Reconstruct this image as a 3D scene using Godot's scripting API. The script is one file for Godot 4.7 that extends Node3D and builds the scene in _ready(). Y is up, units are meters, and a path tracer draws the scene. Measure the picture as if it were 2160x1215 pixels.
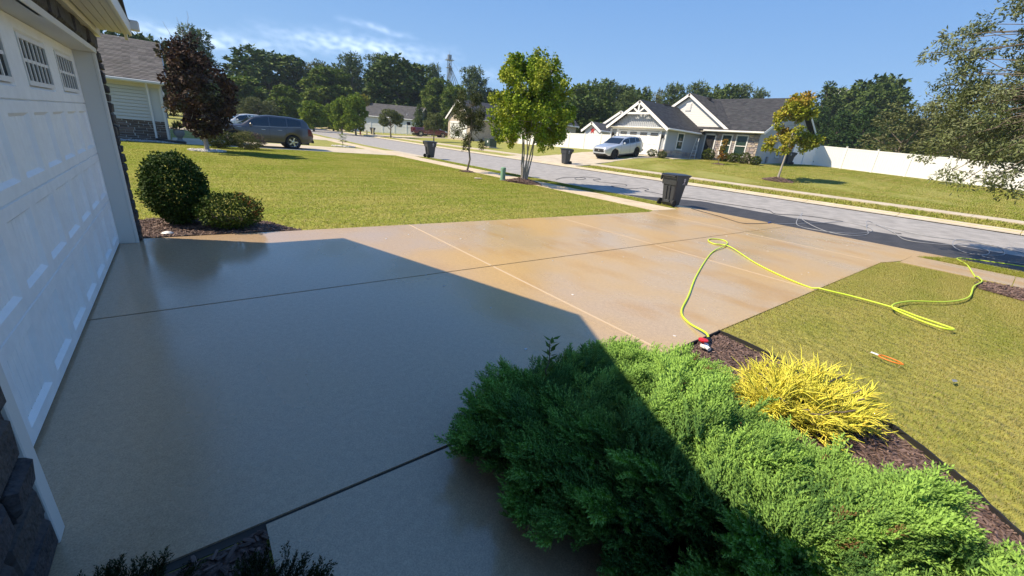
extends Node3D

# ---------------------------------------------------------------- helpers
var taken := {}
var rng := RandomNumberGenerator.new()
var M := {}

func numbered(called: String, parent: Node) -> String:
	var key := str(parent.get_instance_id()) + "/" + called
	if not taken.has(key):
		taken[key] = 0
		return called
	taken[key] += 1
	return "%s_%03d" % [called, taken[key]]

func tag(o: Node, label := "", category := "", group := "", kind := ""):
	if label != "": o.set_meta("label", label)
	if category != "": o.set_meta("category", category)
	if group != "": o.set_meta("group", group)
	if kind != "": o.set_meta("kind", kind)
	return o

func thing(called: String, label: String, category: String, at := Vector3.ZERO, turn := 0.0, group := "") -> Node3D:
	var o := Node3D.new()
	o.name = numbered(called, self)
	add_child(o, true)
	o.position = at
	o.rotation.y = turn
	tag(o, label, category, group)
	return o

func put(called: String, mesh: Mesh, m: Material, parent: Node = null) -> MeshInstance3D:
	var o := MeshInstance3D.new()
	var p: Node = parent if parent != null else self
	o.name = numbered(called, p)
	o.mesh = mesh
	o.material_override = m
	p.add_child(o, true)
	return o

func structure(called: String, mesh: Mesh, m: Material) -> MeshInstance3D:
	var o := put(called, mesh, m)
	o.set_meta("kind", "structure")
	return o

func stuff(called: String, mesh: Mesh, m: Material, buf: PackedFloat32Array, parent: Node = null, colors := true) -> MultiMeshInstance3D:
	var mm := MultiMesh.new()
	mm.transform_format = MultiMesh.TRANSFORM_3D
	mm.use_colors = colors
	mm.mesh = mesh
	mm.instance_count = buf.size() / (16 if colors else 12)
	mm.buffer = buf
	var o := MultiMeshInstance3D.new()
	var p: Node = parent if parent != null else self
	o.name = numbered(called, p)
	o.multimesh = mm
	o.material_override = m
	p.add_child(o, true)
	o.set_meta("kind", "stuff")
	return o

func add_inst(buf: PackedFloat32Array, t: Transform3D, c: Color) -> void:
	var b := t.basis
	buf.append_array(PackedFloat32Array([b.x.x, b.y.x, b.z.x, t.origin.x, b.x.y, b.y.y, b.z.y, t.origin.y, b.x.z, b.y.z, b.z.z, t.origin.z, c.r, c.g, c.b, c.a]))

# a mesh in the making: explicit outward normals, winding put right at the end
class MB:
	var v := PackedVector3Array()
	var n := PackedVector3Array()
	var c := PackedColorArray()
	var u := PackedVector2Array()
	var col := Color(1, 1, 1)
	func tri(a: Vector3, b: Vector3, d: Vector3, na := Vector3.ZERO, nb := Vector3.ZERO, nd := Vector3.ZERO) -> void:
		var g := (d - a).cross(b - a)
		if na == Vector3.ZERO:
			na = g.normalized(); nb = na; nd = na
		elif g.dot(na + nb + nd) < 0.0:
			var t := b; b = d; d = t
			var tn := nb; nb = nd; nd = tn
		v.append(a); v.append(b); v.append(d)
		n.append(na); n.append(nb); n.append(nd)
		c.append(col); c.append(col); c.append(col)
	func quad(a: Vector3, b: Vector3, d: Vector3, e: Vector3, nn := Vector3.ZERO) -> void:
		if nn == Vector3.ZERO:
			nn = (d - a).cross(b - a).normalized()
			if nn == Vector3.ZERO: nn = (e - a).cross(d - a).normalized()
		tri(a, b, d, nn, nn, nn)
		tri(a, d, e, nn, nn, nn)
	func quadn(a: Vector3, b: Vector3, d: Vector3, e: Vector3, na: Vector3, nb: Vector3, nd: Vector3, ne: Vector3) -> void:
		tri(a, b, d, na, nb, nd)
		tri(a, d, e, na, nd, ne)
	func box(at: Vector3, size: Vector3, b := Basis.IDENTITY) -> void:
		var h := size * 0.5
		for ax in 3:
			for s in [-1.0, 1.0]:
				var o := Vector3.ZERO; o[ax] = s * h[ax]
				var p := Vector3.ZERO; p[(ax + 1) % 3] = h[(ax + 1) % 3]
				var q := Vector3.ZERO; q[(ax + 2) % 3] = h[(ax + 2) % 3]
				var nn := Vector3.ZERO; nn[ax] = s
				quad(at + b * (o - p - q), at + b * (o + p - q), at + b * (o + p + q), at + b * (o - p + q), (b * nn).normalized())
	# a box whose edges are chamfered by r
	func rbox(at: Vector3, size: Vector3, r: float, b := Basis.IDENTITY) -> void:
		var h := size * 0.5
		for ax in 3:
			var i := (ax + 1) % 3
			var j := (ax + 2) % 3
			for s in [-1.0, 1.0]:
				var o := Vector3.ZERO; o[ax] = s * h[ax]
				var p := Vector3.ZERO; p[i] = h[i] - r
				var q := Vector3.ZERO; q[j] = h[j] - r
				var nn := Vector3.ZERO; nn[ax] = s
				quad(at + b * (o - p - q), at + b * (o + p - q), at + b * (o + p + q), at + b * (o - p + q), b * nn)
				for s2 in [-1.0, 1.0]: # edge chamfer between faces ax and i
					var e1 := Vector3.ZERO; e1[ax] = s * h[ax]; e1[i] = s2 * (h[i] - r)
					var e2 := Vector3.ZERO; e2[ax] = s * (h[ax] - r); e2[i] = s2 * h[i]
					var en := Vector3.ZERO; en[ax] = s; en[i] = s2
					var k := Vector3.ZERO; k[j] = h[j] - r
					quad(at + b * (e1 - k), at + b * (e1 + k), at + b * (e2 + k), at + b * (e2 - k), (b * en).normalized())
		for sx in [-1.0, 1.0]:
			for sy in [-1.0, 1.0]:
				for sz in [-1.0, 1.0]:
					var sg := Vector3(sx, sy, sz)
					var nn := (b * sg).normalized()
					tri(at + b * (sg * Vector3(h.x, h.y - r, h.z - r)), at + b * (sg * Vector3(h.x - r, h.y, h.z - r)), at + b * (sg * Vector3(h.x - r, h.y - r, h.z)), nn, nn, nn)
	func tube(p: PackedVector3Array, r: PackedFloat32Array, k := 8, caps := true) -> void:
		var rings := []
		var up := Vector3.UP
		var m := p.size()
		for i in m:
			var d := (p[mini(i + 1, m - 1)] - p[maxi(i - 1, 0)]).normalized()
			if absf(d.dot(up)) > 0.95: up = Vector3.RIGHT if absf(d.x) < 0.9 else Vector3.BACK
			var x := up.cross(d).normalized()
			var y := d.cross(x).normalized()
			up = y
			var ring := PackedVector3Array()
			for j in k:
				var a := TAU * j / k
				ring.append(x * cos(a) + y * sin(a))
			rings.append(ring)
		for i in m - 1:
			for j in k:
				var j2 := (j + 1) % k
				var a: Vector3 = rings[i][j]
				var b: Vector3 = rings[i][j2]
				var d: Vector3 = rings[i + 1][j2]
				var e: Vector3 = rings[i + 1][j]
				quadn(p[i] + a * r[i], p[i] + b * r[i], p[i + 1] + d * r[i + 1], p[i + 1] + e * r[i + 1], a, b, d, e)
		if caps:
			for i in [0, m - 1]:
				var d := (p[1] - p[0]).normalized() * -1.0 if i == 0 else (p[m - 1] - p[m - 2]).normalized()
				for j in range(1, k - 1):
					tri(p[i] + rings[i][0] * r[i], p[i] + rings[i][j] * r[i], p[i] + rings[i][j + 1] * r[i], d, d, d)
	# profile (radius, height) turned about the axis of b's y
	func lathe(prof: PackedVector2Array, k: int, at: Vector3, b := Basis.IDENTITY) -> void:
		for i in prof.size() - 1:
			var d := prof[i + 1] - prof[i]
			var nn := Vector2(d.y, -d.x).normalized()
			for j in k:
				var a0 := TAU * j / k
				var a1 := TAU * (j + 1) / k
				var c0 := Vector3(cos(a0), 0, sin(a0))
				var c1 := Vector3(cos(a1), 0, sin(a1))
				var up := Vector3.UP
				quadn(at + b * (c0 * prof[i].x + up * prof[i].y), at + b * (c1 * prof[i].x + up * prof[i].y), at + b * (c1 * prof[i + 1].x + up * prof[i + 1].y), at + b * (c0 * prof[i + 1].x + up * prof[i + 1].y),
					b * (c0 * nn.x + up * nn.y), b * (c1 * nn.x + up * nn.y), b * (c1 * nn.x + up * nn.y), b * (c0 * nn.x + up * nn.y))
	# convex or concave outline (x, y) pushed along z by depth
	func prism(poly: PackedVector2Array, depth: float, t: Transform3D) -> void:
		var idx := Geometry2D.triangulate_polygon(poly)
		for z in [0.0, depth]:
			var nn := (t.basis * Vector3(0, 0, -1.0 if z == 0.0 else 1.0)).normalized()
			for i in range(0, idx.size(), 3):
				tri(t * Vector3(poly[idx[i]].x, poly[idx[i]].y, z), t * Vector3(poly[idx[i + 1]].x, poly[idx[i + 1]].y, z), t * Vector3(poly[idx[i + 2]].x, poly[idx[i + 2]].y, z), nn, nn, nn)
		var cw := Geometry2D.is_polygon_clockwise(poly)
		for i in poly.size():
			var a := poly[i]
			var d := poly[(i + 1) % poly.size()]
			var e := d - a
			var nn := (t.basis * Vector3(e.y, -e.x, 0)).normalized() * (-1.0 if cw else 1.0)
			quad(t * Vector3(a.x, a.y, 0), t * Vector3(d.x, d.y, 0), t * Vector3(d.x, d.y, depth), t * Vector3(a.x, a.y, depth), nn)
	# a flat slab: corners a b d e, thickness th against the normal
	func slab(a: Vector3, b: Vector3, d: Vector3, e: Vector3, th: float) -> void:
		var nn := (d - a).cross(b - a).normalized()
		if nn.y < 0: nn = -nn
		var k := -nn * th
		quad(a, b, d, e, nn)
		quad(a + k, b + k, d + k, e + k, -nn)
		var q := [a, b, d, e]
		var mid := (a + b + d + e) * 0.25
		for i in 4:
			var p: Vector3 = q[i]
			var r: Vector3 = q[(i + 1) % 4]
			if p.is_equal_approx(r): continue
			var on := (r - p).cross(nn).normalized()
			if on.dot((p + r) * 0.5 - mid) < 0: on = -on
			quad(p, r, r + k, p + k, on)
	func mesh(uvs := false) -> ArrayMesh:
		var a := []
		a.resize(Mesh.ARRAY_MAX)
		a[Mesh.ARRAY_VERTEX] = v
		a[Mesh.ARRAY_NORMAL] = n
		a[Mesh.ARRAY_COLOR] = c
		if uvs: a[Mesh.ARRAY_TEX_UV] = u
		var m := ArrayMesh.new()
		m.add_surface_from_arrays(Mesh.PRIMITIVE_TRIANGLES, a)
		return m

func L(r: float, g: float, b: float) -> Color:
	return Color(r, g, b).linear_to_srgb()

func mat(c: Color, rough := 0.7, metal := 0.0) -> StandardMaterial3D:
	var m := StandardMaterial3D.new()
	m.albedo_color = c.linear_to_srgb()
	m.roughness = rough
	m.metallic = metal
	return m

func vmat(rough := 0.7, metal := 0.0) -> StandardMaterial3D:
	var m := mat(Color(1, 1, 1), rough, metal)
	m.vertex_color_use_as_albedo = true
	return m

func leafmat(back: Color, rough := 0.55) -> StandardMaterial3D:
	var m := vmat(minf(rough + 0.2, 1.0))
	m.metallic_specular = 0.3
	m.cull_mode = BaseMaterial3D.CULL_DISABLED
	m.backlight_enabled = true
	m.backlight = back.linear_to_srgb()
	return m

# seamless noise as bytes, 0..255
func noise_bytes(seed_: int, freq: float, size: int, oct := 4, stretch := 1.0) -> PackedByteArray:
	var f := FastNoiseLite.new()
	f.seed = seed_
	f.frequency = freq
	f.fractal_octaves = oct
	f.noise_type = FastNoiseLite.TYPE_SIMPLEX_SMOOTH
	var im: Image
	if stretch != 1.0:
		im = f.get_seamless_image(size, int(size / stretch))
		im.resize(size, size, Image.INTERPOLATE_CUBIC)
	else:
		im = f.get_seamless_image(size, size)
	im.convert(Image.FORMAT_L8)
	return im.get_data()

func img_tex(bytes: PackedByteArray, size: int, fmt := Image.FORMAT_RGB8) -> ImageTexture:
	return ImageTexture.create_from_image(Image.create_from_data(size, size, false, fmt, bytes))

# colour noise: mixes linear colours a..b by coarse noise and scales by fine noise
func tone_tex(seed_: int, size: int, a: Color, b: Color, fc: float, ff: float, fine := 0.35, stretch := 1.0) -> ImageTexture:
	var n1 := noise_bytes(seed_, fc, size, 4, stretch)
	var n2 := noise_bytes(seed_ + 7, ff, size, 3)
	var lut := PackedByteArray()
	lut.resize(1025)
	for i in 1025:
		lut[i] = int(clampf(Color(i / 1024.0, 0, 0).linear_to_srgb().r, 0, 1) * 255.0)
	var o := PackedByteArray()
	o.resize(size * size * 3)
	for i in size * size:
		var t := clampf((n1[i] / 255.0 - 0.5) * 1.6 + 0.5, 0.0, 1.0)
		var k := (1.0 + fine * (n2[i] / 127.5 - 1.0)) * 1024.0
		o[i * 3] = lut[mini(1024, int((a.r + (b.r - a.r) * t) * k))]
		o[i * 3 + 1] = lut[mini(1024, int((a.g + (b.g - a.g) * t) * k))]
		o[i * 3 + 2] = lut[mini(1024, int((a.b + (b.b - a.b) * t) * k))]
	return img_tex(o, size)

func normal_tex(seed_: int, freq: float, size: int, strength: float, stretch := 1.0) -> ImageTexture:
	var im := Image.create_from_data(size, size, false, Image.FORMAT_L8, noise_bytes(seed_, freq, size, 4, stretch))
	im.convert(Image.FORMAT_RGBA8)
	im.bump_map_to_normal_map(strength)
	return ImageTexture.create_from_image(im)

# world-projected surface material
func surf(tex: Texture2D, metres: float, rough := 0.8, ntex: Texture2D = null, nscale := 1.0) -> StandardMaterial3D:
	var m := StandardMaterial3D.new()
	m.albedo_texture = tex
	m.uv1_triplanar = true
	m.uv1_world_triplanar = true
	m.uv1_scale = Vector3.ONE / metres
	m.roughness = rough
	if ntex:
		m.normal_enabled = true
		m.normal_texture = ntex
		m.normal_scale = nscale
	return m

# ---------------------------------------------------------------- the lie of the land
const TX := [13.2, 21.0, 22.8, 24.3, 29.0, 32.5, 38.0, 48.0, 80.0]
const TZ := [40.0, -2.0, -10.0, -16.0, -22.0, -28.0, -40.0, -65.0, -100.0, -300.0]
const TH := [
	[0.0, 0.28, 0.43, 0.47, 0.50, 0.62, 0.95, 1.45, 1.6],
	[0.0, 0.28, 0.43, 0.47, 0.50, 0.62, 0.95, 1.45, 1.6],
	[0.0, 0.28, 0.43, 0.47, 0.55, 0.85, 1.30, 1.72, 1.9],
	[0.0, 0.28, 0.43, 0.49, 0.80, 1.10, 1.53, 1.95, 2.1],
	[0.0, 0.28, 0.43, 0.51, 1.15, 1.38, 1.50, 1.90, 2.1],
	[0.0, 0.28, 0.43, 0.51, 1.10, 1.38, 1.48, 1.70, 1.9],
	[0.0, 0.28, 0.43, 0.51, 0.80, 1.00, 1.35, 1.50, 1.7],
	[0.0, 0.28, 0.43, 0.51, 0.75, 0.90, 1.10, 1.30, 1.6],
	[0.0, 0.28, 0.43, 0.49, 0.60, 0.70, 0.90, 1.10, 1.4],
	[0.0, 0.28, 0.43, 0.49, 0.60, 0.70, 0.90, 1.10, 1.4]]

func bend(z: float) -> float:
	return 0.06 * maxf(0.0, -z - 40.0)

func H(x: float, z: float) -> float:
	x -= bend(z)
	if x <= 13.2: return 0.0
	var j := 0
	while j < 8 and z < TZ[j + 1]: j += 1
	var tz := clampf((TZ[j] - z) / (TZ[j] - TZ[j + 1]), 0, 1)
	var i := 0
	while i < 7 and x > TX[i + 1]: i += 1
	var tx := clampf((x - TX[i]) / (TX[i + 1] - TX[i]), 0, 1)
	var a: float = lerpf(TH[j][i], TH[j][i + 1], tx)
	var b: float = lerpf(TH[j + 1][i], TH[j + 1][i + 1], tx)
	return lerpf(a, b, tz)

func on(x: float, z: float, lift := 0.0) -> Vector3:
	return Vector3(x, H(x, z) + lift, z)

# a sheet with thickness that follows the land between x0..x1 (bending with the road) and z0..z1
func strip(mb: MB, x0: float, x1: float, z0: float, z1: float, lift: float, th: float, bends := true, n := 1) -> void:
	for i in n:
		var za := lerpf(z0, z1, float(i) / n)
		var zb := lerpf(z0, z1, float(i + 1) / n)
		var ba := bend(za) if bends else 0.0
		var bb := bend(zb) if bends else 0.0
		mb.slab(on(x0 + ba, za, lift), on(x1 + ba, za, lift), on(x1 + bb, zb, lift), on(x0 + bb, zb, lift), th)

func in_poly(x: float, z: float, poly: PackedVector2Array) -> bool:
	return Geometry2D.is_point_in_polygon(Vector2(x, z), poly)

func smooth_path(pts: Array, per := 6) -> PackedVector3Array:
	var o := PackedVector3Array()
	for i in pts.size() - 1:
		var p0: Vector3 = pts[maxi(i - 1, 0)]
		var p1: Vector3 = pts[i]
		var p2: Vector3 = pts[i + 1]
		var p3: Vector3 = pts[mini(i + 2, pts.size() - 1)]
		for k in per:
			o.append(p1.cubic_interpolate(p2, p0, p3, float(k) / per))
	o.append(pts[pts.size() - 1])
	return o

func same_r(n: int, r: float) -> PackedFloat32Array:
	var a := PackedFloat32Array()
	a.resize(n)
	a.fill(r)
	return a

# ---------------------------------------------------------------- light, sky, camera
func sky_cover() -> ImageTexture:
	# thin cirrus: two long streaks low in the sky and faint veils, alpha only
	var w := 2048
	var h := 1024
	var f := FastNoiseLite.new()
	f.seed = 5; f.frequency = 1.0; f.fractal_octaves = 5; f.noise_type = FastNoiseLite.TYPE_SIMPLEX_SMOOTH
	var im := Image.create(w, h, false, Image.FORMAT_RGBA8)
	im.fill(Color(1, 1, 1, 0))
	for y in range(int(h * 0.28), int(h * 0.5)):
		var el := 90.0 - 180.0 * (y + 0.5) / h
		for x in w:
			var az := wrapf(360.0 * (x + 0.5) / w, -180.0, 180.0)
			var a := 0.0
			var wob := f.get_noise_2d(az * 0.09, el * 0.15) * 0.55
			# long streak falling to the right
			for s in [[18.5, 8.5, 0.02, 0.95, 1.0, 11.0], [2.0, 6.7, 0.06, 0.75, 0.9, 11.0], [20.5, 10.7, -0.03, 0.3, 0.6, 4.5], [32.0, 7.2, 0.03, 0.6, 0.3, 8.0], [-70.0, 18.0, -0.05, 2.2, 0.6, 30.0], [120.0, 16.0, 0.08, 2.0, 0.6, 30.0], [-140.0, 14.0, 0.06, 2.0, 0.6, 30.0]]:
				var d: float = az - s[0]
				var along := clampf(1.15 - absf(d) / s[5], 0, 1)
				if along <= 0.0: continue
				var off: float = (el - s[1] - s[2] * d - wob) / s[3]
				var k := exp(-off * off) * along
				if k < 0.02: continue
				var fib := 0.5 + 0.9 * f.get_noise_2d(az * 0.55 + el * 0.9, el * 1.5 - az * 0.25)
				a = maxf(a, k * clampf(fib, 0.1, 1.0) * s[4])
			if a > 0.004:
				im.set_pixel(x, y, Color(1, 1, 1, minf(a, 1.0)))
	return ImageTexture.create_from_image(im)

func light_and_camera():
	var cam := Camera3D.new()
	cam.name = "camera"
	cam.transform = Transform3D(Basis(Vector3(0.79167, 0.08794, 0.60459), Vector3(0.14275, 0.93557, -0.32301), Vector3(-0.59404, 0.34202, 0.72811)).orthonormalized(), Vector3(0, 1.6, 0))
	cam.fov = 70.86
	cam.near = 0.05
	cam.far = 3000.0
	add_child(cam)
	cam.current = true
	var env := Environment.new()
	env.background_mode = Environment.BG_SKY
	var sm := ProceduralSkyMaterial.new()
	sm.sky_top_color = L(0.073, 0.196, 0.475)
	sm.sky_horizon_color = L(0.285, 0.46, 0.655)
	sm.sky_curve = 0.16
	sm.ground_bottom_color = L(0.12, 0.12, 0.08)
	sm.ground_horizon_color = L(0.30, 0.36, 0.40)
	sm.sky_energy_multiplier = 1.0
	sm.sun_angle_max = 40.0
	sm.sun_curve = 0.2
	sm.sky_cover = sky_cover()
	sm.sky_cover_modulate = Color(0.72, 0.72, 0.72, 1)
	env.sky = Sky.new()
	env.sky.sky_material = sm
	env.tonemap_mode = Environment.TONE_MAPPER_LINEAR
	env.tonemap_exposure = 1.58
	env.sdfgi_enabled = true
	env.ssao_enabled = true
	env.ssil_enabled = true
	env.fog_enabled = true
	env.fog_density = 0.00035
	env.fog_light_color = Color(0.80, 0.88, 0.96)
	var we := WorldEnvironment.new()
	we.name = "world_environment"
	we.environment = env
	add_child(we)
	var sun := DirectionalLight3D.new()
	sun.name = "sun"
	sun.light_color = Color(1.0, 0.93, 0.82)
	sun.light_energy = 1.5
	sun.light_angular_distance = 0.5
	sun.shadow_enabled = true
	add_child(sun)
	sun.look_at_from_position(Vector3.ZERO, Vector3(0.79, -1.0, 0.45), Vector3.UP)

# ---------------------------------------------------------------- materials
func make_materials():
	M.grass_soil = surf(tone_tex(11, 512, Color(0.22, 0.24, 0.035), Color(0.30, 0.28, 0.07), 0.012, 0.22, 0.30), 9.0, 0.95, normal_tex(13, 0.25, 256, 3.0), 0.7)
	var cn := normal_tex(23, 0.20, 512, 1.6)
	# driveway: clay-stained wet concrete, one tile over the whole drive
	var n1 := noise_bytes(3, 0.0055, 1024, 4, 1.0)
	var n2 := noise_bytes(31, 0.016, 1024, 4, 2.0)
	var n3 := noise_bytes(32, 0.30, 1024, 2)
	var px := PackedByteArray(); px.resize(1024 * 1024 * 3)
	var rx := PackedByteArray(); rx.resize(1024 * 1024)
	var lut := PackedByteArray(); lut.resize(1025)
	for i in 1025: lut[i] = int(clampf(Color(i / 1024.0, 0, 0).linear_to_srgb().r, 0, 1) * 255.0)
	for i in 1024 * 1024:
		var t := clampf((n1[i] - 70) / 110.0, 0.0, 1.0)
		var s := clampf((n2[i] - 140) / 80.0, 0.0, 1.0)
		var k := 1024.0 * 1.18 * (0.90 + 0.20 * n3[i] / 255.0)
		# shade painted in: garage end greyer and darker, clay tan towards the street
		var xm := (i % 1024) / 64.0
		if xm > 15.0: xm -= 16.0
		var lit_end := smoothstep(0.6, 4.2, xm + (n1[i] / 255.0 - 0.5) * 2.5)
		var r := lerpf(0.430, lerpf(lerpf(0.465, 0.49, t), 0.44, s), lit_end)
		var g := lerpf(0.312, lerpf(lerpf(0.348, 0.328, t), 0.28, s), lit_end)
		var b := lerpf(0.200, lerpf(lerpf(0.200, 0.128, t), 0.10, s), lit_end)
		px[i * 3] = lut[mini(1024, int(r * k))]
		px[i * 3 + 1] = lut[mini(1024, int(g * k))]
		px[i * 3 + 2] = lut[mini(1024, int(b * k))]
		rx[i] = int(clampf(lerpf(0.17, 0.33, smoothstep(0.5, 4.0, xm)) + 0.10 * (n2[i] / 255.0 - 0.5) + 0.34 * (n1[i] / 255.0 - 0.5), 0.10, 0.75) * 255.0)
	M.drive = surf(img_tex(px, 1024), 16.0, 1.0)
	M.drive.metallic_specular = 0.6
	var grain := tone_tex(25, 512, Color(0.78, 0.78, 0.78), Color(0.90, 0.90, 0.90), 0.16, 0.45, 0.42)
	for m in [M.drive]:
		m.detail_enabled = true
		m.detail_blend_mode = BaseMaterial3D.BLEND_MODE_MUL
		m.detail_albedo = grain
		m.detail_uv_layer = BaseMaterial3D.DETAIL_UV_2
		m.uv2_triplanar = true
		m.uv2_world_triplanar = true
		m.uv2_scale = Vector3.ONE / 1.7
	M.drive.roughness_texture = img_tex(rx, 1024, Image.FORMAT_L8)
	M.walk = surf(tone_tex(41, 512, Color(0.50, 0.41, 0.27), Color(0.60, 0.50, 0.36), 0.012, 0.25, 0.18), 6.0, 0.85, cn, 0.2)
	M.apron = surf(tone_tex(42, 512, Color(0.46, 0.39, 0.28), Color(0.54, 0.48, 0.37), 0.012, 0.25, 0.15), 6.0, 0.85, cn, 0.2)
	M.joint_dark = mat(Color(0.045, 0.038, 0.032), 0.8)
	M.joint_light = mat(Color(0.53, 0.41, 0.27), 0.7)
	var an := normal_tex(51, 0.35, 512, 3.0)
	M.asphalt = surf(tone_tex(52, 512, Color(0.265, 0.256, 0.243), Color(0.36, 0.345, 0.33), 0.012, 0.45, 0.36), 4.0, 0.85, an, 0.5)
	M.wet_asphalt = surf(tone_tex(53, 512, Color(0.035, 0.036, 0.04), Color(0.055, 0.055, 0.06), 0.02, 0.45, 0.5), 4.0, 0.72, an, 0.5)
	M.mulch = surf(tone_tex(61, 512, Color(0.055, 0.034, 0.028), Color(0.12, 0.078, 0.066), 0.04, 0.2, 0.6), 1.5, 0.95, normal_tex(62, 0.15, 256, 5.0), 1.0)
	M.v = vmat(0.7)
	M.vgrass = leafmat(Color(0.24, 0.26, 0.045), 0.75)
	M.vleaf = leafmat(Color(0.24, 0.32, 0.04), 0.5)
	M.vleaf_dark = leafmat(Color(0.09, 0.13, 0.025), 0.5)
	M.vjuniper = leafmat(Color(0.20, 0.32, 0.06), 0.6)
	M.vneedle = leafmat(Color(0.10, 0.15, 0.03), 0.6)
	M.white = mat(Color(0.72, 0.72, 0.70), 0.5)
	M.white_vinyl = mat(Color(0.80, 0.80, 0.79), 0.4)
	M.door_white = surf(tone_tex(71, 512, Color(0.78, 0.80, 0.795), Color(0.83, 0.85, 0.84), 0.012, 0.05, 0.05, 1.0), 3.0, 0.5, normal_tex(72, 0.06, 256, 1.2, 8.0), 0.05)
	M.trim = mat(Color(0.62, 0.62, 0.58), 0.5)
	M.soffit = mat(Color(0.60, 0.57, 0.47), 0.6)
	M.glass_dark = mat(Color(0.012, 0.014, 0.016), 0.12)
	M.glass_dark.metallic_specular = 0.12
	M.black = mat(Color(0.012, 0.012, 0.013), 0.5)
	M.rubber = mat(Color(0.014, 0.014, 0.015), 0.75)
	M.bin_grey = mat(Color(0.040, 0.044, 0.052), 0.42)
	M.chrome = mat(Color(0.55, 0.56, 0.58), 0.22, 1.0)
	M.bark = surf(tone_tex(81, 256, Color(0.10, 0.08, 0.06), Color(0.22, 0.19, 0.15), 0.03, 0.2, 0.5, 4.0), 0.8, 0.9, normal_tex(82, 0.1, 256, 4.0, 6.0), 0.8)
	M.bark_pale = surf(tone_tex(83, 256, Color(0.26, 0.24, 0.21), Color(0.40, 0.37, 0.33), 0.03, 0.2, 0.4, 4.0), 0.8, 0.9)
	M.shingle_dark = surf(tone_tex(91, 512, Color(0.030, 0.031, 0.034), Color(0.062, 0.062, 0.066), 0.06, 0.3, 0.5, 3.0), 5.0, 0.9)
	M.shingle_brown = surf(tone_tex(92, 512, Color(0.055, 0.050, 0.046), Color(0.11, 0.10, 0.09), 0.06, 0.3, 0.5, 3.0), 4.0, 0.9)
	M.siding_grey = mat(Color(0.36, 0.385, 0.41), 0.6)
	M.siding_pale = mat(Color(0.50, 0.525, 0.51), 0.6)
	M.siding_white = mat(Color(0.70, 0.70, 0.70), 0.6)

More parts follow.
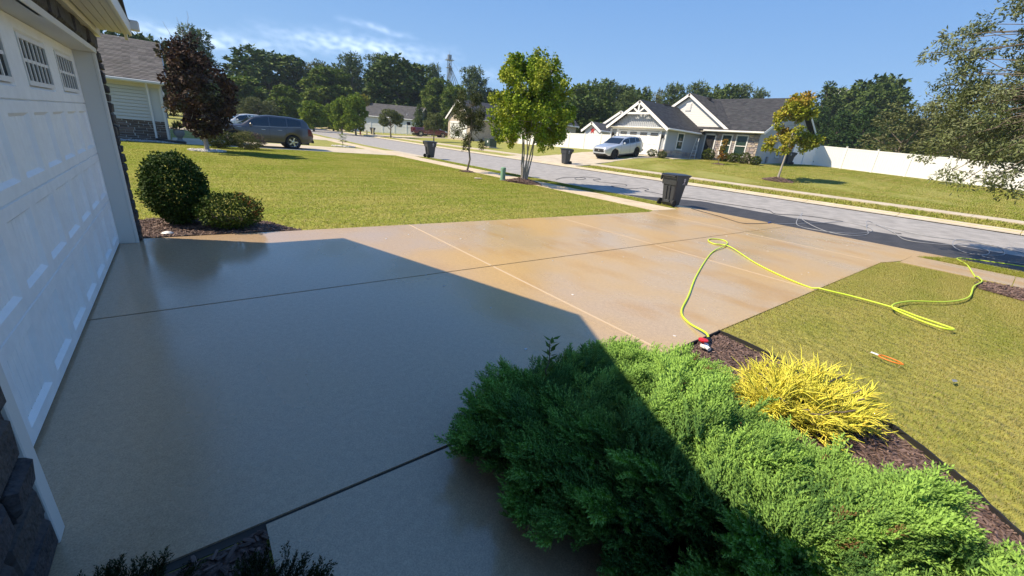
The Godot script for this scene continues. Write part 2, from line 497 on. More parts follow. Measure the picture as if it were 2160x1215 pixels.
# ---------------------------------------------------------------- ground, road, pavements
func land():
	var xs := [-700.0, -300.0, -120.0, -60.0, -30.0, -15.0, -8.0, -4.0, 0.0, 4.0, 8.0, 11.0, 13.28, 13.34, 16.0, 19.0, 20.9, 21.0, 24.3, 29.0, 32.5, 38.0, 48.0, 80.0, 140.0, 300.0, 700.0]
	var zs := [300.0, 120.0, 60.0, 40.0, 20.0, 8.0, 4.0, -2.0, -6.0, -10.0, -16.0, -19.0, -22.0, -25.0, -28.0, -34.0, -40.0, -52.0, -65.0, -80.0, -100.0, -150.0, -300.0, -700.0]
	var mb := MB.new()
	var P := func(i: int, j: int) -> Vector3:
		var z: float = zs[j]
		var x: float = xs[i] + (bend(z) if xs[i] > 5.0 and xs[i] < 200.0 else 0.0)
		var lo := -0.16 if xs[i] >= 13.33 and xs[i] <= 20.95 else -0.012
		return Vector3(x, H(x, z) + lo, z)
	for j in zs.size() - 1:
		for i in xs.size() - 1:
			mb.quad(P.call(i, j), P.call(i + 1, j), P.call(i + 1, j + 1), P.call(i, j + 1))
	structure("ground", mb.mesh(), M.grass_soil)
	# road
	mb = MB.new()
	var rz := [120.0, 40.0, -2.0, -10.0, -22.0, -28.0, -34.0, -40.0, -52.0, -65.0, -80.0, -100.0, -130.0, -170.0]
	for k in rz.size() - 1:
		var za: float = rz[k]
		var zb: float = rz[k + 1]
		var cols := [13.3, 14.5, 17.0, 19.5, 20.55]
		for i in 4:
			var q := []
			for t in [[cols[i], za], [cols[i + 1], za], [cols[i + 1], zb], [cols[i], zb]]:
				var b := bend(t[1])
				q.append(Vector3(t[0] + b, H(t[0] + b, t[1]) - 0.045 - (0.03 if t[0] > 20.0 else 0.0), t[1]))
			mb.quad(q[0], q[1], q[2], q[3])
	structure("road", mb.mesh(), M.asphalt)
	# wet band along the foot of the drive
	mb = MB.new()
	var f := FastNoiseLite.new(); f.seed = 4; f.frequency = 0.5
	var z := -10.5
	while z < 8.0:
		var z2 := z + 0.25
		var wd := func(q: float) -> float:
			return 13.3 + clampf((q + 10.5) * 0.9, 0, 2.15) + clampf(q + 4.0, 0, 6) * 0.06 + 0.22 * f.get_noise_1d(q * 2.0) + 0.07 * f.get_noise_1d(q * 11.0)
		mb.quad(Vector3(13.301, H(13.301, z) - 0.041, z), Vector3(wd.call(z), H(wd.call(z), z) - 0.041, z), Vector3(wd.call(z2), H(wd.call(z2), z2) - 0.041, z2), Vector3(13.301, H(13.301, z2) - 0.041, z2))
		z = z2
	structure("wet_road_edge", mb.mesh(), M.wet_asphalt)
	# far kerb: a rolled concrete kerb in separate lengths
	var kerb := Node3D.new(); kerb.name = "kerb"; add_child(kerb); kerb.set_meta("kind", "structure")
	z = 9.0
	while z > -110.0:
		var ln := 3.05 if z > -40.0 else 10.0
		mb = MB.new()
		var za := z - 0.008
		var zb := z - ln + 0.008
		var prof := [[20.5, -0.064], [20.95, -0.045], [21.06, 0.015], [21.2, 0.03], [21.2, -0.12]]
		for k in prof.size() - 1:
			var a := Vector3(prof[k][0] + bend(za), 0.28 + prof[k][1], za)
			var b := Vector3(prof[k + 1][0] + bend(za), 0.28 + prof[k + 1][1], za)
			mb.quad(a, b, Vector3(prof[k + 1][0] + bend(zb), 0.28 + prof[k + 1][1], zb), Vector3(prof[k][0] + bend(zb), 0.28 + prof[k][1], zb))
		put("kerb_stone", mb.mesh(), M.apron, kerb)
		z -= ln
	# near kerb, flush with the verge
	z = 9.0
	while z > -110.0:
		var ln := 3.05 if z > -40.0 else 10.0
		if z > -1.0 or z < -8.0:
			mb = MB.new()
			strip(mb, 13.14, 13.3, z - 0.008, z - ln + 0.008, -0.012, 0.12)
			put("kerb_stone", mb.mesh(), M.walk, kerb)
		z -= ln
	# near pavement
	var pv := Node3D.new(); pv.name = "pavement"; add_child(pv); pv.set_meta("kind", "structure")
	z = -7.02
	while z > -120.0:
		var ln := 1.5 if z > -30.0 else 6.0
		mb = MB.new()
		strip(mb, 10.9, 12.2, z - 0.006, z - ln + 0.006, 0.0, 0.1)
		put("pavement_slab", mb.mesh(), M.walk, pv)
		z -= ln
	z = -1.38
	while z < 9.0:
		mb = MB.new()
		strip(mb, 11.05, 12.3, z + 1.5 - 0.006, z + 0.006, 0.0, 0.1)
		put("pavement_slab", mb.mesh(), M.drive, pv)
		z += 1.5
	# far pavement
	var fp := Node3D.new(); fp.name = "far_pavement"; add_child(fp); fp.set_meta("kind", "structure")
	z = 9.0
	while z > -110.0:
		var ln := 1.5 if z > -36.0 else 6.0
		mb = MB.new()
		strip(mb, 22.75, 23.85, z - 0.006, z - ln + 0.006, 0.02, 0.1)
		put("pavement_slab", mb.mesh(), M.apron, fp)
		z -= ln
	# driveways across the street and next door
	mb = MB.new()
	for s in [[21.2, 22.74, -28.4, -20.4], [23.86, 26.0, -27.4, -21.0], [26.0, 29.0, -27.2, -21.15], [29.0, 32.45, -27.2, -21.15]]:
		mb.slab(on(s[0], s[3], 0.025), on(s[1], s[3], 0.025), on(s[1], s[2], 0.025), on(s[0], s[2], 0.025), 0.12)
	mb.slab(on(32.5, -20.1, 0.02), on(37.9, -20.1, 0.02), on(37.9, -21.1, 0.02), on(32.5, -21.1, 0.02), 0.1)
	structure("driveway_across_the_street", mb.mesh(), M.apron)
	mb = MB.new()
	for s in [[-0.4, 4.0], [4.01, 8.0], [8.01, 10.89], [12.21, 13.3]]:
		mb.slab(Vector3(s[0], 0.003, -26.5), Vector3(s[1], 0.003, -26.5), Vector3(s[1], 0.003, -32.0), Vector3(s[0], 0.003, -32.0), 0.1)
	structure("driveway_next_door", mb.mesh(), M.apron)
	mb = MB.new()
	for s in [[21.2, 22.74], [23.86, 34.0]]:
		mb.slab(on(s[0] + 1.5, -61.0, 0.03), on(s[1] + 1.5, -61.0, 0.03), on(s[1] + 1.5, -68.0, 0.03), on(s[0] + 1.5, -68.0, 0.03), 0.12)
	mb.slab(Vector3(-2.0, 0.003, -44.0), Vector3(13.0, 0.003, -44.0), Vector3(13.2, 0.003, -50.0), Vector3(-2.0, 0.003, -50.0), 0.1)
	structure("far_driveway", mb.mesh(), M.apron)

func poly_slab(poly: Array, top: float, th: float) -> ArrayMesh:
	var mb := MB.new()
	var p := PackedVector2Array()
	for q in poly: p.append(Vector2(q[0], -q[1]))
	mb.prism(p, th, Transform3D(Basis(Vector3.RIGHT, Vector3(0, 0, -1), Vector3.UP), Vector3(0, top - th, 0)))
	return mb.mesh()

func own_driveway():
	var d := Node3D.new(); d.name = "driveway"; add_child(d); d.set_meta("kind", "structure")
	var xs := [-0.80, 3.05, 6.75, 10.45]
	var g := 0.005
	for i in 3:
		for j in 2:
			var z0: float = [-6.86, -4.2][j]
			var z1: float = [-4.2, -1.55][j]
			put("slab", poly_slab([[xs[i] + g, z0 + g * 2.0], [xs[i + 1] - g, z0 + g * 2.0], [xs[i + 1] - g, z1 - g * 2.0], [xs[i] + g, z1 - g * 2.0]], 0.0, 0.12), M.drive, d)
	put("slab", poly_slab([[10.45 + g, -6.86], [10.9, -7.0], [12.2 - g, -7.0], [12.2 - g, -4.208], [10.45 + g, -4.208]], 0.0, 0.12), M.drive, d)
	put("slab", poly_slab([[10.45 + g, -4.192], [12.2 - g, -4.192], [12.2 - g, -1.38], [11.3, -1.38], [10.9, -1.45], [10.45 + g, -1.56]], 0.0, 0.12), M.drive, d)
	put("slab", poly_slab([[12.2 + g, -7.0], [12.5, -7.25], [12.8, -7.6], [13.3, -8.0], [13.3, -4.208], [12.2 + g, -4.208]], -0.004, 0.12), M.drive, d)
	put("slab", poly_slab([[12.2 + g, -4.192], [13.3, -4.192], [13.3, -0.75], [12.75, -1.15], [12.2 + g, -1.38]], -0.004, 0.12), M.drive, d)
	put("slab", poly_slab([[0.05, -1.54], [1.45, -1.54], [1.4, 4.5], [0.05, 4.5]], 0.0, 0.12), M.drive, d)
	# what fills the joints
	var mb := MB.new()
	mb.slab(Vector3(-0.78, -0.009, -4.22), Vector3(13.28, -0.009, -4.22), Vector3(13.28, -0.009, -4.18), Vector3(-0.78, -0.009, -4.18), 0.05)
	mb.slab(Vector3(-0.6, -0.009, -1.56), Vector3(3.2, -0.009, -1.56), Vector3(3.2, -0.009, -1.52), Vector3(-0.6, -0.009, -1.52), 0.05)
	mb.slab(Vector3(12.18, -0.009, -6.9), Vector3(12.22, -0.009, -6.9), Vector3(12.22, -0.009, -1.4), Vector3(12.18, -0.009, -1.4), 0.05)
	put("dark_joint", mb.mesh(), M.joint_dark, d)
	mb = MB.new()
	for x in [3.05, 6.75, 10.45]:
		mb.slab(Vector3(x - 0.014, 0.0015, -6.84), Vector3(x + 0.014, 0.0015, -6.84), Vector3(x + 0.014, 0.0015, -4.225), Vector3(x - 0.014, 0.0015, -4.225), 0.05)
		mb.slab(Vector3(x - 0.014, 0.0015, -4.175), Vector3(x + 0.014, 0.0015, -4.175), Vector3(x + 0.014, 0.0015, -1.57), Vector3(x - 0.014, 0.0015, -1.57), 0.05)
	put("pale_joint", mb.mesh(), M.joint_light, d)
	# scattered pale flecks left by the washing
	rng.seed = 77
	var buf := PackedFloat32Array()
	mb = MB.new()
	mb.box(Vector3(0, 0.5, 0), Vector3(1, 1, 1))
	for i in 80:
		var x := rng.randf_range(1.8, 12.0)
		var z := rng.randf_range(-6.7, -1.7)
		var s := rng.randf_range(0.006, 0.02)
		var gr := rng.randf_range(0.4, 0.62)
		add_inst(buf, Transform3D(Basis(Vector3.UP, rng.randf() * TAU).scaled_local(Vector3(s * 1.8, 0.004, s)), Vector3(x, 0.0, z)), Color(gr, gr, gr))
	tag(stuff("leaf_litter_flecks", mb.mesh(), M.v, buf), "pale flecks of grit scattered over the wet driveway", "grit")

# ---------------------------------------------------------------- stone veneer, each stone a piece of its own
var stone_variants := []
func stone_mesh(k: int) -> ArrayMesh:
	while stone_variants.size() < 6:
		rng.seed = 900 + stone_variants.size()
		var mb := MB.new()
		var g := []
		for j in 4:
			var row := []
			for i in 4:
				var e: float = 1.0 if (i == 0 or i == 3 or j == 0 or j == 3) else 0.0
				var x: float = [-0.49, -0.42, 0.42, 0.49][i] + rng.randf_range(-0.03, 0.01)
				var y: float = [-0.47, -0.36, 0.36, 0.47][j] + rng.randf_range(-0.05, 0.05)
				row.append(Vector3(x, y, (0.35 if e > 0 else 0.85) + rng.randf_range(-0.18, 0.18)))
			g.append(row)
		for j in 3:
			for i in 3:
				mb.tri(g[j][i], g[j][i + 1], g[j + 1][i + 1])
				mb.tri(g[j][i], g[j + 1][i + 1], g[j + 1][i])
		for i in 3:
			for e in [[g[0][i], g[0][i + 1]], [g[3][i], g[3][i + 1]], [g[i][0], g[i + 1][0]], [g[i][3], g[i + 1][3]]]:
				var a: Vector3 = e[0]
				var b: Vector3 = e[1]
				var nn := Vector3((a.x + b.x) * (1.0 if absf(a.x + b.x) > 0.9 else 0.0), (a.y + b.y) * (1.0 if absf(a.y + b.y) > 0.8 and absf(a.x + b.x) <= 0.9 else 0.0), 0).normalized()
				if nn == Vector3.ZERO: nn = Vector3.UP
				mb.quad(a, b, Vector3(b.x, b.y, -0.2), Vector3(a.x, a.y, -0.2), nn)
		stone_variants.append(mb.mesh())
	return stone_variants[k % 6]

func stone_wall(parent: Node, o: Vector3, ux: Vector3, nn: Vector3, width: float, height: float, cmin: float, cmax: float, wmin: float, wmax: float, depth: float, mats: Array, sd: int):
	var r := RandomNumberGenerator.new(); r.seed = sd
	var y := 0.0
	while y < height - 0.01:
		var ch := minf(r.randf_range(cmin, cmax), height - y)
		if height - y - ch < cmin * 0.5: ch = height - y
		var x := 0.0
		while x < width - 0.005:
			var w := minf(r.randf_range(wmin, wmax), width - x)
			if width - x - w < wmin * 0.5: w = width - x
			var dd := depth * r.randf_range(0.6, 1.15)
			var s := put("stone", stone_mesh(r.randi()), mats[r.randi() % mats.size()], parent)
			var flip := 1.0 if r.randf() < 0.5 else -1.0
			s.transform = Transform3D(Basis(ux * w * 0.97 * flip, Vector3.UP * ch * 0.95 * flip, nn * dd), o + ux * (x + w * 0.5) + Vector3.UP * (y + ch * 0.5))
			x += w
		y += ch

# ---------------------------------------------------------------- the garage beside the camera
func door_section(z0: float, z1: float, y0: float, y1: float, xf: float, nz: int, windows: bool, mb: MB) -> Array:
	# face with recessed beaded panels (or glazed lights); returns the window openings
	var holes := []
	var pw := (z1 - z0) / nz
	var my := 0.075
	var zc := []
	for i in nz:
		var c := z0 + (i + 0.5) * pw
		var hw := pw * (0.36 if windows else 0.385)
		zc.append([c - hw, c + hw])
	var yb := y0 + my
	var yt := y1 - my
	var N := Vector3.RIGHT
	var F := func(a: float, b: float, ya: float, yc: float, x: float) -> void:
		mb.quad(Vector3(x, ya, a), Vector3(x, ya, b), Vector3(x, yc, b), Vector3(x, yc, a), N)
	F.call(z0, z1, y0 + 0.006, yb, xf)
	F.call(z0, z1, yt, y1 - 0.006, xf)
	# section edges roll back into the seam
	mb.quad(Vector3(xf, y0 + 0.006, z0), Vector3(xf, y0 + 0.006, z1), Vector3(xf - 0.02, y0, z1), Vector3(xf - 0.02, y0, z0), Vector3(0.4, -0.9, 0).normalized())
	mb.quad(Vector3(xf, y1 - 0.006, z0), Vector3(xf, y1 - 0.006, z1), Vector3(xf - 0.02, y1, z1), Vector3(xf - 0.02, y1, z0), Vector3(0.4, 0.9, 0).normalized())
	var prev := z0
	for i in nz:
		var a: float = zc[i][0]
		var b: float = zc[i][1]
		F.call(prev, a, yb, yt, xf)
		prev = b
		var dp := 0.022
		var bv := 0.022
		var rim := [[Vector3(xf, yb, a), Vector3(xf, yb, b), Vector3(xf - dp, yb + bv, b - bv), Vector3(xf - dp, yb + bv, a + bv)],
			[Vector3(xf, yt, a), Vector3(xf, yt, b), Vector3(xf - dp, yt - bv, b - bv), Vector3(xf - dp, yt - bv, a + bv)],
			[Vector3(xf, yb, a), Vector3(xf, yt, a), Vector3(xf - dp, yt - bv, a + bv), Vector3(xf - dp, yb + bv, a + bv)],
			[Vector3(xf, yb, b), Vector3(xf, yt, b), Vector3(xf - dp, yt - bv, b - bv), Vector3(xf - dp, yb + bv, b - bv)]]
		for q in rim:
			var nn: Vector3 = (q[2] - q[0]).cross(q[1] - q[0]).normalized()
			if nn.x < 0: nn = -nn
			mb.quad(q[0], q[1], q[2], q[3], nn)
		if windows:
			holes.append([a + bv, b - bv, yb + bv, yt - bv])
			continue
		# beads
		var na := a + bv
		var nb := b - bv
		var k := 6
		for j in k:
			var p := lerpf(na, nb, float(j) / k)
			var q := lerpf(na, nb, float(j + 1) / k)
			var gw := 0.005
			F.call(p + (gw if j > 0 else 0.0), q - (gw if j < k - 1 else 0.0), yb + bv, yt - bv, xf - dp)
			if j > 0:
				mb.quad(Vector3(xf - dp, yb + bv, p + gw), Vector3(xf - dp, yt - bv, p + gw), Vector3(xf - dp - 0.005, yt - bv, p), Vector3(xf - dp - 0.005, yb + bv, p), Vector3(0.7, 0, -0.7))
				mb.quad(Vector3(xf - dp, yb + bv, p - gw), Vector3(xf - dp, yt - bv, p - gw), Vector3(xf - dp - 0.005, yt - bv, p), Vector3(xf - dp - 0.005, yb + bv, p), Vector3(0.7, 0, 0.7))
	F.call(prev, z1, yb, yt, xf)
	return holes

func garage_door(parent: Node, xf: float, z0: float, z1: float, h: float, win_rows: int, win_cols: int) -> Node3D:
	var mb := MB.new()
	mb.box(Vector3(xf - 0.03, 0.012, (z0 + z1) * 0.5), Vector3(0.03, 0.024, z1 - z0))
	var d := put("garage_door", mb.mesh(), M.rubber, parent)
	var y0 := 0.02
	for s in 4:
		var y1 := y0 + (h - 0.02) / 4.0
		mb = MB.new()
		var holes := door_section(z0, z1, y0, y1, xf, 4 if s == 3 else 8, s == 3, mb)
		put("door_section", mb.mesh(), M.door_white, d)
		for q in holes:
			mb = MB.new()
			var fw := 0.03
			var a: float = q[0]
			var b: float = q[1]
			var yb: float = q[2]
			var yt: float = q[3]
			var x := xf - 0.004
			mb.box(Vector3(x, yb + fw / 2, (a + b) / 2), Vector3(0.016, fw, b - a))
			mb.box(Vector3(x, yt - fw / 2, (a + b) / 2), Vector3(0.016, fw, b - a))
			mb.box(Vector3(x, (yb + yt) / 2, a + fw / 2), Vector3(0.016, yt - yb - fw * 2, fw))
			mb.box(Vector3(x, (yb + yt) / 2, b - fw / 2), Vector3(0.016, yt - yb - fw * 2, fw))
			var iw := b - a - 2 * fw
			var ih := yt - yb - 2 * fw
			for k in range(1, win_cols):
				mb.box(Vector3(x - 0.002, (yb + yt) / 2, a + fw + iw * k / win_cols), Vector3(0.010, ih, 0.020))
			for k in range(1, win_rows):
				mb.box(Vector3(x - 0.003, yb + fw + ih * k / win_rows, (a + b) / 2), Vector3(0.009, 0.022, iw))
			put("window_frame", mb.mesh(), M.white, d)
			var pm := MB.new()
			pm.box(Vector3.ZERO, Vector3(0.005, ih / win_rows - 0.01, iw / win_cols - 0.01))
			var pmesh := pm.mesh()
			for k in win_cols:
				for r in win_rows:
					var p := put("pane", pmesh, M.glass_dark, d)
					p.position = Vector3(x - 0.0075, yb + fw + ih * (r + 0.5) / win_rows, a + fw + iw * (k + 0.5) / win_cols)
		y0 = y1
	return d

func own_garage():
	var t := thing("garage", "white panelled double garage door in dark stone surround filling the left edge", "garage")
	var mb := MB.new()
	# walls: thick, closed at back and sides
	mb.box(Vector3(-0.77, 1.2, -6.815), Vector3(0.3, 2.4, 0.27))
	mb.box(Vector3(-0.77, 1.2, 2.05), Vector3(0.3, 2.4, 7.9))
	mb.box(Vector3(-0.79, 2.25, -4.29), Vector3(0.26, 0.3, 4.78))
	mb.box(Vector3(-4.4, 1.2, -6.87), Vector3(6.9, 2.4, 0.16))
	mb.box(Vector3(-4.4, 1.2, 5.92), Vector3(6.9, 2.4, 0.16))
	mb.box(Vector3(-7.95, 1.2, -0.5), Vector3(0.2, 2.4, 12.9))
	put("wall", mb.mesh(), M.siding_grey, t)
	# gable wall above the door
	mb = MB.new()
	mb.prism(PackedVector2Array([Vector2(-6.95, 2.41), Vector2(-1.4, 2.41), Vector2(-1.6, 2.62), Vector2(-4.33, 3.95), Vector2(-7.0, 2.62)]), 0.2, Transform3D(Basis(Vector3(0, 0, 1), Vector3.UP, Vector3(-1, 0, 0)), Vector3(-0.63, 0, 0)))
	put("gable_wall", mb.mesh(), M.siding_grey, t)
	# roofs
	mb = MB.new()
	mb.slab(Vector3(-0.3, 2.55, -7.35), Vector3(-8.2, 2.55, -7.35), Vector3(-8.2, 4.11, -4.33), Vector3(-0.3, 4.11, -4.33), 0.1)
	mb.slab(Vector3(-0.3, 4.11, -4.33), Vector3(-8.2, 4.11, -4.33), Vector3(-8.2, 2.55, -1.31), Vector3(-0.3, 2.55, -1.31), 0.1)
	mb.slab(Vector3(-0.3, 2.56, -1.7), Vector3(-4.3, 4.6, -1.7), Vector3(-4.3, 4.6, 6.4), Vector3(-0.3, 2.56, 6.4), 0.1)
	mb.slab(Vector3(-4.3, 4.6, -1.7), Vector3(-8.3, 2.56, -1.7), Vector3(-8.3, 2.56, 6.4), Vector3(-4.3, 4.6, 6.4), 0.1)
	# shingles of the little pent roof over the door, and of the rake end
	for k in 4:
		var xa := -0.27 - k * 0.08
		mb.slab(Vector3(xa, 2.47 + k * 0.045, -6.92), Vector3(xa, 2.47 + k * 0.045, -1.35), Vector3(xa - 0.11, 2.54 + k * 0.045, -1.35), Vector3(xa - 0.11, 2.54 + k * 0.045, -6.92), 0.012)
	put("roof", mb.mesh(), M.shingle_dark, t)
	# rake boards
	mb = MB.new()
	mb.slab(Vector3(-0.33, 2.44, -7.30), Vector3(-0.36, 2.44, -7.30), Vector3(-0.36, 4.0, -4.33), Vector3(-0.33, 4.0, -4.33), 0.15)
	mb.slab(Vector3(-0.33, 4.0, -4.33), Vector3(-0.36, 4.0, -4.33), Vector3(-0.36, 2.44, -1.36), Vector3(-0.33, 2.44, -1.36), 0.15)
	put("rake_board", mb.mesh(), M.trim, t)
	mb = MB.new()
	mb.box(Vector3(-0.585, 2.35, -4.2), Vector3(0.05, 0.13, 5.9))
	put("frieze_board", mb.mesh(), M.trim, t)
	# slatted soffit
	mb = MB.new()
	for k in 4:
		mb.box(Vector3(-0.515 + k * 0.062, 2.345, -4.1), Vector3(0.056, 0.02, 5.55))
	mb.box(Vector3(-0.42, 2.362, -4.1), Vector3(0.25, 0.012, 5.55))
	put("soffit", mb.mesh(), M.soffit, t)
	mb = MB.new()
	mb.rbox(Vector3(-0.29, 2.40, -4.1), Vector3(0.03, 0.15, 5.6), 0.005)
	put("fascia", mb.mesh(), M.trim, t)
	mb = MB.new()
	mb.rbox(Vector3(-0.25, 2.44, -6.94), Vector3(0.10, 0.10, 0.12), 0.01)
	put("gutter_end", mb.mesh(), M.trim, t)
	# door surround
	mb = MB.new()
	mb.rbox(Vector3(-0.69, 1.04, -6.655), Vector3(0.19, 2.08, 0.045), 0.004)
	mb.rbox(Vector3(-0.615, 1.04, -6.665), Vector3(0.025, 2.08, 0.075), 0.004)
	put("jamb_trim", mb.mesh(), M.trim, t)
	mb = MB.new()
	mb.rbox(Vector3(-0.69, 1.04, -1.925), Vector3(0.19, 2.08, 0.045), 0.004)
	mb.rbox(Vector3(-0.60, 1.04, -1.905), Vector3(0.025, 2.08, 0.085), 0.004)
	put("jamb_trim", mb.mesh(), M.trim, t)
	mb = MB.new()
	mb.rbox(Vector3(-0.69, 2.105, -4.29), Vector3(0.19, 0.05, 4.8), 0.004)
	mb.rbox(Vector3(-0.605, 2.105, -4.29), Vector3(0.03, 0.05, 4.86), 0.004)
	put("header_trim", mb.mesh(), M.trim, t)
	garage_door(t, -0.77, -6.63, -1.95, 2.08, 2, 6)
	# stone veneer
	var sm := [surf(tone_tex(101, 256, Color(0.022, 0.021, 0.024), Color(0.050, 0.047, 0.050), 0.02, 0.15, 0.4), 0.6, 0.75, normal_tex(102, 0.06, 256, 5.0), 0.8), surf(tone_tex(103, 256, Color(0.032, 0.030, 0.030), Color(0.066, 0.058, 0.052), 0.02, 0.15, 0.4), 0.6, 0.8, normal_tex(104, 0.06, 256, 5.0), 0.8)]
	stone_wall(t, Vector3(-0.605, 0.0, -6.97), Vector3(0, 0, 1), Vector3.RIGHT, 0.27, 2.12, 0.07, 0.15, 0.12, 0.3, 0.04, sm, 1)
	stone_wall(t, Vector3(-0.612, 0.0, -1.865), Vector3(0, 0, 1), Vector3.RIGHT, 1.5, 2.24, 0.09, 0.2, 0.16, 0.5, 0.045, sm, 2)
	stone_wall(t, Vector3(-0.62, 2.128, -6.97), Vector3(0, 0, 1), Vector3.RIGHT, 5.2, 0.16, 0.16, 0.16, 0.2, 0.45, 0.05, sm, 3)
	stone_wall(t, Vector3(-0.62, 0.0, -6.965), Vector3(-1, 0, 0), Vector3(0, 0, -1), 0.3, 2.24, 0.07, 0.15, 0.12, 0.3, 0.03, sm, 4)
	return t

# ---------------------------------------------------------------- grass
func tuft_mesh(sd: int, blades: int, spread: float, h: float, w: float) -> ArrayMesh:
	var r := RandomNumberGenerator.new(); r.seed = sd
	var mb := MB.new()
	for i in blades:
		var a := r.randf() * TAU
		var p := Vector3(r.randfn(0, spread), -0.012, r.randfn(0, spread))
		var lean := r.randf_range(0.15, 0.95)
		var hh := h * r.randf_range(0.55, 1.15)
		var side := Vector3(-sin(a), 0, cos(a)) * w * 0.5
		var k := r.randf_range(0.75, 1.2)
		mb.col = Color(k, k * r.randf_range(0.93, 1.05), k)
		var tip := p + Vector3(cos(a) * lean * hh, hh, sin(a) * lean * hh)
		var nn := (Vector3.UP * 2.2 + Vector3(r.randf_range(-0.6, 0.6), 0, r.randf_range(-0.6, 0.6))).normalized()
		mb.tri(p - side, p + side, tip, nn, nn, nn)
	return mb.mesh()

func lawn(called: String, label: String, poly: Array, step: float, h: float, blades: int, bw: float, sd: int, straw: float, holes := []):
	var r := RandomNumberGenerator.new(); r.seed = sd
	var p := PackedVector2Array()
	var lo := Vector2(1e9, 1e9)
	var hi := -lo
	for q in poly:
		p.append(Vector2(q[0], q[1]))
		lo = lo.min(p[-1]); hi = hi.max(p[-1])
	var f := FastNoiseLite.new(); f.seed = sd; f.frequency = 0.35; f.fractal_octaves = 3
	var buf := PackedFloat32Array()
	var z := lo.y
	while z < hi.y:
		var x := lo.x
		while x < hi.x:
			var at := Vector2(x + r.randf_range(-0.6, 0.6) * step, z + r.randf_range(-0.6, 0.6) * step)
			x += step
			if not Geometry2D.is_point_in_polygon(at, p): continue
			var skip := false
			for c in holes:
				if Vector2(c[0], c[1]).distance_to(at) < c[2]: skip = true
			if skip: continue
			var n := f.get_noise_2d(at.x, at.y)
			var dry := clampf(straw + n * 0.55 + 0.16 * sin(at.y * 9.0 + at.x * 0.6 + n * 3.0) + r.randf_range(-0.2, 0.2), 0, 1)
			var col := Color(0.235, 0.305, 0.036).lerp(Color(0.46, 0.41, 0.13), dry) * r.randf_range(0.9, 1.1)
			if r.randf() < 0.05: col = Color(0.52, 0.44, 0.22)
			var s := r.randf_range(0.75, 1.25) 
			var b := Basis(Vector3.UP, r.randf() * TAU).scaled_local(Vector3(s, s * r.randf_range(0.8, 1.15), s))
			add_inst(buf, Transform3D(b, on(at.x, at.y, -0.010)), col)
		z += step
	var o := stuff(called, tuft_mesh(sd, blades, step * 0.55, h, bw), M.vgrass, buf)
	tag(o, label, "grass")

func lawns():
	lawn("grass", "cropped sunlit lawn with yellow hose lying on it, between drive and pavement", [[3.98, -1.57], [10.4, -1.58], [10.85, -1.48], [11.0, -1.3], [11.0, 3.4], [2.6, 1.5], [3.0, 0.46], [3.4, 0.09], [3.62, -0.15], [3.9, -1.06]], 0.022, 0.030, 10, 0.0042, 21, 0.78, [[10.4, 0.5, 0.55]])
	lawn("grass", "broad mown lawn between the driveway and the neighbouring house", [[1.3, -6.84], [10.4, -6.84], [10.88, -6.98], [10.85, -26.4], [-4.5, -26.4], [-2.2, -16.0], [-0.9, -8.0], [0.4, -8.2], [0.95, -7.6]], 0.043, 0.032, 10, 0.009, 22, 0.30, [[0.83, -22.7, 0.75], [10.95, -13.2, 0.7], [10.55, -17.1, 0.4]])
	lawn("grass", "narrow grass verge beside the road, left of the drive", [[12.25, -7.2], [13.1, -7.9], [13.1, -26.2], [12.25, -26.2]], 0.045, 0.05, 9, 0.010, 23, 0.3)
	lawn("grass", "narrow grass verge beside the road, right of the drive", [[12.35, -1.28], [13.15, -0.9], [13.15, 3.5], [12.35, 3.5]], 0.03, 0.05, 9, 0.008, 24, 0.35)
	lawn("grass", "far lawn rising from the pavement towards the long white fence", [[23.95, -20.0], [37.4, -20.0], [37.4, -15.2], [47.0, -15.2], [47.0, 4.0], [23.95, 4.0]], 0.14, 0.05, 10, 0.028, 25, 0.42, [[30.0, -10.9, 0.8]])
	lawn("grass", "strip of grass between the far kerb and far pavement", [[21.3, -20.0], [22.7, -20.0], [22.7, 4.0], [21.3, 4.0]], 0.10, 0.06, 9, 0.022, 26, 0.45)

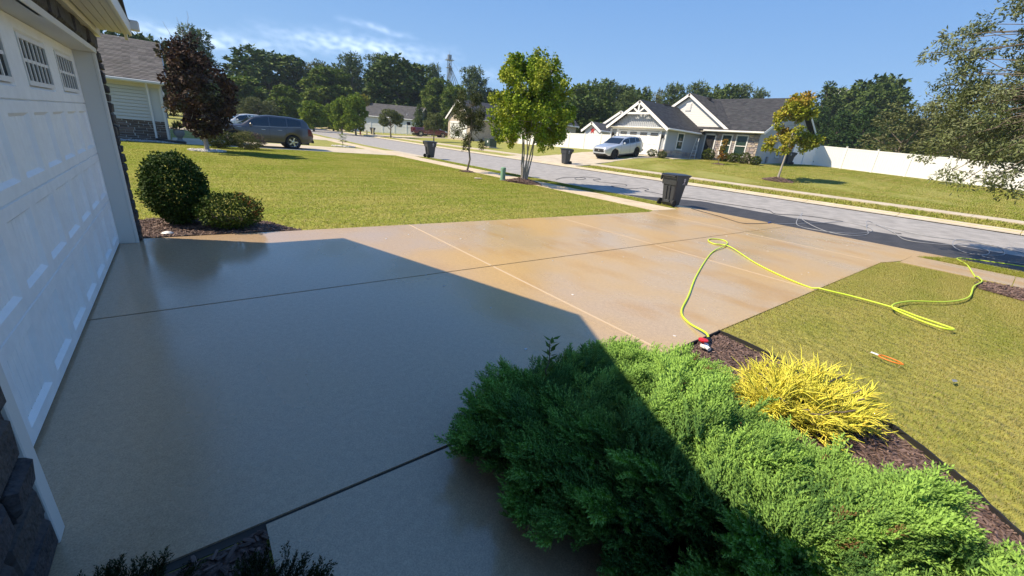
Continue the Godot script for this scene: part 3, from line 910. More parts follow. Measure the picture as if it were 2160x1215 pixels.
# ---------------------------------------------------------------- mulch and gravel
func chips(called: String, label: String, cat: String, poly: Array, n: int, size: Vector3, c0: Color, c1: Color, sd: int, base: Material, hump := 0.0):
	var p := PackedVector2Array()
	var lo := Vector2(1e9, 1e9)
	var hi := -lo
	var mid := Vector2.ZERO
	for q in poly:
		p.append(Vector2(q[0], q[1])); lo = lo.min(p[-1]); hi = hi.max(p[-1]); mid += p[-1] / poly.size()
	var r := RandomNumberGenerator.new(); r.seed = sd
	var rad := (hi - lo).length() * 0.36
	var lift := func(q: Vector2) -> float:
		return hump * clampf(1.0 - q.distance_to(mid) / rad, 0, 1)
	var o := thing(called, label, cat)
	var mb := MB.new()
	for i in p.size():
		var a := p[i]
		var b := p[(i + 1) % p.size()]
		for k in 3:
			var a0 := a.lerp(mid, k / 3.0)
			var b0 := b.lerp(mid, k / 3.0)
			var a1 := a.lerp(mid, (k + 1) / 3.0)
			var b1 := b.lerp(mid, (k + 1) / 3.0)
			mb.quad(on(a0.x, a0.y, lift.call(a0) - 0.005), on(b0.x, b0.y, lift.call(b0) - 0.005), on(b1.x, b1.y, lift.call(b1) - 0.005), on(a1.x, a1.y, lift.call(a1) - 0.005))
	put("bed", mb.mesh(), base, o)
	mb = MB.new()
	mb.rbox(Vector3.ZERO, Vector3(1, 1, 1), 0.18)
	var buf := PackedFloat32Array()
	var tries := 0
	while tries < n * 3 and buf.size() < n * 16:
		tries += 1
		var q := Vector2(r.randf_range(lo.x, hi.x), r.randf_range(lo.y, hi.y))
		if not Geometry2D.is_point_in_polygon(q, p): continue
		var s := size * r.randf_range(0.5, 1.5)
		var b := Basis.from_euler(Vector3(r.randfn(0, 0.3), r.randf() * TAU, r.randfn(0, 0.3))).scaled_local(s)
		add_inst(buf, Transform3D(b, on(q.x, q.y, lift.call(q) - 0.004 + r.randf_range(0, size.y))), c0.lerp(c1, r.randf()) * r.randf_range(0.7, 1.3))
	stuff("chips", mb.mesh(), M.v, buf, o)
	return o

# ---------------------------------------------------------------- leaves and crowns
func leaf(mb: MB, at: Vector3, dir: Vector3, nn: Vector3, ln: float, w: float) -> void:
	var side := dir.cross(nn).normalized() * w * 0.5
	var tip := at + dir * ln
	var m := at + dir * ln * 0.45 - nn * ln * 0.06
	mb.tri(at, m + side, tip, (nn + side.normalized() * 0.25).normalized(), (nn + side.normalized() * 0.25).normalized(), nn)
	mb.tri(at, m - side, tip, (nn - side.normalized() * 0.25).normalized(), (nn - side.normalized() * 0.25).normalized(), nn)

func rdir(r: RandomNumberGenerator) -> Vector3:
	return Vector3(r.randfn(), r.randfn(), r.randfn()).normalized()

# lobes: [centre, radius (Vector3)]; leaves spread through the shells of the lobes
func crown_mesh(lobes: Array, leaves: int, size: float, ratio: float, cols: Array, sd: int, inner := 0.55, clump := 0.0) -> ArrayMesh:
	var r := RandomNumberGenerator.new(); r.seed = sd
	var mb := MB.new()
	var total := 0.0
	for l in lobes: total += pow(l[1].x * l[1].y * l[1].z, 0.667)
	for l in lobes:
		var n := int(leaves * pow(l[1].x * l[1].y * l[1].z, 0.667) / total)
		var tone: Color = cols[r.randi() % cols.size()]
		var c := Vector3.ZERO
		var k := 0
		for i in n:
			if clump <= 0.0 or k <= 0:
				var d := rdir(r)
				c = l[0] + d * l[1] * r.randf_range(inner, 1.0)
				k = r.randi_range(5, 12)
			k -= 1
			var at := c + (rdir(r) * clump * pow(r.randf(), 0.5) if clump > 0.0 else Vector3.ZERO)
			var out: Vector3 = (at - l[0]).normalized()
			var dir := (out * 0.7 + rdir(r) + Vector3(0, -0.25, 0)).normalized()
			var nn := (out * 0.5 + Vector3.UP * 0.55 + rdir(r) * 0.8).normalized()
			nn = (nn - dir * nn.dot(dir)).normalized()
			mb.col = tone.lerp(cols[r.randi() % cols.size()], 0.35) * r.randf_range(0.75, 1.25)
			leaf(mb, at, dir, nn, size * r.randf_range(0.65, 1.25), size * ratio * r.randf_range(0.8, 1.2))
	return mb.mesh()

func limb(mb: MB, a: Vector3, b: Vector3, r0: float, r1: float, r: RandomNumberGenerator, wob := 0.06, k := 7) -> void:
	var p := PackedVector3Array()
	var rr := PackedFloat32Array()
	var ln := a.distance_to(b)
	for i in 6:
		var t := i / 5.0
		var q := a.lerp(b, t)
		if i > 0 and i < 5: q += Vector3(r.randfn(0, 1), r.randfn(0, 0.3), r.randfn(0, 1)) * wob * ln * 0.5
		p.append(q); rr.append(lerpf(r0, r1, pow(t, 0.8)))
	mb.tube(p, rr, k)

# a tree kind built once at a height of about ten metres; copies are scaled
var protos := {}
func tree_kind(kind: String):
	if protos.has(kind): return protos[kind]
	var r := RandomNumberGenerator.new(); r.seed = hash(kind) % 100000
	var lobes := []
	var leaves := 9500
	var size := 0.46
	var ratio := 0.6
	var cols := [Color(0.078, 0.121, 0.026), Color(0.108, 0.151, 0.035), Color(0.063, 0.099, 0.024)]
	var m: Material = M.vleaf_dark
	var trunk_top := 5.0
	match kind:
		"oak", "oakbig":
			var nl := 26 if kind == "oak" else 34
			for i in nl:
				var t := float(i) / nl
				var y := lerpf(2.6, 9.2, t)
				var wid := 3.6 * sqrt(clampf(1.0 - pow((y - 5.6) / 4.4, 2), 0.05, 1))
				var a := i * 2.4 + r.randf()
				var rr := r.randf_range(1.0, 1.5) * (0.85 if kind == "oakbig" else 1.0)
				lobes.append([Vector3(cos(a) * wid * r.randf_range(0.45, 0.8), y, sin(a) * wid * r.randf_range(0.45, 0.8)), Vector3(rr * 1.15, rr * 0.85, rr * 1.15)])
		"pine":
			cols = [Color(0.077, 0.115, 0.032), Color(0.105, 0.143, 0.045)]
			trunk_top = 9.0
			for i in 20:
				var y := lerpf(3.6, 9.6, pow(i / 19.0, 0.8))
				var wid := lerpf(2.3, 0.7, (y - 3.6) / 6.0) * r.randf_range(0.5, 1.1)
				var a := i * 2.4 + r.randf()
				var rr := r.randf_range(0.65, 1.15)
				lobes.append([Vector3(cos(a) * wid, y, sin(a) * wid), Vector3(rr * 1.25, rr * 0.7, rr * 1.25)])
			size = 0.36; ratio = 0.35
			leaves = 6500
		"mid", "light", "gold":
			if kind == "mid": cols = [Color(0.138, 0.188, 0.033), Color(0.175, 0.219, 0.045), Color(0.112, 0.160, 0.030)]
			if kind == "light": cols = [Color(0.20, 0.27, 0.032), Color(0.25, 0.30, 0.045), Color(0.15, 0.21, 0.03)]
			if kind == "gold": cols = [Color(0.30, 0.25, 0.03), Color(0.22, 0.23, 0.03)]
			m = M.vleaf
			for i in 18:
				var y := lerpf(1.9, 9.4, i / 17.0)
				var wid := 2.6 * sqrt(clampf(1.0 - pow((y - 4.6) / 5.2, 2), 0.03, 1))
				var a := i * 2.4 + r.randf()
				var rr := r.randf_range(0.8, 1.35)
				lobes.append([Vector3(cos(a) * wid * 0.7, y, sin(a) * wid * 0.7), Vector3(rr, rr * 0.9, rr)])
		"airy", "olive":
			if kind == "airy": leaves = 5000
			cols = [Color(0.12, 0.135, 0.05), Color(0.15, 0.16, 0.07), Color(0.10, 0.115, 0.042)]
			m = M.vneedle
			for i in 24:
				var y := lerpf(2.2, 9.2, i / 23.0)
				var wid := 3.4 * sqrt(clampf(1.0 - pow((y - 5.4) / 4.7, 2), 0.05, 1))
				var a := i * 2.4 + r.randf()
				var rr := r.randf_range(0.9, 1.5)
				lobes.append([Vector3(cos(a) * wid * 0.7, y, sin(a) * wid * 0.7), Vector3(rr, rr * 0.85, rr)])
			size = 0.36; ratio = 0.4
		"oliveS":
			cols = [Color(0.13, 0.15, 0.05), Color(0.16, 0.18, 0.07), Color(0.10, 0.12, 0.04)]
			m = M.vneedle
			for i in 22:
				var y := lerpf(4.6, 9.2, i / 21.0)
				var wid := 3.2 * sqrt(clampf(1.0 - pow((y - 5.6) / 4.2, 2), 0.05, 1))
				var a := i * 2.4 + r.randf()
				var rr := r.randf_range(0.8, 1.3)
				lobes.append([Vector3(cos(a) * wid * 0.75, y, sin(a) * wid * 0.75), Vector3(rr, rr * 0.7, rr)])
			size = 0.4; ratio = 0.4
		"conic", "leyland":
			if kind == "leyland": cols = [Color(0.034, 0.075, 0.018), Color(0.048, 0.095, 0.024), Color(0.04, 0.08, 0.02)]
			trunk_top = 7.0
			for i in 30:
				var y := lerpf(0.7, 9.6, i / 29.0)
				var wid := lerpf(2.5, 0.15, pow(i / 29.0, 1.3))
				var a := i * 2.4 + r.randf()
				var rr := lerpf(1.2, 0.45, i / 29.0) * r.randf_range(0.8, 1.2)
				lobes.append([Vector3(cos(a) * wid * 0.7, y, sin(a) * wid * 0.7), Vector3(rr, rr * 1.25, rr)])
			size = 0.34; ratio = 0.4
	var root := Node3D.new()
	var mb := MB.new()
	limb(mb, Vector3.ZERO, Vector3(0, trunk_top, 0), 0.26, 0.09, r, 0.02)
	for i in range(0, lobes.size(), 2):
		var c: Vector3 = lobes[i][0]
		limb(mb, Vector3(0, minf(c.y * 0.6, trunk_top * 0.9), 0), c, 0.09, 0.03, r, 0.05, 5)
	put("trunk", mb.mesh(), M.bark, root)
	put("crown", crown_mesh(lobes, leaves, size, ratio, cols, hash(kind) % 1000, 0.55, 0.22), m, root)
	protos[kind] = root
	return root

func plant(called: String, kind: String, x: float, z: float, top: float, width: float, label: String, group := ""):
	var o: Node3D = tree_kind(kind).duplicate()
	o.name = numbered(called, self)
	add_child(o, true)
	var g := H(x, z)
	var nat: float = {"oak": 7.6, "oakbig": 7.6, "pine": 5.6, "mid": 6.2, "light": 6.2, "gold": 6.2, "olive": 7.6, "airy": 7.6, "oliveS": 8.6, "conic": 5.4, "leyland": 5.4}[kind]
	o.position = Vector3(x, g - 0.05, z)
	o.rotation.y = fmod(absf(x * 12.9 + z * 7.7), TAU)
	o.scale = Vector3(width * 1.28 / nat, (top - g) / 9.7, width * 1.28 / nat)
	tag(o, label, "tree", group)
	return o

# ---------------------------------------------------------------- the near trees, each with its own limbs
func street_tree(called: String, label: String, cat: String, at: Vector3, stems: Array, lobes: Array, leaves: int, size: float, ratio: float, cols: Array, lm: Material, bark: Material, sd: int, clump: float, shoots := []):
	var t := thing(called, label, cat, at)
	var r := RandomNumberGenerator.new(); r.seed = sd
	for s in stems:
		var mb := MB.new()
		limb(mb, s[0], s[1], s[2], s[3], r, 0.03)
		put("trunk", mb.mesh(), bark, t)
	var mb := MB.new()
	for l in lobes:
		var best: Vector3 = stems[0][1]
		for s in stems:
			for k in [0.7, 0.85, 1.0]:
				var q: Vector3 = (s[0] as Vector3).lerp(s[1], k)
				if q.distance_to(l[0]) < best.distance_to(l[0]): best = q
		limb(mb, best, l[0], 0.018, 0.006, r, 0.08, 5)
	for s in shoots:
		limb(mb, s[0], s[1], 0.012, 0.004, r, 0.05, 4)
	put("branches", mb.mesh(), bark, t)
	put("crown", crown_mesh(lobes, leaves, size, ratio, cols, sd, 0.35, clump), lm, t)
	return t

func near_trees():
	var r := RandomNumberGenerator.new()
	# bright green many-stemmed maple on the lawn edge
	r.seed = 501
	var stems := []
	for i in 7:
		var a := i * TAU / 7 + 0.3
		var b := Vector3(cos(a) * 0.10, -0.05, sin(a) * 0.10)
		stems.append([b, Vector3(cos(a) * r.randf_range(0.25, 0.5), r.randf_range(2.4, 3.6), sin(a) * r.randf_range(0.25, 0.5)), 0.036, 0.015])
	var lobes := []
	for i in 150:
		var y := lerpf(1.5, 4.35, pow(r.randf(), 0.85))
		var wid := 1.85 * sqrt(clampf(1.0 - pow((y - 2.15) / 2.5, 2), 0.05, 1)) if y > 2.15 else 1.85 - (2.15 - y) * 0.4
		var a := r.randf() * TAU
		var d := wid * pow(r.randf(), 0.52) * 0.92
		var rr := r.randf_range(0.16, 0.34)
		lobes.append([Vector3(cos(a) * d, y, sin(a) * d), Vector3(rr, rr * 1.15, rr)])
	for s in [[0.05, 4.75, 0.0], [-0.3, 4.45, -0.25], [0.55, 4.5, 0.4], [0.8, 4.15, 0.65], [-0.7, 4.0, -0.5], [0.3, 4.6, 0.2]]:
		lobes.append([Vector3(s[0], s[1] - 0.2, s[2]), Vector3(0.14, 0.38, 0.14)])
	street_tree("maple_tree", "bright green many-stemmed maple on a mulch mound beside the pavement", "tree", Vector3(10.94, 0.1, -13.28), stems, lobes, 36000, 0.092, 0.85, [Color(0.20, 0.29, 0.022), Color(0.27, 0.34, 0.03), Color(0.13, 0.21, 0.018), Color(0.34, 0.37, 0.045)], M.vleaf, M.bark_pale, 502, 0.10)
	# purple-leaved maple
	r.seed = 511
	lobes = []
	for i in 90:
		var y := lerpf(0.85, 3.9, pow(r.randf(), 0.9))
		var wid := 1.32 * sqrt(clampf(1.0 - pow((y - 2.0) / 2.25, 2), 0.06, 1)) * lerpf(0.3, 1.0, clampf((y - 0.75) / 0.9, 0, 1))
		var a := r.randf() * TAU
		var d := wid * pow(r.randf(), 0.45) * 0.95
		var rr := r.randf_range(0.16, 0.36)
		lobes.append([Vector3(cos(a) * d, y, sin(a) * d), Vector3(rr, rr, rr)])
	lobes.append([Vector3(-0.45, 3.95, -0.35), Vector3(0.25, 0.4, 0.25)])
	lobes.append([Vector3(0.0, 4.1, 0.0), Vector3(0.3, 0.35, 0.3)])
	street_tree("purple_maple_tree", "dark purple leaved maple in a pale stone ring on the lawn", "tree", Vector3(0.83, 0, -22.72), [[Vector3.ZERO, Vector3(0.05, 3.3, 0.0), 0.095, 0.03]], lobes, 12500, 0.125, 0.85, [Color(0.058, 0.034, 0.026), Color(0.085, 0.046, 0.032), Color(0.042, 0.028, 0.022), Color(0.075, 0.068, 0.028)], leafmat(Color(0.06, 0.02, 0.015), 0.5), M.bark_pale, 512, 0.16, [[Vector3(-0.5, 3.9, -0.4), Vector3(-0.75, 4.75, -0.5)], [Vector3(-0.15, 4.2, -0.1), Vector3(-0.3, 4.95, -0.2)], [Vector3(0.0, 4.2, 0.0), Vector3(0.05, 5.2, 0.05)]])
	# slim olive-leaved oak
	r.seed = 521
	lobes = []
	for i in 30:
		var y := lerpf(1.15, 3.35, r.randf())
		var wid := 0.85 * sqrt(clampf(1.0 - pow((y - 2.05) / 1.5, 2), 0.06, 1))
		var a := r.randf() * TAU
		var d := wid * sqrt(r.randf())
		lobes.append([Vector3(cos(a) * d, y, sin(a) * d), Vector3(0.2, 0.26, 0.2)])
	street_tree("slim_oak_tree", "slim young oak with olive leaves and leaning thin trunk beside pavement", "tree", Vector3(10.56, 0, -17.15), [[Vector3(0, 0, 0), Vector3(0.12, 2.9, 0.05), 0.05, 0.018]], lobes, 9500, 0.10, 0.30, [Color(0.075, 0.088, 0.030), Color(0.095, 0.105, 0.040), Color(0.055, 0.068, 0.022)], M.vneedle, M.bark, 522, 0.10)
	# ragged yellow-green maple on the far lawn
	r.seed = 531
	lobes = []
	for i in 44:
		var y := lerpf(1.75, 4.9, r.randf())
		var wid := lerpf(1.75, 0.4, clampf((y - 2.2) / 2.7, 0, 1)) if y > 2.2 else 1.15
		var a := r.randf() * TAU
		var d := wid * sqrt(r.randf()) * 0.95
		var rr := r.randf_range(0.2, 0.42)
		lobes.append([Vector3(cos(a) * d, y, sin(a) * d), Vector3(rr * 1.15, rr * 0.9, rr * 1.15)])
	street_tree("young_maple_tree", "ragged yellow-green young maple on the far lawn before the white fence", "tree", Vector3(30.0, H(30.0, -10.9), -10.9), [[Vector3.ZERO, Vector3(0.1, 3.9, 0.0), 0.075, 0.02]], lobes, 9000, 0.16, 0.75, [Color(0.30, 0.32, 0.034), Color(0.35, 0.32, 0.04), Color(0.23, 0.27, 0.03), Color(0.38, 0.23, 0.045)], M.vleaf, M.bark_pale, 532, 0.14)
	# the oak whose branches come in from the right
	r.seed = 541
	lobes = []
	stems = [[Vector3(0, 0, 0), Vector3(0.1, 5.0, 0.2), 0.10, 0.03]]
	for i in 70:
		var y := lerpf(1.5, 5.4, r.randf())
		var wid := 2.1 * sqrt(clampf(1.0 - pow((y - 3.2) / 2.6, 2), 0.08, 1))
		var a := r.randf() * TAU
		var d := wid * pow(r.randf(), 0.6)
		lobes.append([Vector3(cos(a) * d, y + d * 0.12, sin(a) * d), Vector3(0.30, 0.22, 0.30)])
	for i in 90:
		var q := rdir(r) * pow(r.randf(), 0.4)
		lobes.append([Vector3(0.3 + q.x * 1.4, 3.5 + q.y * 1.95, -1.35 + q.z * 1.6), Vector3(0.3, 0.2, 0.3)])
	var shoots := []
	for s in [[0.4, 5.2, -2.3], [-0.3, 4.3, -2.9], [-0.2, 3.3, -2.7], [-0.5, 2.3, -2.1], [-0.7, 1.85, -1.8], [0.6, 4.6, -2.4]]:
		var e := Vector3(s[0], s[1], s[2])
		shoots.append([Vector3(0, e.y * 0.7, 0), e])
		for k in 5:
			lobes.append([Vector3(0, e.y * 0.7, 0).lerp(e, 0.45 + 0.13 * k) + Vector3(r.randfn(0, 0.15), r.randfn(0, 0.12), r.randfn(0, 0.15)), Vector3(0.26, 0.2, 0.26)])
	street_tree("overhanging_oak_tree", "silvery green oak reaching in over the pavement from the right", "tree", Vector3(12.9, 0.0, 0.42), stems, lobes, 36000, 0.085, 0.34, [Color(0.12, 0.15, 0.06), Color(0.16, 0.19, 0.085), Color(0.09, 0.12, 0.04), Color(0.19, 0.22, 0.12)], M.vneedle, M.bark, 542, 0.09, shoots)
	# young sapling with orange leaves in front of the house
	r.seed = 551
	lobes = []
	for i in 9:
		lobes.append([Vector3(r.randfn(0, 0.14), r.randf_range(0.6, 1.75), r.randfn(0, 0.14)), Vector3(0.16, 0.2, 0.16)])
	street_tree("orange_sapling", "small sapling with orange leaves on the far lawn by the house", "tree", Vector3(34.0, H(34.0, -16.96), -16.96), [[Vector3.ZERO, Vector3(0.03, 1.6, 0), 0.025, 0.01]], lobes, 700, 0.13, 0.7, [Color(0.30, 0.13, 0.03), Color(0.26, 0.16, 0.035), Color(0.16, 0.15, 0.03)], M.vleaf, M.bark, 552, 0.1)

# ---------------------------------------------------------------- shrubs
func shrub(called: String, label: String, at: Vector3, rad: Vector3, leaves: int, size: float, ratio: float, cols: Array, lm: Material, sd: int, lump := 0.12, group := "", core := Color(0.012, 0.016, 0.006), tips := []):
	var t := thing(called, label, "shrub", at, 0.0, group)
	var r := RandomNumberGenerator.new(); r.seed = sd
	var f := FastNoiseLite.new(); f.seed = sd; f.frequency = 1.6
	var mb := MB.new()
	# twigs inside
	for i in 16:
		var d := rdir(r); d.y = absf(d.y) * 0.8 + 0.15
		limb(mb, Vector3(d.x * 0.05, 0, d.z * 0.05), Vector3(d.x * rad.x, rad.y * 1.0 + d.y * rad.y * 0.7, d.z * rad.z) * 0.9, 0.012, 0.004, r, 0.06, 4)
	put("stems", mb.mesh(), M.bark, t)
	mb = MB.new()
	for i in leaves:
		var d := rdir(r)
		var k := (1.0 + lump * f.get_noise_3dv(d * 1.3 + Vector3(sd, 0, 0)) * 2.0) * r.randf_range(0.72, 1.0)
		if d.y < -0.3: k *= 0.95
		var c := Vector3(d.x * rad.x, rad.y + d.y * rad.y, d.z * rad.z)
		c = Vector3(0, rad.y, 0) + (c - Vector3(0, rad.y, 0)) * k
		if c.y < 0.02: c.y = 0.02 + r.randf() * 0.05
		var dir := (d * 0.8 + rdir(r)).normalized()
		var nn := (d * 0.6 + Vector3.UP * 0.4 + rdir(r) * 0.7).normalized()
		nn = (nn - dir * nn.dot(dir)).normalized()
		mb.col = (cols[r.randi() % cols.size()] as Color) * r.randf_range(0.75, 1.25)
		if tips.size() > 0 and r.randf() < tips[1] and d.dot(Vector3(0.9, 0.45, 0).normalized()) > 0.62: mb.col = (tips[0] as Color) * r.randf_range(0.7, 1.2)
		leaf(mb, c, dir, nn, size * r.randf_range(0.7, 1.2), size * ratio)
	put("foliage", mb.mesh(), lm, t)
	return t

func shrubs():
	# clipped box by the garage: a squat barrel wider towards its top
	shrub("boxwood_shrub", "clipped rounded dark green boxwood beside the garage corner", Vector3(-0.17, -0.02, -7.72), Vector3(0.40, 0.52, 0.40), 15000, 0.040, 0.6, [Color(0.040, 0.078, 0.016), Color(0.055, 0.10, 0.02), Color(0.03, 0.06, 0.014)], M.vleaf_dark, 601, 0.11)
	shrub("low_barberry_shrub", "low green shrub with reddish tips next to the clipped boxwood", Vector3(0.42, -0.02, -7.25), Vector3(0.42, 0.27, 0.36), 5500, 0.036, 0.6, [Color(0.07, 0.115, 0.018), Color(0.055, 0.09, 0.016), Color(0.085, 0.11, 0.02)], M.vleaf_dark, 602, 0.16, "", Color(0.01, 0.01, 0.005), [Color(0.26, 0.10, 0.03), 0.22])
	shrub("pale_flower_shrub", "leafy green shrub behind the purple maple trunk", Vector3(1.40, 0, -25.1), Vector3(0.60, 0.42, 0.5), 2200, 0.085, 0.6, [Color(0.08, 0.10, 0.025), Color(0.12, 0.13, 0.04), Color(0.06, 0.08, 0.02)], M.vleaf, 603, 0.25, "", Color(0.01, 0.01, 0.005), [Color(0.45, 0.36, 0.30), 0.25])
	shrub("purple_flower_shrub", "spiky grey-green shrub with purple flower heads before the dark suv", Vector3(2.65, 0, -25.15), Vector3(0.72, 0.40, 0.5), 3000, 0.13, 0.16, [Color(0.150, 0.165, 0.053), Color(0.195, 0.180, 0.075), Color(0.105, 0.128, 0.045)], M.vneedle, 604, 0.15, "", Color(0.01, 0.01, 0.005), [Color(0.16, 0.095, 0.13), 0.6])
	for p in [[37.3, -19.7, 0.55, "round clipped bush between the dark front door and stone wall"], [37.2, -18.2, 0.42, "round clipped bush below the left front window of the grey house"], [37.1, -17.3, 0.46, "round clipped bush below the gap between the two front windows"], [37.0, -16.4, 0.52, "wide clipped bush below the right front window of the grey house"], [37.1, -15.5, 0.40, "round clipped bush at the right corner of the grey house"]]:
		shrub("clipped_bush", p[3], on(p[0], p[1], -0.05), Vector3(p[2], p[2] * 0.9, p[2]), 900, 0.11, 0.7, [Color(0.07, 0.095, 0.018), Color(0.09, 0.115, 0.022), Color(0.05, 0.07, 0.014)], M.vleaf, 610 + int(p[2] * 100), 0.12, "clipped bushes along the front of the grey house")
	shrub("driveway_bush", "left of two small bushes beside the white garage door across street", on(32.1, -22.0, -0.03).lerp(on(32.1, -22.0, -0.03), 0.5) + Vector3(-0.3, 0, 0.25), Vector3(0.42, 0.30, 0.40), 600, 0.10, 0.6, [Color(0.09, 0.11, 0.03), Color(0.07, 0.09, 0.025)], M.vleaf, 620, 0.2, "pair of small bushes at the garage corner")
	shrub("driveway_bush", "right of two small bushes beside the stone corner of the garage across street", on(32.0, -20.9, -0.03), Vector3(0.38, 0.28, 0.38), 600, 0.10, 0.6, [Color(0.09, 0.11, 0.03), Color(0.07, 0.09, 0.025)], M.vleaf, 621, 0.2, "pair of small bushes at the garage corner")
	# leafy sapling in a white stone ring by the road
	var r := RandomNumberGenerator.new(); r.seed = 630
	var t := thing("big_leaf_sapling", "small big-leaved plant in a ring of white stones near the road", "plant", Vector3(9.6, 0, -33.6))
	var mb := MB.new()
	limb(mb, Vector3.ZERO, Vector3(0.05, 0.75, 0), 0.025, 0.01, r)
	put("stem", mb.mesh(), M.bark, t)
	mb = MB.new()
	for i in 26:
		var a := i * 2.4
		var b := Vector3(0.04, lerpf(0.3, 0.85, i / 25.0), 0)
		mb.col = Color(0.12, 0.17, 0.04) * r.randf_range(0.7, 1.2)
		var dir := Vector3(cos(a), r.randf_range(-0.2, 0.5), sin(a)).normalized()
		leaf(mb, b, dir, (Vector3.UP - dir * dir.y).normalized(), 0.42, 0.16)
	put("foliage", mb.mesh(), M.vleaf, t)

# ---------------------------------------------------------------- the big juniper and its neighbours
func spray_mesh(sd: int) -> ArrayMesh:
	# a tuft of whipcord shoots set with short scale leaves, about one unit long along +x
	var r := RandomNumberGenerator.new(); r.seed = sd
	var mb := MB.new()
	var shoot := func(a: Vector3, d: Vector3, ln: float, n: int, g: float) -> void:
		var s := d.cross(Vector3.UP).normalized()
		var u := s.cross(d).normalized()
		for i in n:
			var t := (i + r.randf()) / n
			var w := i * 2.4
			var q := (s * cos(w) + u * sin(w))
			var p := a + d * ln * t + Vector3.UP * 0.10 * ln * t * t
			var k := g * lerpf(0.8, 1.2, t) * r.randf_range(0.85, 1.15)
			mb.col = Color(k, k, k)
			var dir := (d * 0.9 + q * r.randf_range(0.55, 0.95)).normalized()
			var l := 0.17 * (1.15 - 0.5 * t) * r.randf_range(0.8, 1.2)
			var sd2 := dir.cross(q).normalized() * 0.026
			var m := p + dir * l * 0.4
			var nn := (q + d * 0.2).normalized()
			mb.tri(p, m + sd2, m - sd2, nn, nn, nn)
			mb.tri(m - sd2, m + sd2, p + dir * l, nn, nn, nn)
	shoot.call(Vector3.ZERO, Vector3(1, 0.05, 0).normalized(), 0.95, 24, 1.0)
	for i in 5:
		var t := 0.12 + 0.16 * i
		var sgn := 1.0 if i % 2 == 0 else -1.0
		shoot.call(Vector3(t, 0.02, 0), Vector3(0.9, r.randf_range(0.0, 0.4), sgn * r.randf_range(0.25, 0.6)).normalized(), 0.55 - 0.06 * i, 12, 0.95)
	return mb.mesh()

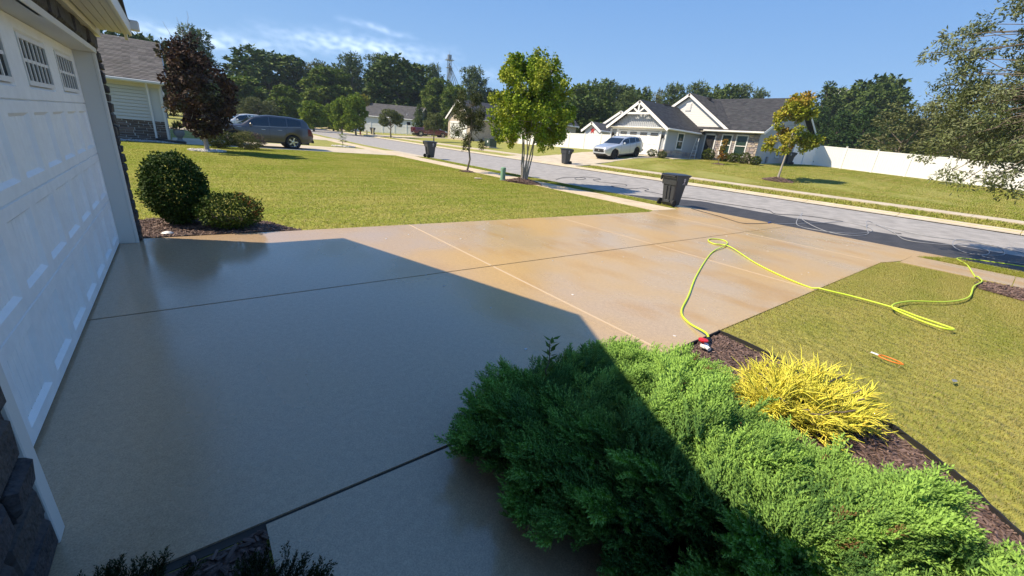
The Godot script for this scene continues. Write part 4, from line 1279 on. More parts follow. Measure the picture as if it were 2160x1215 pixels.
func foreground_juniper():
	var t := thing("juniper_shrub", "large spreading green juniper, half in shade, filling the foreground", "shrub", Vector3.ZERO)
	var poly := PackedVector2Array()
	for q in [[1.0, -1.40], [1.25, -1.58], [1.6, -1.62], [2.05, -1.62], [2.45, -1.36], [2.72, -1.08], [2.34, -0.80], [2.24, -0.45], [2.28, -0.15], [2.32, 0.06], [2.16, 0.28], [1.95, 0.7], [1.85, 1.3], [1.8, 2.0], [1.15, 2.0], [1.08, 1.0], [1.05, 0.0], [1.0, -0.8]]:
		poly.append(Vector2(q[0], q[1]))
	var f := FastNoiseLite.new(); f.seed = 9; f.frequency = 1.1
	var edge := func(p: Vector2) -> float:
		var best := 9.0
		for i in poly.size():
			best = minf(best, p.distance_to(Geometry2D.get_closest_point_to_segment(p, poly[i], poly[(i + 1) % poly.size()])))
		return best
	# height of the mass: rounded towards its edge, in drifts that run along x
	var hh := func(p: Vector2) -> float:
		var e: float = edge.call(p)
		var dome := 0.20 + 0.24 * (1.0 - exp(-e * 4.5))
		return dome * (1.0 + 0.34 * f.get_noise_2d(p.x * 0.9 + p.y * 0.6, p.y * 2.6 - p.x * 0.5) + 0.14 * f.get_noise_2d(p.x * 4.0, p.y * 5.0 + 40.0)) * (1.0 - 0.22 * clampf((p.x - 1.2) / 1.2, 0, 1)) * (1.0 + 0.24 * sin((p.y * 0.95 - p.x * 0.30 + 0.25 * f.get_noise_2d(p.x * 1.3, p.y * 1.3 + 9.0)) * TAU / 0.31))
	# inner sheet hiding the ground, near-black as painted shade between the sprays
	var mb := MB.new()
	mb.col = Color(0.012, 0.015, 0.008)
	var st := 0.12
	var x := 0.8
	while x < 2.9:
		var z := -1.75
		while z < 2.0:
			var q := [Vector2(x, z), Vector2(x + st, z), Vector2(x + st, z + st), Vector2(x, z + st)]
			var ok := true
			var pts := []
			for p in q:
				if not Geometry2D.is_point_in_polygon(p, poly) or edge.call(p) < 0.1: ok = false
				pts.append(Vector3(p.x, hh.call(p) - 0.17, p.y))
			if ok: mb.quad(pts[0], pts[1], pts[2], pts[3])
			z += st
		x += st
	put("painted_shade_body", mb.mesh(), vmat(0.95), t)
	var r := RandomNumberGenerator.new(); r.seed = 33
	mb = MB.new()
	for i in 40:
		var p := Vector2(r.randf_range(1.0, 2.6), r.randf_range(-1.5, 1.6))
		limb(mb, Vector3(1.85, 0.0, lerpf(p.y, -0.3, 0.5)), Vector3(p.x, hh.call(p) - 0.1, p.y), 0.016, 0.006, r, 0.1, 5)
	put("branches", mb.mesh(), M.bark, t)
	var bufs := [PackedFloat32Array(), PackedFloat32Array(), PackedFloat32Array()]
	var count := 0
	while count < 820:
		var p := Vector2(r.randf_range(0.80, 2.75), r.randf_range(-1.66, 1.6))
		if not Geometry2D.is_point_in_polygon(p, poly): continue
		if p.y > 0.5 and r.randf() < 0.7: continue
		var furrow := sin((p.y * 0.95 - p.x * 0.30 + 0.25 * f.get_noise_2d(p.x * 1.3, p.y * 1.3 + 9.0)) * TAU / 0.31)
		if furrow < -0.25 and r.randf() < 0.72: continue
		count += 1
		# a branch end: it runs outwards in a flat tier, set all over with short upward sprigs
		var e: float = edge.call(p)
		var out := Vector2(p.x - 1.5, (p.y + 0.2) * 0.6).normalized()
		var ang := 0.22 + atan2(out.y, out.x) * 0.3 + r.randfn(0, 0.30)
		if p.x < 1.4: ang = atan2(out.y, out.x) + r.randfn(0, 0.5)
		var pd := Vector3(cos(ang), 0, sin(ang))
		var sd := Vector3(-sin(ang), 0, cos(ang))
		var y: float = hh.call(p) - 0.03 - pow(r.randf(), 2.0) * 0.15
		var rise := r.randf_range(-0.02, 0.06)
		if e < 0.12:
			rise = r.randf_range(-0.10, 0.02)
			y = lerpf(0.17, y, pow(r.randf(), 0.75))
		var ln := r.randf_range(0.20, 0.42)
		var wd := r.randf_range(0.05, 0.085)
		var fresh := clampf(0.45 + 0.4 * f.get_noise_2d(p.x * 2.0 + 30.0, p.y * 2.0) + r.randfn(0, 0.22), 0, 1)
		for k in 46:
			var t2 := pow(r.randf(), 0.8)
			var lat := r.randf_range(-1, 1)
			var c := Vector3(p.x, y, p.y) + pd * ln * (t2 - 0.55) + sd * lat * wd * (1.15 - t2 * 0.85) + Vector3.UP * (rise * t2 * t2 - 0.018 * lat * lat + r.randf_range(-0.02, 0.012))
			var sa := ang + lat * 0.55 + r.randfn(0, 0.28)
			var fx := (Vector3(cos(sa), 0, sin(sa)) + Vector3.UP * r.randf_range(0.0, 0.75) * (0.6 if e < 0.12 else 1.0)).normalized()
			var side := fx.cross(Vector3.UP).normalized().rotated(fx, r.randfn(0, 0.7))
			var up := side.cross(fx).normalized()
			var s := r.randf_range(0.06, 0.115) * (1.35 if k % 9 == 0 else 1.0)
			var fr := clampf(fresh + (t2 - 0.5) * 0.85 + r.randfn(0, 0.15), 0, 1)
			var col := Color(0.085, 0.185, 0.048).lerp(Color(0.31, 0.52, 0.105), fr)
			if r.randf() < 0.006: col = Color(0.20, 0.12, 0.05)
			add_inst(bufs[r.randi() % 3], Transform3D(Basis(fx * s, up * s, side * s), c), col)
	for k in 3:
		stuff("foliage", spray_mesh(700 + k), M.vjuniper, bufs[k], t)
	# a taller broad-leaved shoot that stands up through it
	mb = MB.new()
	var s := thing("seedling", "small broad-leaved seedling poking up through the juniper's back edge", "plant", Vector3(1.42, 0.38, -1.36))
	s.scale = Vector3.ONE * 0.75
	limb(mb, Vector3.ZERO, Vector3(-0.02, 0.32, 0), 0.006, 0.003, r, 0.05, 5)
	put("stem", mb.mesh(), M.bark, s)
	mb = MB.new()
	for i in 22:
		var a := i * 2.4
		var dir := Vector3(cos(a), r.randf_range(0.2, 0.9), sin(a)).normalized()
		mb.col = Color(0.075, 0.13, 0.02) * r.randf_range(0.8, 1.2)
		leaf(mb, Vector3(0, 0.05 + 0.27 * i / 21.0, 0), dir, (Vector3.UP - dir * dir.y).normalized(), 0.075, 0.034)
	put("foliage", mb.mesh(), M.vleaf, s)

func gold_cypress():
	var t := thing("gold_thread_cypress", "bright yellow thread-leaved cypress shrub beside the juniper", "shrub", Vector3(3.10, 0, -0.56))
	var r := RandomNumberGenerator.new(); r.seed = 44
	# one drooping thread branchlet, unit length along x
	var meshes := []
	for k in 3:
		var mb := MB.new()
		var thread := func(a: Vector3, d: Vector3, ln: float, w: float) -> void:
			var p := PackedVector3Array()
			var rr := PackedFloat32Array()
			for i in 4:
				var q := i / 3.0
				p.append(a + d * ln * q + Vector3(0, -0.18 * ln * q * q, 0) + Vector3(r.randfn(), r.randfn(), r.randfn()) * 0.012 * q)
				rr.append(w * (1.0 - 0.7 * q))
			var g := r.randf_range(0.8, 1.15)
			mb.col = Color(g, g * r.randf_range(0.9, 1.05), g)
			mb.tube(p, rr, 3, false)
		thread.call(Vector3.ZERO, Vector3(1, 0.25, 0).normalized(), 1.0, 0.028)
		for i in 15:
			var q := r.randf_range(0.1, 0.95)
			var d := Vector3(r.randf_range(0.4, 1.0), r.randf_range(-0.3, 0.8), r.randf_range(-0.9, 0.9)).normalized()
			thread.call(Vector3(q, 0.22 * q - 0.15 * q * q, 0), d, r.randf_range(0.25, 0.55), 0.021)
		meshes.append(mb.mesh())
	var bufs := [PackedFloat32Array(), PackedFloat32Array(), PackedFloat32Array()]
	for i in 460:
		var a := r.randf() * TAU
		var q := sqrt(r.randf())
		var c := Vector3(cos(a) * q * 0.36, 0, sin(a) * q * 0.22)
		c = Basis(Vector3.UP, -0.5) * c
		var h := 0.19 * (1.0 - 0.6 * q * q) * r.randf_range(0.3, 1.0)
		var dir := (Vector3(c.x, 0, c.z) * 1.6 + Vector3(0.30, 0.0 + r.randf() * 0.38, 0.08) + rdir(r) * 0.35).normalized()
		var side := dir.cross(Vector3.UP).normalized().rotated(dir, r.randfn(0, 0.7))
		var s := r.randf_range(0.10, 0.24)
		var b := Basis(dir * s, side.cross(dir).normalized() * s, side * s)
		var col := Color(0.86, 0.80, 0.10).lerp(Color(0.60, 0.60, 0.07), pow(r.randf(), 1.8))
		add_inst(bufs[r.randi() % 3], Transform3D(b, c + Vector3(0, h, 0)), col)
	for k in 3: stuff("foliage", meshes[k], M.v, bufs[k], t)
	var mb := MB.new()
	for i in 14:
		var a := i * 2.4
		limb(mb, Vector3.ZERO, Vector3(cos(a) * 0.4, 0.25, sin(a) * 0.28), 0.012, 0.005, r, 0.08, 5)
	put("stems", mb.mesh(), M.bark, t)

func corner_shrub():
	# dark low shrub in the little bed below the camera
	var t := thing("shaded_shrub", "low dark shrub in the shaded bed at the near edge of the walk", "shrub", Vector3(-0.28, 0, -1.18))
	var r := RandomNumberGenerator.new(); r.seed = 66
	var bufs := [PackedFloat32Array(), PackedFloat32Array(), PackedFloat32Array()]
	for i in 420:
		var a := r.randf() * TAU
		var q := sqrt(r.randf())
		var c := Vector3(cos(a) * q * 0.2, 0, sin(a) * q * 0.2) + (Vector3(0.24, 0, 0.06) if i % 2 == 0 else Vector3(-0.12, 0, -0.16))
		var dir := (Vector3(cos(a), 0, sin(a)) * q * 0.6 + rdir(r) * 0.4 + Vector3(0, 0.55, 0)).normalized()
		var side := dir.cross(Vector3.UP).normalized().rotated(dir, r.randfn(0, 0.8))
		var s := r.randf_range(0.05, 0.10)
		add_inst(bufs[r.randi() % 3], Transform3D(Basis(dir * s, side.cross(dir).normalized() * s, side * s), c + Vector3(0, 0.02 + 0.08 * (1.0 - q * q) * r.randf(), 0)), Color(0.035, 0.045, 0.016) * r.randf_range(0.7, 1.4))
	for k in 3: stuff("foliage", spray_mesh(720 + k), M.vneedle, bufs[k], t)

# ---------------------------------------------------------------- vehicles
func key(pts: Array, x: float) -> float:
	if x <= pts[0][0]: return pts[0][1]
	for i in pts.size() - 1:
		if x <= pts[i + 1][0]:
			var t: float = (x - pts[i][0]) / (pts[i + 1][0] - pts[i][0])
			return lerpf(pts[i][1], pts[i + 1][1], t * t * (3.0 - 2.0 * t) * 0.5 + t * 0.5)
	return pts[-1][1]

# x runs from the nose (0) to the tail (len); y up; z across. c: spec dictionary
func car_section(c: Dictionary, x: float) -> PackedVector3Array:
	var ln: float = c.len
	var yt := key(c.top, x)
	var yb := key(c.bottom, x)
	for a in [c.front_axle, c.rear_axle]:
		var d: float = absf(x - a)
		if d < c.arch: yb = maxf(yb, c.wheel + sqrt(c.arch * c.arch - d * d) - 0.02)
	var belt := key(c.belt, x)
	var u := absf(2.0 * x / ln - 1.0)
	var w: float = c.half * (1.0 - 0.30 * pow(u, 7.0) - 0.03 * u * u)
	var ysh := minf(belt, yt - 0.05)
	yb = minf(yb, ysh - 0.03)
	var p := PackedVector3Array()
	for k in 7:
		var t := k / 6.0
		var y := lerpf(yb, ysh, t)
		var q := (y - 0.62) / 0.55
		var z := w * (1.0 - 0.045 * q * q)
		if k == 0: z -= 0.03
		p.append(Vector3(x, y, z))
	var up := clampf((yt - belt) / (c.roof - belt), 0.0, 1.0)
	var ze := lerpf(p[6].z - 0.07, w * 0.74, up)
	var zb := p[6].z - 0.02
	for k in 5:
		var t := k / 4.0
		p.append(Vector3(x, lerpf(ysh + 0.015, yt - 0.045, t), lerpf(zb, ze, t) + 0.02 * sin(t * PI) * up))
	for k in 6:
		var t := (k + 1) / 6.0
		var a := t * PI * 0.5
		p.append(Vector3(x, yt - 0.045 * (1.0 - sin(minf(a * 2.2, PI * 0.5))), ze * cos(a) ))
	return p

func car(called: String, label: String, cat: String, at: Vector3, turn: float, c: Dictionary, paint: Material) -> Node3D:
	var t := thing(called, label, cat, at, turn)
	var xs := []
	var n := 84
	for i in n + 1: xs.append(c.len * i / n)
	var secs := []
	for x in xs: secs.append(car_section(c, x))
	var m: int = secs[0].size()
	var pos := func(i: int, j: int, s: float) -> Vector3:
		var q: Vector3 = secs[clampi(i, 0, n)][clampi(j, 0, m - 1)]
		return Vector3(q.x - c.len * 0.5, q.y, q.z * s)
	var nor := func(i: int, j: int, s: float) -> Vector3:
		var a: Vector3 = pos.call(i + 1, j, s) - pos.call(i - 1, j, s)
		var b: Vector3 = pos.call(i, j + 1, s) - pos.call(i, j - 1, s)
		if j >= m - 1: b = Vector3(0, 0, -s)
		var g := a.cross(b).normalized() * s
		return -g if g.dot(Vector3(0, 0.3, s)) < 0 and j < 13 else (g if g.y > 0 or j < 12 else -g)
	var mb := MB.new()
	for s in [-1.0, 1.0]:
		for i in n:
			for j in m - 1:
				mb.quadn(pos.call(i, j, s), pos.call(i + 1, j, s), pos.call(i + 1, j + 1, s), pos.call(i, j + 1, s), nor.call(i, j, s), nor.call(i + 1, j, s), nor.call(i + 1, j + 1, s), nor.call(i, j + 1, s))
		for e in [[0, -1.0], [n, 1.0]]:
			for j in m - 1:
				mb.quad(pos.call(e[0], j, s), pos.call(e[0], j + 1, s), Vector3(pos.call(e[0], j + 1, s).x, pos.call(e[0], j + 1, s).y, 0), Vector3(pos.call(e[0], j, s).x, pos.call(e[0], j, s).y, 0), Vector3(e[1], 0.1, 0).normalized())
	put("body", mb.mesh(), paint, t)
	# floor and arches
	mb = MB.new()
	mb.box(Vector3(0, 0.34, 0), Vector3(c.len * 0.9, 0.16, c.half * 1.55))
	for a in [c.front_axle, c.rear_axle]:
		mb.lathe(PackedVector2Array([Vector2(0, -c.half * 0.88), Vector2(c.arch - 0.01, -c.half * 0.88), Vector2(c.arch - 0.01, c.half * 0.88), Vector2(0, c.half * 0.88)]), 24, Vector3(a - c.len * 0.5, c.wheel, 0), Basis(Vector3.RIGHT, Vector3(0, 0, 1), Vector3.UP))
	put("underbody", mb.mesh(), M.rubber, t)
	# side glass, following the body a few millimetres proud
	for s in [-1.0, 1.0]:
		for w in c.windows:
			mb = MB.new()
			var i0 := int(w[0] / c.len * n)
			var i1 := int(w[1] / c.len * n)
			for i in range(i0, i1):
				for j in range(7, 11):
					var a0: float = w[2] if i == i0 else 0.0
					var q := []
					for e in [[i, j], [i + 1, j], [i + 1, j + 1], [i, j + 1]]:
						var jj: float = e[1]
						var p: Vector3 = pos.call(e[0], e[1], s)
						if e[1] == 7: p = p.lerp(pos.call(e[0], 8, s), 0.35)
						if e[1] == 11: p = p.lerp(pos.call(e[0], 10, s), 0.4)
						q.append(p + Vector3(0, 0.001, 0.006 * s))
					if absf(q[0].y - q[3].y) > 0.005: mb.quad(q[0], q[1], q[2], q[3])
			if mb.v.size() > 0: put("side_window", mb.mesh(), M.car_glass, t)
	for w in c.screens:
		mb = MB.new()
		var i0 := int(w[0] / c.len * n)
		var i1 := int(w[1] / c.len * n)
		for s in [-1.0, 1.0]:
			for i in range(i0, i1):
				for j in range(12, m - 1):
					mb.quad(pos.call(i, j, s) + Vector3(0, 0.006, 0), pos.call(i + 1, j, s) + Vector3(0, 0.006, 0), pos.call(i + 1, j + 1, s) + Vector3(0, 0.006, 0), pos.call(i, j + 1, s) + Vector3(0, 0.006, 0))
		put(w[2], mb.mesh(), M.car_glass, t)
	# bright or dark strip under the glass, sill strip, handles, mirrors
	for s in [-1.0, 1.0]:
		mb = MB.new()
		var p := PackedVector3Array()
		for i in range(int(c.windows[0][0] / c.len * n), int(c.windows[-1][1] / c.len * n) + 1): p.append(pos.call(i, 7, s) + Vector3(0, 0.006, 0.004 * s))
		mb.tube(p, same_r(p.size(), 0.012), 5)
		put("belt_trim", mb.mesh(), c.trim, t)
		mb = MB.new()
		mb.rbox(Vector3((c.front_axle + c.rear_axle - c.len) * 0.5, 0.36, s * c.half * 0.945), Vector3(c.rear_axle - c.front_axle - c.arch * 2.0, 0.13, 0.05), 0.015)
		put("sill", mb.mesh(), M.black, t)
		for dx in c.doors:
			mb = MB.new()
			var k := int(dx / c.len * n)
			for j in range(1, 6): mb.box((pos.call(k, j, s) + pos.call(k, j + 1, s)) * 0.5 + Vector3(0, 0, 0.0005 * s), Vector3(0.012, (pos.call(k, j + 1, s) - pos.call(k, j, s)).length(), 0.006))
			put("door_gap", mb.mesh(), M.black, t)
			mb = MB.new()
			mb.rbox(pos.call(k - 5, 5, s) + Vector3(0, 0.0, 0.015 * s), Vector3(0.2, 0.03, 0.03), 0.008)
			put("door_handle", mb.mesh(), c.trim if c.trim != M.black else paint, t)
		mb = MB.new()
		var mi := int(c.mirror / c.len * n)
		mb.rbox(pos.call(mi, 7, s) + Vector3(0, 0.09, 0.13 * s), Vector3(0.12, 0.15, 0.2), 0.04)
		put("mirror", mb.mesh(), paint, t)
		# lamps wrap the corners
		mb = MB.new()
		for i in range(1, 9):
			for j in range(c.head[0], c.head[1]):
				mb.quad(pos.call(i, j, s) + Vector3(-0.006, 0, 0.006 * s), pos.call(i + 1, j, s) + Vector3(-0.006, 0, 0.006 * s), pos.call(i + 1, j + 1, s) + Vector3(-0.006, 0, 0.006 * s), pos.call(i, j + 1, s) + Vector3(-0.006, 0, 0.006 * s))
		mb.rbox(Vector3(-c.len * 0.5 - 0.004, pos.call(0, c.head[0], s).y * 0.5 + pos.call(0, c.head[1], s).y * 0.5, s * c.half * 0.5), Vector3(0.03, 0.12, c.half * 0.36), 0.01)
		put("headlight", mb.mesh(), M.lamp_clear, t)
		mb = MB.new()
		for i in range(n - 5, n):
			for j in range(c.tail[0], c.tail[1]):
				mb.quad(pos.call(i, j, s) + Vector3(0.006, 0, 0.006 * s), pos.call(i + 1, j, s) + Vector3(0.006, 0, 0.006 * s), pos.call(i + 1, j + 1, s) + Vector3(0.006, 0, 0.006 * s), pos.call(i, j + 1, s) + Vector3(0.006, 0, 0.006 * s))
		mb.rbox(Vector3(c.len * 0.5 + 0.004, pos.call(n, c.tail[0], s).y * 0.5 + pos.call(n, c.tail[1], s).y * 0.5, s * c.half * 0.56), Vector3(0.03, 0.13, c.half * 0.26), 0.01)
		put("tail_light", mb.mesh(), M.lamp_red, t)
	# nose: grille and lower intake
	mb = MB.new()
	mb.rbox(Vector3(-c.len * 0.5 - 0.008, c.grille[0], 0), Vector3(0.05, c.grille[1], c.half * c.grille[2]), 0.03)
	mb.rbox(Vector3(-c.len * 0.5 - 0.004, 0.36, 0), Vector3(0.05, 0.10, c.half * 1.1), 0.02)
	put("grille", mb.mesh(), M.black, t)
	mb = MB.new()
	mb.lathe(PackedVector2Array([Vector2(0.0, 0.0), Vector2(0.055, 0.0), Vector2(0.06, 0.01), Vector2(0.045, 0.012), Vector2(0.04, 0.004)]), 16, Vector3(-c.len * 0.5 - 0.034, c.grille[0] + 0.02, 0), Basis(Vector3(0, 0, 1), Vector3(-1, 0, 0), Vector3.UP))
	put("badge", mb.mesh(), M.chrome, t)
	mb = MB.new()
	mb.rbox(Vector3(c.len * 0.5 - 0.02, 0.45, 0), Vector3(0.1, 0.16, c.half * 1.5), 0.03)
	put("rear_bumper", mb.mesh(), c.bumper, t)
	# wheels: tyre and rim
	var ty := MB.new()
	var R: float = c.wheel
	ty.lathe(PackedVector2Array([Vector2(R * 0.66, 0.1), Vector2(R * 0.9, 0.115), Vector2(R * 0.98, 0.09), Vector2(R, 0.05), Vector2(R, -0.05), Vector2(R * 0.98, -0.09), Vector2(R * 0.9, -0.115), Vector2(R * 0.66, -0.1)]), 28, Vector3.ZERO, Basis(Vector3.RIGHT, Vector3(0, 0, 1), Vector3.UP))
	var rm := MB.new()
	rm.lathe(PackedVector2Array([Vector2(R * 0.68, 0.1), Vector2(R * 0.64, 0.098), Vector2(R * 0.60, 0.05), Vector2(R * 0.60, -0.06)]), 28, Vector3.ZERO, Basis(Vector3.RIGHT, Vector3(0, 0, 1), Vector3.UP))
	rm.lathe(PackedVector2Array([Vector2(0.0, 0.082), Vector2(R * 0.15, 0.078), Vector2(R * 0.17, 0.05)]), 14, Vector3.ZERO, Basis(Vector3.RIGHT, Vector3(0, 0, 1), Vector3.UP))
	for k in 5:
		var a := TAU * k / 5
		var b := Basis(Vector3(0, 0, 1), a)
		rm.box(b * Vector3(R * 0.36, 0, 0.066), Vector3(R * 0.5, R * 0.2, 0.022), b)
	var rb := MB.new()
	rb.lathe(PackedVector2Array([Vector2(0, 0.02), Vector2(R * 0.62, 0.02)]), 20, Vector3.ZERO, Basis(Vector3.RIGHT, Vector3(0, 0, 1), Vector3.UP))
	var tm := ty.mesh()
	var rmm := rm.mesh()
	var rbm := rb.mesh()
	for a in [c.front_axle, c.rear_axle]:
		for s in [-1.0, 1.0]:
			var w := put("wheel", rbm, M.black, t)
			w.position = Vector3(a - c.len * 0.5, R, s * (c.half - 0.13))
			if s < 0: w.rotation.y = PI
			put("tyre", tm, M.rubber, w)
			put("rim", rmm, c.rim, w)
	return t

func vehicles():
	M.car_glass = mat(Color(0.008, 0.010, 0.012), 0.03)
	M.car_glass.metallic_specular = 0.8
	M.lamp_clear = mat(Color(0.45, 0.48, 0.50), 0.12)
	M.lamp_red = mat(Color(0.12, 0.012, 0.010), 0.15)
	var P := func(c: Color, metal: float) -> StandardMaterial3D:
		var m := mat(c, 0.32, metal)
		m.clearcoat_enabled = true
		m.clearcoat = 1.0
		m.clearcoat_roughness = 0.04
		return m
	var suv := {"len": 4.86, "half": 0.955, "roof": 1.70, "wheel": 0.375, "arch": 0.43, "front_axle": 0.95, "rear_axle": 3.74,
		"top": [[0, 0.86], [0.12, 0.98], [0.5, 1.06], [1.25, 1.13], [2.05, 1.60], [2.6, 1.70], [3.6, 1.70], [4.35, 1.63], [4.55, 1.52], [4.75, 1.15], [4.82, 1.02], [4.86, 0.92]],
		"bottom": [[0, 0.42], [0.3, 0.26], [4.3, 0.28], [4.86, 0.44]],
		"belt": [[0, 0.80], [0.5, 0.96], [1.2, 1.04], [3.0, 1.10], [4.2, 1.18], [4.86, 1.1]],
		"windows": [[1.72, 2.62, 0.0], [2.70, 3.50, 0.0], [3.56, 4.28, 0.0]], "screens": [[1.32, 2.02, "windscreen"], [4.42, 4.72, "rear_window"]],
		"doors": [1.55, 2.66, 3.45], "mirror": 1.78, "head": [4, 7], "tail": [3, 7], "grille": [0.68, 0.26, 0.95],
		"trim": M.chrome, "bumper": M.black, "rim": M.chrome}
	car("suv", "dark grey-brown suv parked on the driveway of the neighbouring house", "suv", Vector3(3.75, 0.003, -28.1), 0.0, suv, P.call(Color(0.085, 0.08, 0.083), 0.5))
	var pale := suv.duplicate()
	pale.trim = M.black
	car("suv", "white suv parked further back behind the dark suv and purple maple", "suv", Vector3(4.6, 0.003, -45.5), 0.15, pale, P.call(Color(0.62, 0.63, 0.64), 0.0))
	var cx := suv.duplicate()
	cx.merge({"len": 4.75, "half": 0.94, "roof": 1.60, "wheel": 0.365, "arch": 0.43, "front_axle": 0.92, "rear_axle": 3.66,
		"top": [[0, 0.80], [0.10, 0.90], [0.5, 0.98], [1.35, 1.07], [2.15, 1.50], [2.7, 1.60], [3.4, 1.58], [4.15, 1.49], [4.5, 1.28], [4.66, 1.08], [4.75, 0.9]],
		"belt": [[0, 0.72], [0.5, 0.90], [1.3, 1.0], [3.0, 1.06], [4.1, 1.16], [4.75, 1.0]],
		"windows": [[1.82, 2.62, 0.0], [2.70, 3.42, 0.0], [3.48, 4.05, 0.0]], "screens": [[1.42, 2.12, "windscreen"], [4.22, 4.55, "rear_window"]],
		"trim": M.black, "rim": M.black, "grille": [0.64, 0.24, 1.05], "mirror": 1.86}, true)
	var silver := car("suv", "silver suv with black wheels facing the street on the driveway opposite", "suv", Vector3(28.55, 0, -22.75), 0.0, cx, P.call(Color(0.55, 0.58, 0.61), 0.45))
	var a := on(26.9, -22.75, 0.03)
	var b := on(30.0, -22.75, 0.03)
	silver.position.y = (a.y + b.y) * 0.5 + 0.01
	silver.rotation.z = atan2(b.y - a.y, 3.1)
	var pick := suv.duplicate()
	pick.merge({"len": 5.9, "half": 1.0, "roof": 1.92, "wheel": 0.40, "arch": 0.46, "front_axle": 0.98, "rear_axle": 4.70,
		"top": [[0, 1.02], [0.12, 1.12], [1.3, 1.22], [1.95, 1.80], [2.3, 1.92], [3.5, 1.92], [3.75, 1.86], [3.86, 1.34], [3.95, 1.32], [5.75, 1.32], [5.9, 1.26]],
		"bottom": [[0, 0.52], [0.3, 0.42], [5.6, 0.46], [5.9, 0.6]],
		"belt": [[0, 0.95], [0.5, 1.1], [1.3, 1.18], [3.7, 1.24], [5.9, 1.28]],
		"windows": [[1.72, 2.62, 0.0], [2.70, 3.62, 0.0]], "screens": [[1.36, 2.02, "windscreen"], [3.74, 3.86, "rear_window"]],
		"doors": [1.5, 2.66, 3.68], "mirror": 1.7, "grille": [0.86, 0.34, 1.1], "trim": M.black, "bumper": M.chrome}, true)
	var pk := car("pickup_truck", "dark red pickup truck on the driveway before the pale stone house", "pickup", Vector3(32.6, 0, -65.2), PI, pick, P.call(Color(0.10, 0.010, 0.016), 0.2))
	pk.position.y = H(32.6, -65.2) + 0.04
	pk.rotation.y = PI - 0.15

